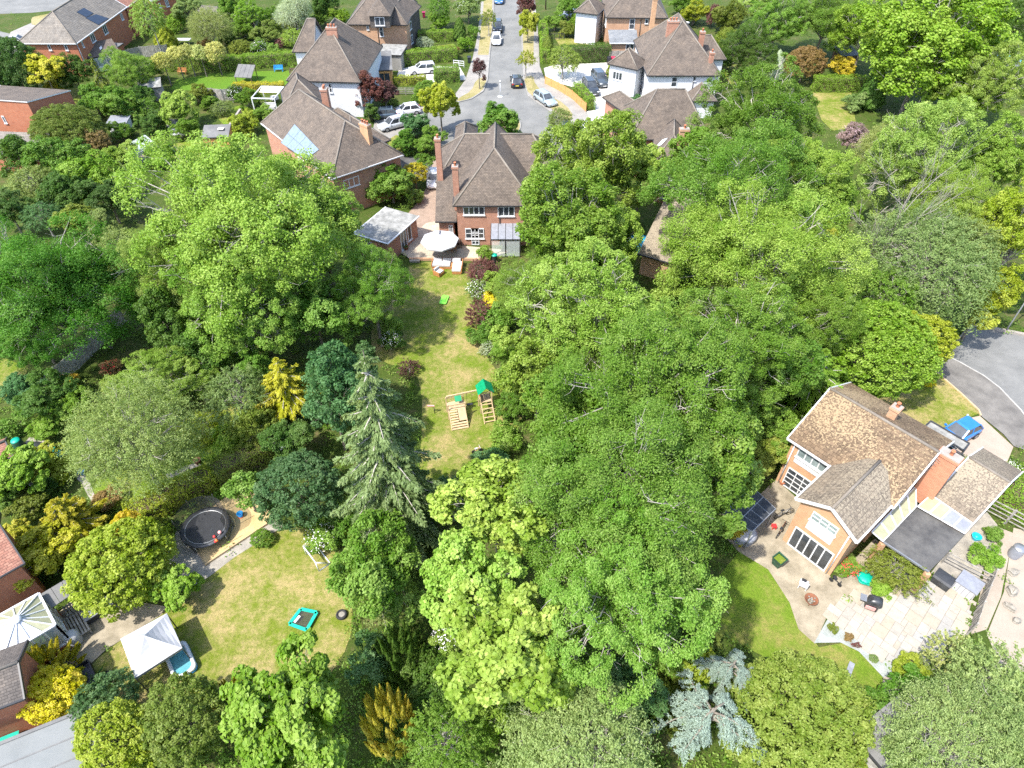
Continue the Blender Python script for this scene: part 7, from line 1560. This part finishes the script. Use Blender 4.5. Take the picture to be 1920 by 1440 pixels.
P_('oak', 540, 830, 44, 2.6, 1.0, 'dark', 'dark green bush behind the domed tree')
P_('oak', 480, 800, 40, 2.4, 0.9, 'olivey', 'olive-yellow bush below the grey twiggy tree')
P_('fine', 250, 830, 112, 6.2, 1.0, 'grey', 'slender grey-green birch with pale branches in the left-hand garden')
P_('oak', 462, 918, 40, 2.8, 0.9, 'mid2', 'small green tree overhanging the sand pit')
P_('oak', 85, 745, 50, 2.0, 0.8, 'dark', 'dark bush below the old grey fence')
P_('oak', 140, 760, 40, None, 0.8, 'mid2', 'bright leafy bush right of the dark bush below the fence')
P_('oak', 45, 730, 36, None, 0.9, 'teal', 'bluish green bush left of the old grey fence')
P_('oak', 95, 790, 40, None, 0.7, 'bright', 'light green sprawling shrub above the gravel path')
P_('oak', 130, 715, 18, None, 0.8, 'gold', 'small golden plant beside the old grey fence')
P_('oak', 210, 690, 20, None, 0.7, 'russet', 'rusty plant with red flowers beside the fence', flowers='petal_red')
P_('maple', 40, 885, 46, 2.6, 0.9, 'bright', 'bright green small tree at the left edge above the golden bushes')
P_('maple', 85, 865, 36, None, 0.8, 'yg', 'yellow-green shrub beside the gravel path')
P_('oak', 85, 925, 26, None, 0.8, 'dark', 'dark shrub between bright tree and golden bushes')
P_('feather', 118, 965, 74, 2.6, 1.1, 'ygold', 'feathery golden-green tree left of the curving path')
P_('maple', 80, 1040, 62, 2.2, 0.8, 'ygold', 'golden-green spreading bush above the conservatory')
P_('dense', 235, 985, 26, 2.8, 0.9, 'gold', 'small golden topped shrub behind the round green-gold bush')
P_('dense', 232, 1055, 92, 2.6, 0.85, 'yg', 'big round green-gold bush beside the paved terrace')
P_('maple', 332, 1105, 40, 1.6, 0.9, 'bright', 'bright leafy bush at the edge of the dry lawn')
P_('oak', 55, 1085, 30, None, 0.8, 'dark', 'dark shrub behind the conservatory')
P_('oak', 200, 935, 26, None, 0.6, 'russet', 'reddish shrub beside the curving path')
P_('oak', 290, 1000, 30, None, 0.7, 'olive', 'olive bush beside the trampoline gravel')
P_('dense', 491, 1010, 19, None, 0.9, 'mid', 'small round shrub at the lawn edge below the sand pit')
P_('oak', 602, 1010, 34, None, 0.9, 'mid2', 'rose bush with pale flowers behind the white goal frame', flowers='petal_white')
P_('spiky', 85, 1255, 54, None, 1.0, 'ygold', 'spiky golden-green conifer beside the conservatory')
P_('dense', 98, 1305, 52, 1.8, 0.9, 'yellow', 'rounded bright yellow shrub in the bottom left corner')
P_('dense', 196, 1316, 50, 1.8, 0.95, 'tealdk', 'clipped blue-green dome beside the yellow shrub')
P_('dense', 226, 1392, 76, 2.4, 0.9, 'yg', 'yellow-green rounded bush beside the flat felt roof')
P_('dense', 352, 1352, 76, 2.8, 1.0, 'olive', 'dark olive rounded tree in front of the gazebo lawn')
P_('spiky', 440, 1310, 36, None, 1.6, 'ygold', 'spiky golden conifer at the corner of the dry lawn')
# middle foreground
P_('maple', 545, 1352, 122, 6.0, 1.0, 'bright', 'large bright green tree with pale limbs at the bottom edge below the dry lawn')
P_('plume', 726, 1345, 54, 3.4, 2.6, 'amber', 'golden-orange cypress with upright plumes at the bottom edge')
P_('plume', 748, 1220, 54, 3.6, 1.9, 'dark', 'dark green yew with upright plumes above the golden-orange cypress')
P_('oak', 705, 1070, 90, 4.8, 0.95, 'mid2', 'mid green tree below the tall grey-green spruce')
P_('fine', 715, 1140, 36, 4.0, 1.0, 'greyg', 'greyish feathery tree top above the dark yew')
P_('spruce', 720, 848, 132, 5.6, 1.65, (0.185, 0.25, 0.085), 'tall sparse grey-green spruce left of the play frame')
P_('maple', 930, 950, 98, 9.5, 1.1, 'lime', 'pale lime tree crown nearest the play frame')
P_('maple', 880, 1090, 92, 8.0, 1.1, 'lime', 'pale lime tree crown above the dark yew')
P_('maple', 950, 1225, 120, 8.0, 1.0, 'lime', 'pale lime tree crown at the front of the big group')
P_('oak', 838, 1195, 30, 3.0, 1.0, 'light', 'small tree with white blossom between yew and lime trees', flowers='petal_white')
P_('oak', 845, 930, 40, 3.0, 0.9, 'teal', 'blue-green shrub between spruce and lime trees')
P_('fine', 835, 1390, 78, 4.0, 0.9, 'mid', 'feathery green conifer-like tree at the bottom edge right of the golden-orange cypress')
P_('oak', 900, 1345, 50, 2.6, 0.9, 'bright', 'bright green bush in front of the lime trees')
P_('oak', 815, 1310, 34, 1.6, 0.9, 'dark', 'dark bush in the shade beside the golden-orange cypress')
P_('fine', 1085, 1405, 168, 4.4, 0.7, 'greyg', 'wide grey-green willow-like tree at the bottom edge')
P_('oak', 1165, 930, 178, 11.0, 0.95, 'mid2', 'largest green tree crown of the central group')
P_('oak', 1165, 1110, 165, 9.5, 1.0, 'mid2', 'broad green tree crown at the front of the central group')
P_('oak', 1050, 900, 105, 10.0, 1.0, 'mid', 'green tree crown between lime trees and the largest crown')
P_('oak', 1305, 950, 76, 8.0, 1.1, 'mid', 'green tree crown overhanging the dark canopy')
P_('oak', 1180, 1300, 60, 3.0, 0.8, 'teal', 'blue-green bush below the central group')
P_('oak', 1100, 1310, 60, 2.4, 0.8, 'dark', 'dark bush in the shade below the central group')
P_('oak', 1280, 1180, 50, 3.0, 0.9, 'dark', 'dark green bush at the left end of the right-hand lawn')
P_('oak', 1200, 745, 178, 11.0, 0.9, 'mid', 'darker green tree crown behind the largest crown')
P_('oak', 1335, 820, 96, 9.0, 1.0, 'mid2', 'green tree crown left of the mossy roof')
P_('oak', 1090, 790, 90, 9.0, 0.9, 'mid2', 'green crown above the play frame')
P_('oak', 1125, 610, 148, 9.5, 0.95, 'light', 'yellow-green tree crown in the middle of the group')
P_('oak', 1010, 700, 70, 6.5, 1.0, 'light', 'light green tree at the right edge of the long lawn')
P_('oak', 955, 665, 36, 2.8, 1.0, 'mid2', 'small green tree in the right-hand border of the long lawn')
# right of the lawn
P_('maple', 1112, 328, 108, 9.0, 1.05, 'light', 'big silvery-green tree behind the brick house')
P_('maple', 1066, 438, 112, 8.6, 1.05, 'mid2', 'big leafy tree covering the corner of the brick house')
P_('maple', 1122, 452, 78, 7.6, 1.0, 'light', 'leafy tree crown beside the lichened annexe')
P_('oak', 1010, 540, 72, 6.0, 1.0, 'mid2', 'green tree beside the dark red border shrubs')
P_('oak', 1422, 248, 108, 9.0, 1.05, 'mid', 'dark green tree right of the white house')
P_('oak', 1385, 372, 140, 10.5, 1.0, 'mid2', 'big green tree in front of the half hidden brown roof')
P_('oak', 1500, 352, 98, 9.5, 1.0, 'light', 'light green tree crown right of the big green tree')
P_('oak', 1420, 500, 150, 10.5, 1.0, 'light', 'yellow-green tree crown with bare limbs in the middle right')
P_('oak', 1390, 655, 118, 9.5, 1.0, 'mid2', 'green tree crown above the dark canopy')
P_('oak', 1500, 600, 92, 8.0, 1.05, 'mid2', 'green tree crown left of the dense round tree')
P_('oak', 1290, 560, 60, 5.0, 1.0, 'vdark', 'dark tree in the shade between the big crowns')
P_('feather', 1525, 715, 96, 5.4, 1.3, 'bright', 'light feathery tree overhanging the mossy roof')
P_('dense', 1625, 655, 106, 5.2, 0.9, 'bright', 'dense round green tree above the mossy roof')
P_('dense', 1712, 640, 62, 5.0, 0.9, 'yg', 'dense yellow-green tree beside the road')
P_('oak', 1440, 800, 52, 3.2, 1.0, 'mid2', 'green bush at the left corner of the sandy brick house')
P_('oak', 1425, 850, 44, 2.2, 0.9, 'olivey', 'olive-yellow bush beside the sandy brick house')
P_('oak', 1380, 1000, 24, None, 0.8, 'ygold', 'small yellow-green shrub beside the dark canopy')
P_('oak', 1740, 715, 15, None, 0.8, 'yellow', 'small yellow shrub on the front lawn by the road')
P_('oak', 1552, 555, 52, 5.0, 1.0, 'mid', 'mid green tree below the dead tree')
P_('fine', 1745, 500, 128, 7.0, 0.8, 'grey', 'grey-green twiggy tree beside the road')
P_('fine', 1660, 560, 70, 6.0, 0.8, 'mid', 'fine leaved green tree behind the dense round tree')
P_('oak', 1725, 312, 114, 9.0, 1.0, 'lite2', 'broad yellowish-green tree below the brightest crown')
P_('fine', 1668, 275, 56, 6.5, 1.0, 'greyg', 'grey-green tree beside the pink blossom')
P_('oak', 1780, 390, 80, 8.0, 1.0, 'light', 'yellow-green tree crown behind the grey twiggy tree')
P_('maple', 1900, 440, 74, 8.5, 1.3, 'yg', 'bright yellow-green maple at the right frame edge beside the road')
P_('maple', 1885, 300, 64, 8.0, 1.1, 'light', 'light green maple at the right frame edge')
P_('maple', 1735, 100, 140, 9.0, 0.85, 'bright', 'brightest large tree in the top right')
P_('maple', 1625, 60, 54, 7.0, 0.9, 'bright', 'bright tree crown above the small sunny lawn')
P_('oak', 1850, 160, 80, 8.0, 1.0, 'lite2', 'light olive tree at the right edge near the top')
P_('oak', 1895, 60, 50, 7.0, 1.0, 'dark', 'dark green tree in the top right corner')
P_('oak', 1800, 10, 70, 6.0, 0.9, 'mid', 'mid green tree at the top edge behind the brightest tree')
P_('oak', 1550, 35, 66, 6.5, 0.9, 'mid', 'green tree near the top edge right of the white house')
P_('oak', 1455, 45, 62, 5.5, 0.9, 'mid2', 'green tree behind the silver conifer')
P_('oak', 1400, 95, 48, 4.2, 1.0, 'dark', 'dark green tree beside the white house garden')
P_('cone', 1456, 122, 19, None, 1.2, 'silver', 'silver-blue conical conifer beside the russet shrub')
P_('dense', 1508, 122, 33, 2.8, 1.0, 'russet', 'russet-brown rounded shrub beside the bright hedge')
P_('cone', 1640, 165, 26, None, 1.2, 'dark', 'dark conical conifer at the end of the bright hedge')
P_('oak', 1580, 130, 24, None, 0.9, 'gold', 'golden shrub behind the bright hedge')
P_('oak', 1600, 195, 20, None, 0.9, 'grey', 'grey-green shrub at the side of the small sunny lawn')
P_('oak', 1595, 258, 26, 3.0, 1.0, 'pinkish', 'lilac tree with pale pink blossom', flowers='petal_pink')
P_('oak', 1336, 32, 14, None, 1.8, 'purple', 'narrow dark red tree near the top edge right of the brick house')
P_('oak', 1300, 30, 26, None, 0.9, 'yg', 'yellow-green bush behind the chimney of the white house')
P_('oak', 1365, 40, 30, None, 1.0, 'olive', 'olive bush right of the narrow dark red tree')
P_('oak', 1280, 8, 26, None, 0.9, 'mid', 'green bush at the top edge right of the orange brick house')
P_('dense', 1365, 75, 26, None, 0.8, 'olivey', 'yellowish bush beside the white house chimney')
P_('oak', 1420, 15, 36, 3.0, 0.8, 'lite2', 'pale green bush at the top edge')
P_('oak', 1350, 120, 22, None, 0.7, 'dark', 'dark bush behind the red garden chair')
# street planting
P_('maple', 825, 195, 33, 4.2, 1.25, 'yg', 'bright yellow-green street tree at the mouth of the turning circle')
P_('oak', 898, 132, 15, 2.9, 1.3, 'purpdk', 'small dark purple street tree on the verge')
P_('oak', 937, 236, 43, 2.9, 0.85, 'mid', 'round dark green tree on the traffic island')
P_('fine', 916, 36, 15, 3.0, 1.1, 'olivey', 'small olive street tree beside the parked black car')
P_('fine', 1048, 225, 24, 3.2, 1.0, 'grey', 'thin grey-green street tree beside the silver estate car')
P_('fine', 986, 112, 18, 3.0, 0.9, 'yg', 'thin yellow-green street tree beside the black hatchback')
P_('maple', 990, 46, 18, 3.0, 1.5, 'yg', 'bright yellow-green street tree on the right-hand verge near the top')
P_('oak', 985, 12, 20, 3.0, 1.0, 'purple', 'purple street tree at the top of the street')
P_('fine', 1056, 112, 30, 3.0, 0.9, 'lite2', 'pale thin leaved tree in front of the tall dark hedge')
P_('oak', 878, 12, 28, 3.0, 1.0, 'grey', 'white flowering tree at the top of the street', flowers='petal_white')
P_('fine', 825, 18, 24, 3.2, 1.1, 'mid', 'green weeping tree left of the white flowering tree')
P_('column', 862, 55, 12, None, 0.72, 'dark', 'dark columnar conifer beside the bright hedge')
P_('oak', 825, 44, 18, None, 0.9, 'bright', 'bright bush in front of the dormer house')
P_('oak', 888, 62, 12, None, 1.2, 'mid', 'green bush beside the columnar conifer')
P_('maple', 872, 85, 14, None, 1.1, 'bright', 'bright small bush beside the pavement near the white gate')
P_('fine', 795, 82, 17, None, 0.8, 'silver', 'silvery shrub beside the dormer house drive')
P_('oak', 845, 95, 16, None, 0.6, 'russet', 'russet low plant on the small dry lawn')
P_('oak', 1068, 10, 26, 3.0, 1.0, 'mid', 'dark green tree at the top edge right of the street')
P_('dense', 1098, 50, 23, None, 1.1, 'bright', 'round bright bush left of the orange brick house')
P_('oak', 1040, 45, 18, None, 1.0, 'mid2', 'green bush beside the parked blue-white car')
P_('oak', 1065, 58, 16, None, 0.9, 'olive', 'olive bush in front of the parked blue-white car')
P_('cone', 1027, 88, 14, None, 1.3, 'olive', 'brownish-green conical conifer at the pavement edge')
P_('oak', 1145, 142, 16, None, 1.1, 'olivey', 'flowering shrub behind the dark off-road car', flowers='petal_pink')
P_('oak', 1184, 162, 14, None, 1.2, 'yg', 'yellow-green shrub at the corner of the white house')
P_('oak', 1192, 190, 14, None, 0.8, 'teal', 'bluish shrub at the foot of the white house wall')
P_('oak', 690, 172, 32, 3.4, 1.0, 'purple', 'purple plum tree in front of the white house')
P_('oak', 722, 180, 22, 2.4, 1.0, 'purpdk', 'dark reddish bush right of the purple plum tree')
P_('oak', 696, 215, 18, None, 1.0, 'dark', 'dark green bush below the purple plum tree')
P_('oak', 732, 192, 18, None, 0.6, 'lite2', 'pale grassy planting in the front garden')
P_('dense', 786, 186, 15, None, 0.9, 'mid2', 'clipped round shrub beside the white parked hatchback')
P_('dense', 800, 172, 26, None, 0.8, 'mid2', 'rounded green bush behind the yellow-green street tree')
P_('oak', 778, 240, 28, None, 0.9, 'teal', 'blue-green bush beside the silver estate car on the drive')
P_('oak', 762, 268, 26, None, 0.9, 'mid', 'leafy green bush in the front garden of the brick house')
P_('oak', 805, 268, 30, None, 0.8, 'mid2', 'broad green bush left of the tall chimney')
P_('oak', 735, 352, 44, 2.0, 0.9, 'mid2', 'large leafy bush beside the garage roof')
P_('dense', 778, 326, 22, 2.2, 0.9, 'ygold', 'golden-yellow round bush beside the drive')
P_('oak', 796, 305, 18, 2.4, 1.0, 'mid', 'green bush behind the golden-yellow round bush')
# border along the right of the long lawn
P_('oak', 906, 478, 18, None, 1.0, 'mid2', 'green shrub on the patio corner of the brick house')
P_('fine', 902, 510, 30, None, 0.9, 'purple', 'dark red feathery shrub nearest the brick house in the lawn border')
P_('fine', 896, 545, 25, None, 0.8, 'grey', 'white flowered shrub in the lawn border', flowers='petal_white')
P_('oak', 922, 562, 18, None, 0.8, 'yellow', 'bright yellow shrub in the lawn border')
P_('fine', 904, 592, 30, None, 1.0, 'purple', 'dark red shrub below the yellow border shrub')
P_('oak', 898, 632, 22, None, 0.8, 'mid', 'green shrub below the dark red border shrubs')
P_('fine', 918, 655, 20, None, 0.7, 'silver', 'grey-leaved shrub in the lawn border')
P_('oak', 948, 712, 32, None, 0.9, 'mid2', 'green bush at the right edge of the lawn above the play frame')
P_('oak', 980, 760, 40, None, 0.9, 'mid', 'dark green bush beside the green play roof')
P_('oak', 950, 820, 34, None, 0.8, 'light', 'light green bush below the play frame')
P_('oak', 920, 870, 34, None, 0.8, 'teal', 'bluish green bush at the foot of the nearest lime crown')
# bottom right garden
P_('spiky', 1262, 1312, 50, 2.4, 1.2, 'olive', 'spiky olive monkey puzzle tree beside the blue cedar')
P_('dense', 1305, 1248, 36, 2.2, 1.0, 'yg', 'yellow-green shrub behind the blue cedar')
P_('cedar', 1372, 1252, 56, 4.0, 1.0, 'blue', 'smaller pale blue weeping cedar pointing to the lawn')
P_('cedar', 1330, 1345, 98, 4.2, 1.0, 'blue', 'large pale blue weeping cedar at the bottom edge')
P_('dense', 1485, 1350, 122, 2.6, 0.75, 'olivey', 'huge domed olive-bronze shrub at the bottom edge')
P_('dense', 1636, 1332, 42, 1.6, 0.85, 'mid', 'clipped green dome beside the grey shed roof')
P_('oak', 1590, 1346, 16, None, 0.9, 'yellow', 'small bright yellow bush beside the clipped green dome')
P_('oak', 1600, 1400, 40, None, 0.8, 'yg', 'yellow-green bush at the corner of the grey shed roof')
P_('oak', 1715, 1300, 46, 2.2, 1.1, 'vivid', 'vivid green laurel bush below the stone patio')
P_('maple', 1712, 1262, 36, None, 0.8, 'yg', 'yellow-green shrub at the corner of the stone patio')
P_('fine', 1780, 1225, 40, 2.4, 0.9, 'pale', 'pale yellow small tree at the patio corner')
P_('fine', 1850, 1300, 92, 4.2, 1.0, 'greyg', 'grey-green twiggy tree beside the pale side path')
P_('fine', 1790, 1385, 130, 4.8, 0.85, 'greyg', 'wide grey-green twiggy tree in the bottom right corner')
P_('fine', 1905, 1400, 90, 4.6, 0.9, 'grey', 'grey-green tree cut by the bottom right corner')
P_('fine', 1676, 1068, 52, 1.2, 0.8, 'olivey', 'mounded climbing shrub spilling over the carport edge')
P_('oak', 1650, 1105, 24, None, 0.5, 'bright', 'bright low plant at the foot of the mounded shrub')
P_('oak', 1592, 1065, 22, None, 0.6, 'mid2', 'red flowered plant along the brick side wall', flowers='petal_red')
P_('oak', 1848, 1045, 26, None, 0.8, 'bright', 'leafy green shrub in the narrow side garden')
P_('oak', 1862, 1005, 20, None, 0.8, 'mid2', 'green shrub behind the narrow side garden')
P_('oak', 1893, 885, 26, None, 0.8, 'bright', 'white flowered bush beside the pink driveway', flowers='petal_white')
P_('oak', 1562, 1178, 9, None, 0.8, 'olive', 'small olive tuft in the blue gravel bed')
P_('oak', 1590, 1196, 10, None, 0.8, 'russet', 'brown tuft in the blue gravel bed')
P_('oak', 1606, 1210, 7, None, 0.8, 'purple', 'small dark red plant in the blue gravel bed')
P_('dense', 1638, 1235, 8, None, 0.8, 'grey', 'small grey plant in the blue gravel bed')

P_('oak', 932, 600, 30, None, 1.1, 'mid2', 'leafy green shrub behind the dark red border shrub')
P_('oak', 940, 540, 30, None, 1.1, 'light', 'light green shrub behind the white flowered border shrub')
P_('fine', 930, 515, 20, None, 1.0, 'purpdk', 'deep red shrub beside the teal lidded water butt')
P_('oak', 935, 635, 26, None, 1.0, 'light', 'light green shrub behind the grey-leaved border shrub')
P_('oak', 20, 800, 30, None, 0.8, 'mid', 'green bush at the left edge above the brown outbuilding')
P_('oak', 10, 925, 40, None, 0.9, 'mid2', 'green bush at the left edge below the bright green small tree')
P_('oak', 55, 945, 34, None, 0.8, 'olive', 'olive bush left of the feathery golden-green tree')
P_('maple', 30, 1010, 34, None, 0.9, 'ygold', 'golden bush at the corner of the left edge house')
P_('oak', 160, 845, 26, None, 0.7, 'mid2', 'green shrub between gravel path and birch')
P_('oak', 120, 885, 26, None, 0.7, 'yg', 'yellow-green low shrub inside the bend of the gravel path')
P_('oak', 20, 620, 40, 2.0, 0.9, 'mid', 'green bush at the left edge below the large vivid tree')
P_('oak', 195, 790, 26, None, 0.7, 'bright', 'bright shrub beside the pale bean frame')
P_('oak', 215, 725, 26, None, 0.7, 'light', 'light green shrub above the pale bean frame')
P_('fine', 380, 800, 44, None, 0.5, 'yg', 'low yellow-green grassy shrub beside the birch')
P_('oak', 420, 830, 30, None, 0.7, 'bright', 'bright shrub above the olive-yellow hedge')
P_('oak', 655, 985, 40, None, 0.9, 'mid', 'green shrub behind the rose bush')
P_('oak', 670, 1000, 26, None, 0.9, 'yg', 'yellow-green shrub between rose bush and spruce')
P_('oak', 690, 1240, 44, 2.2, 0.9, 'teal', 'bluish bush left of the dark yew')
P_('oak', 800, 1260, 40, 2.0, 0.9, 'dark', 'dark bush between the yew and the lime trees')
P_('oak', 1240, 1240, 40, 2.0, 0.9, 'mid', 'green bush behind the monkey puzzle tree')
P_('oak', 1330, 1200, 26, None, 0.7, 'olive', 'olive low bush at the left end of the right-hand lawn')
P_('fine', 1735, 1250, 30, None, 0.9, 'grey', 'grey twiggy shrub beside the stone patio corner')
P_('oak', 1765, 1320, 40, 2.0, 0.9, 'bright', 'bright green bush beside the vivid laurel')
P_('oak', 1690, 1420, 50, 2.0, 0.8, 'mid', 'green bush at the bottom edge right of the shed roof')
P_('oak', 1538, 470, 42, 6.0, 1.0, 'yg', 'yellow-green tree crown left of the dead tree')
P_('oak', 1850, 560, 50, 5.0, 1.0, 'yg', 'yellow-green tree above the road at the right')

P_('maple', 1205, 318, 48, 6.5, 1.0, 'light', 'light green tree crown below the half hidden brown roof')
P_('oak', 1300, 300, 50, 6.5, 1.1, 'mid2', 'green tree crown at the right end of the half hidden brown roof')

P_('oak', 1565, 395, 50, 7.5, 1.1, 'mid2', 'green tree crown left of the dead tree top')
P_('oak', 1480, 430, 60, 11.0, 1.1, 'light', 'tall light green crown rising between the two big right-hand crowns')
P_('oak', 1352, 480, 56, 11.0, 1.1, 'mid2', 'tall green crown right of the annexe gap')
P_('oak', 1290, 690, 70, 12.0, 1.0, 'mid2', 'tall green crown in the middle of the big right-hand group')
P_('oak', 1470, 690, 60, 8.5, 1.1, 'mid', 'green crown between the feathery tree and the big group')
P_('fine', 1820, 470, 60, 8.0, 1.0, 'grey', 'grey twiggy crown left of the bright yellow-green maple')

# dead tree among the crowns on the right
p = at(1622, 500, 4.5); t = thing('dead_tree', 'bare dead tree with pale branches rising among green crowns', 'tree', (p.x, p.y, 0)); mb = MB()
def limb(a, d, L, r, lev):
    m_ = a+d*L*0.5+Vector(rng.normal(size=3))*L*0.05; e = a+d*L+Vector(rng.normal(size=3))*L*0.06
    mb.tube([a, m_, e], [r, r*0.75, r*0.45], 'bark_dead', 5 if lev < 2 else 3, caps=False)
    if lev < 4:
        for k in range(3 if lev < 2 else 5):
            s_ = a.lerp(e, rng.uniform(0.45, 1.0)); dd = (d+Vector(rng.normal(size=3))*0.42+Vector((0.02, 0, 0.12))).normalized(); limb(s_, dd, L*rng.uniform(0.55, 0.85), r*0.42, lev+1)
limb(Vector((0, 0, 0)), Vector((0.10, 0.0, 1)).normalized(), 7.0, 0.24, 0)
limb(Vector((0.4, 0, 4.0)), Vector((0.55, 0.1, 0.7)).normalized(), 3.6, 0.13, 1); limb(Vector((0.5, 0, 5.2)), Vector((0.5, -0.1, 0.8)).normalized(), 3.2, 0.12, 1); limb(Vector((0.5, 0, 5.0)), Vector((-0.4, 0.1, 0.8)).normalized(), 2.8, 0.11, 1)
mb.build('trunk', t)

# low undergrowth that fills beds and the ground below the trees
def undergrowth(n):
    P = []; T = []
    tries = 0
    while len(P) < n and tries < n*12:
        tries += 1; u, v = rng.uniform(-80, 2000), rng.uniform(-20, 1480)
        if rng.random() > 0.35+0.65*min(1.0, (v+200)/900): continue
        p = at(u, v)
        if any(inside(o, p.x, p.y) for o in OPEN): continue
        P.append((p.x, p.y)); 
    return np.array(P)
C = undergrowth(5200); n = len(C); per = 24; idx = np.repeat(np.arange(n), per)
rad = rng.uniform(0.3, 0.75, n); d = rng.normal(size=(n*per, 3)); d[:, 2] = np.abs(d[:, 2]); d = unit(d)
pos = np.concatenate([C[idx], np.zeros((n*per, 1))], 1)+d*(rad[idx]*rng.random(n*per)**0.4)[:, None]*np.array([1, 1, 0.9]); pos[:, 2] += 0.05
me = leaf_mesh('undergrowth', pos, d*0.6+np.array([0, 0, 0.5])+rng.normal(size=pos.shape)*0.4, 0.17, 0.10, np.clip(rng.normal(0.5, 0.25, n), 0, 1)[idx]+rng.normal(size=n*per)*0.15)
o = bpy.data.objects.new('undergrowth', me); col.objects.link(o); o.color = (*[x*LEAF_GAIN for x in COLS['mid2']], 1); tag(o, 'low mixed green undergrowth between shrubs and under the trees', 'undergrowth', kind='stuff')
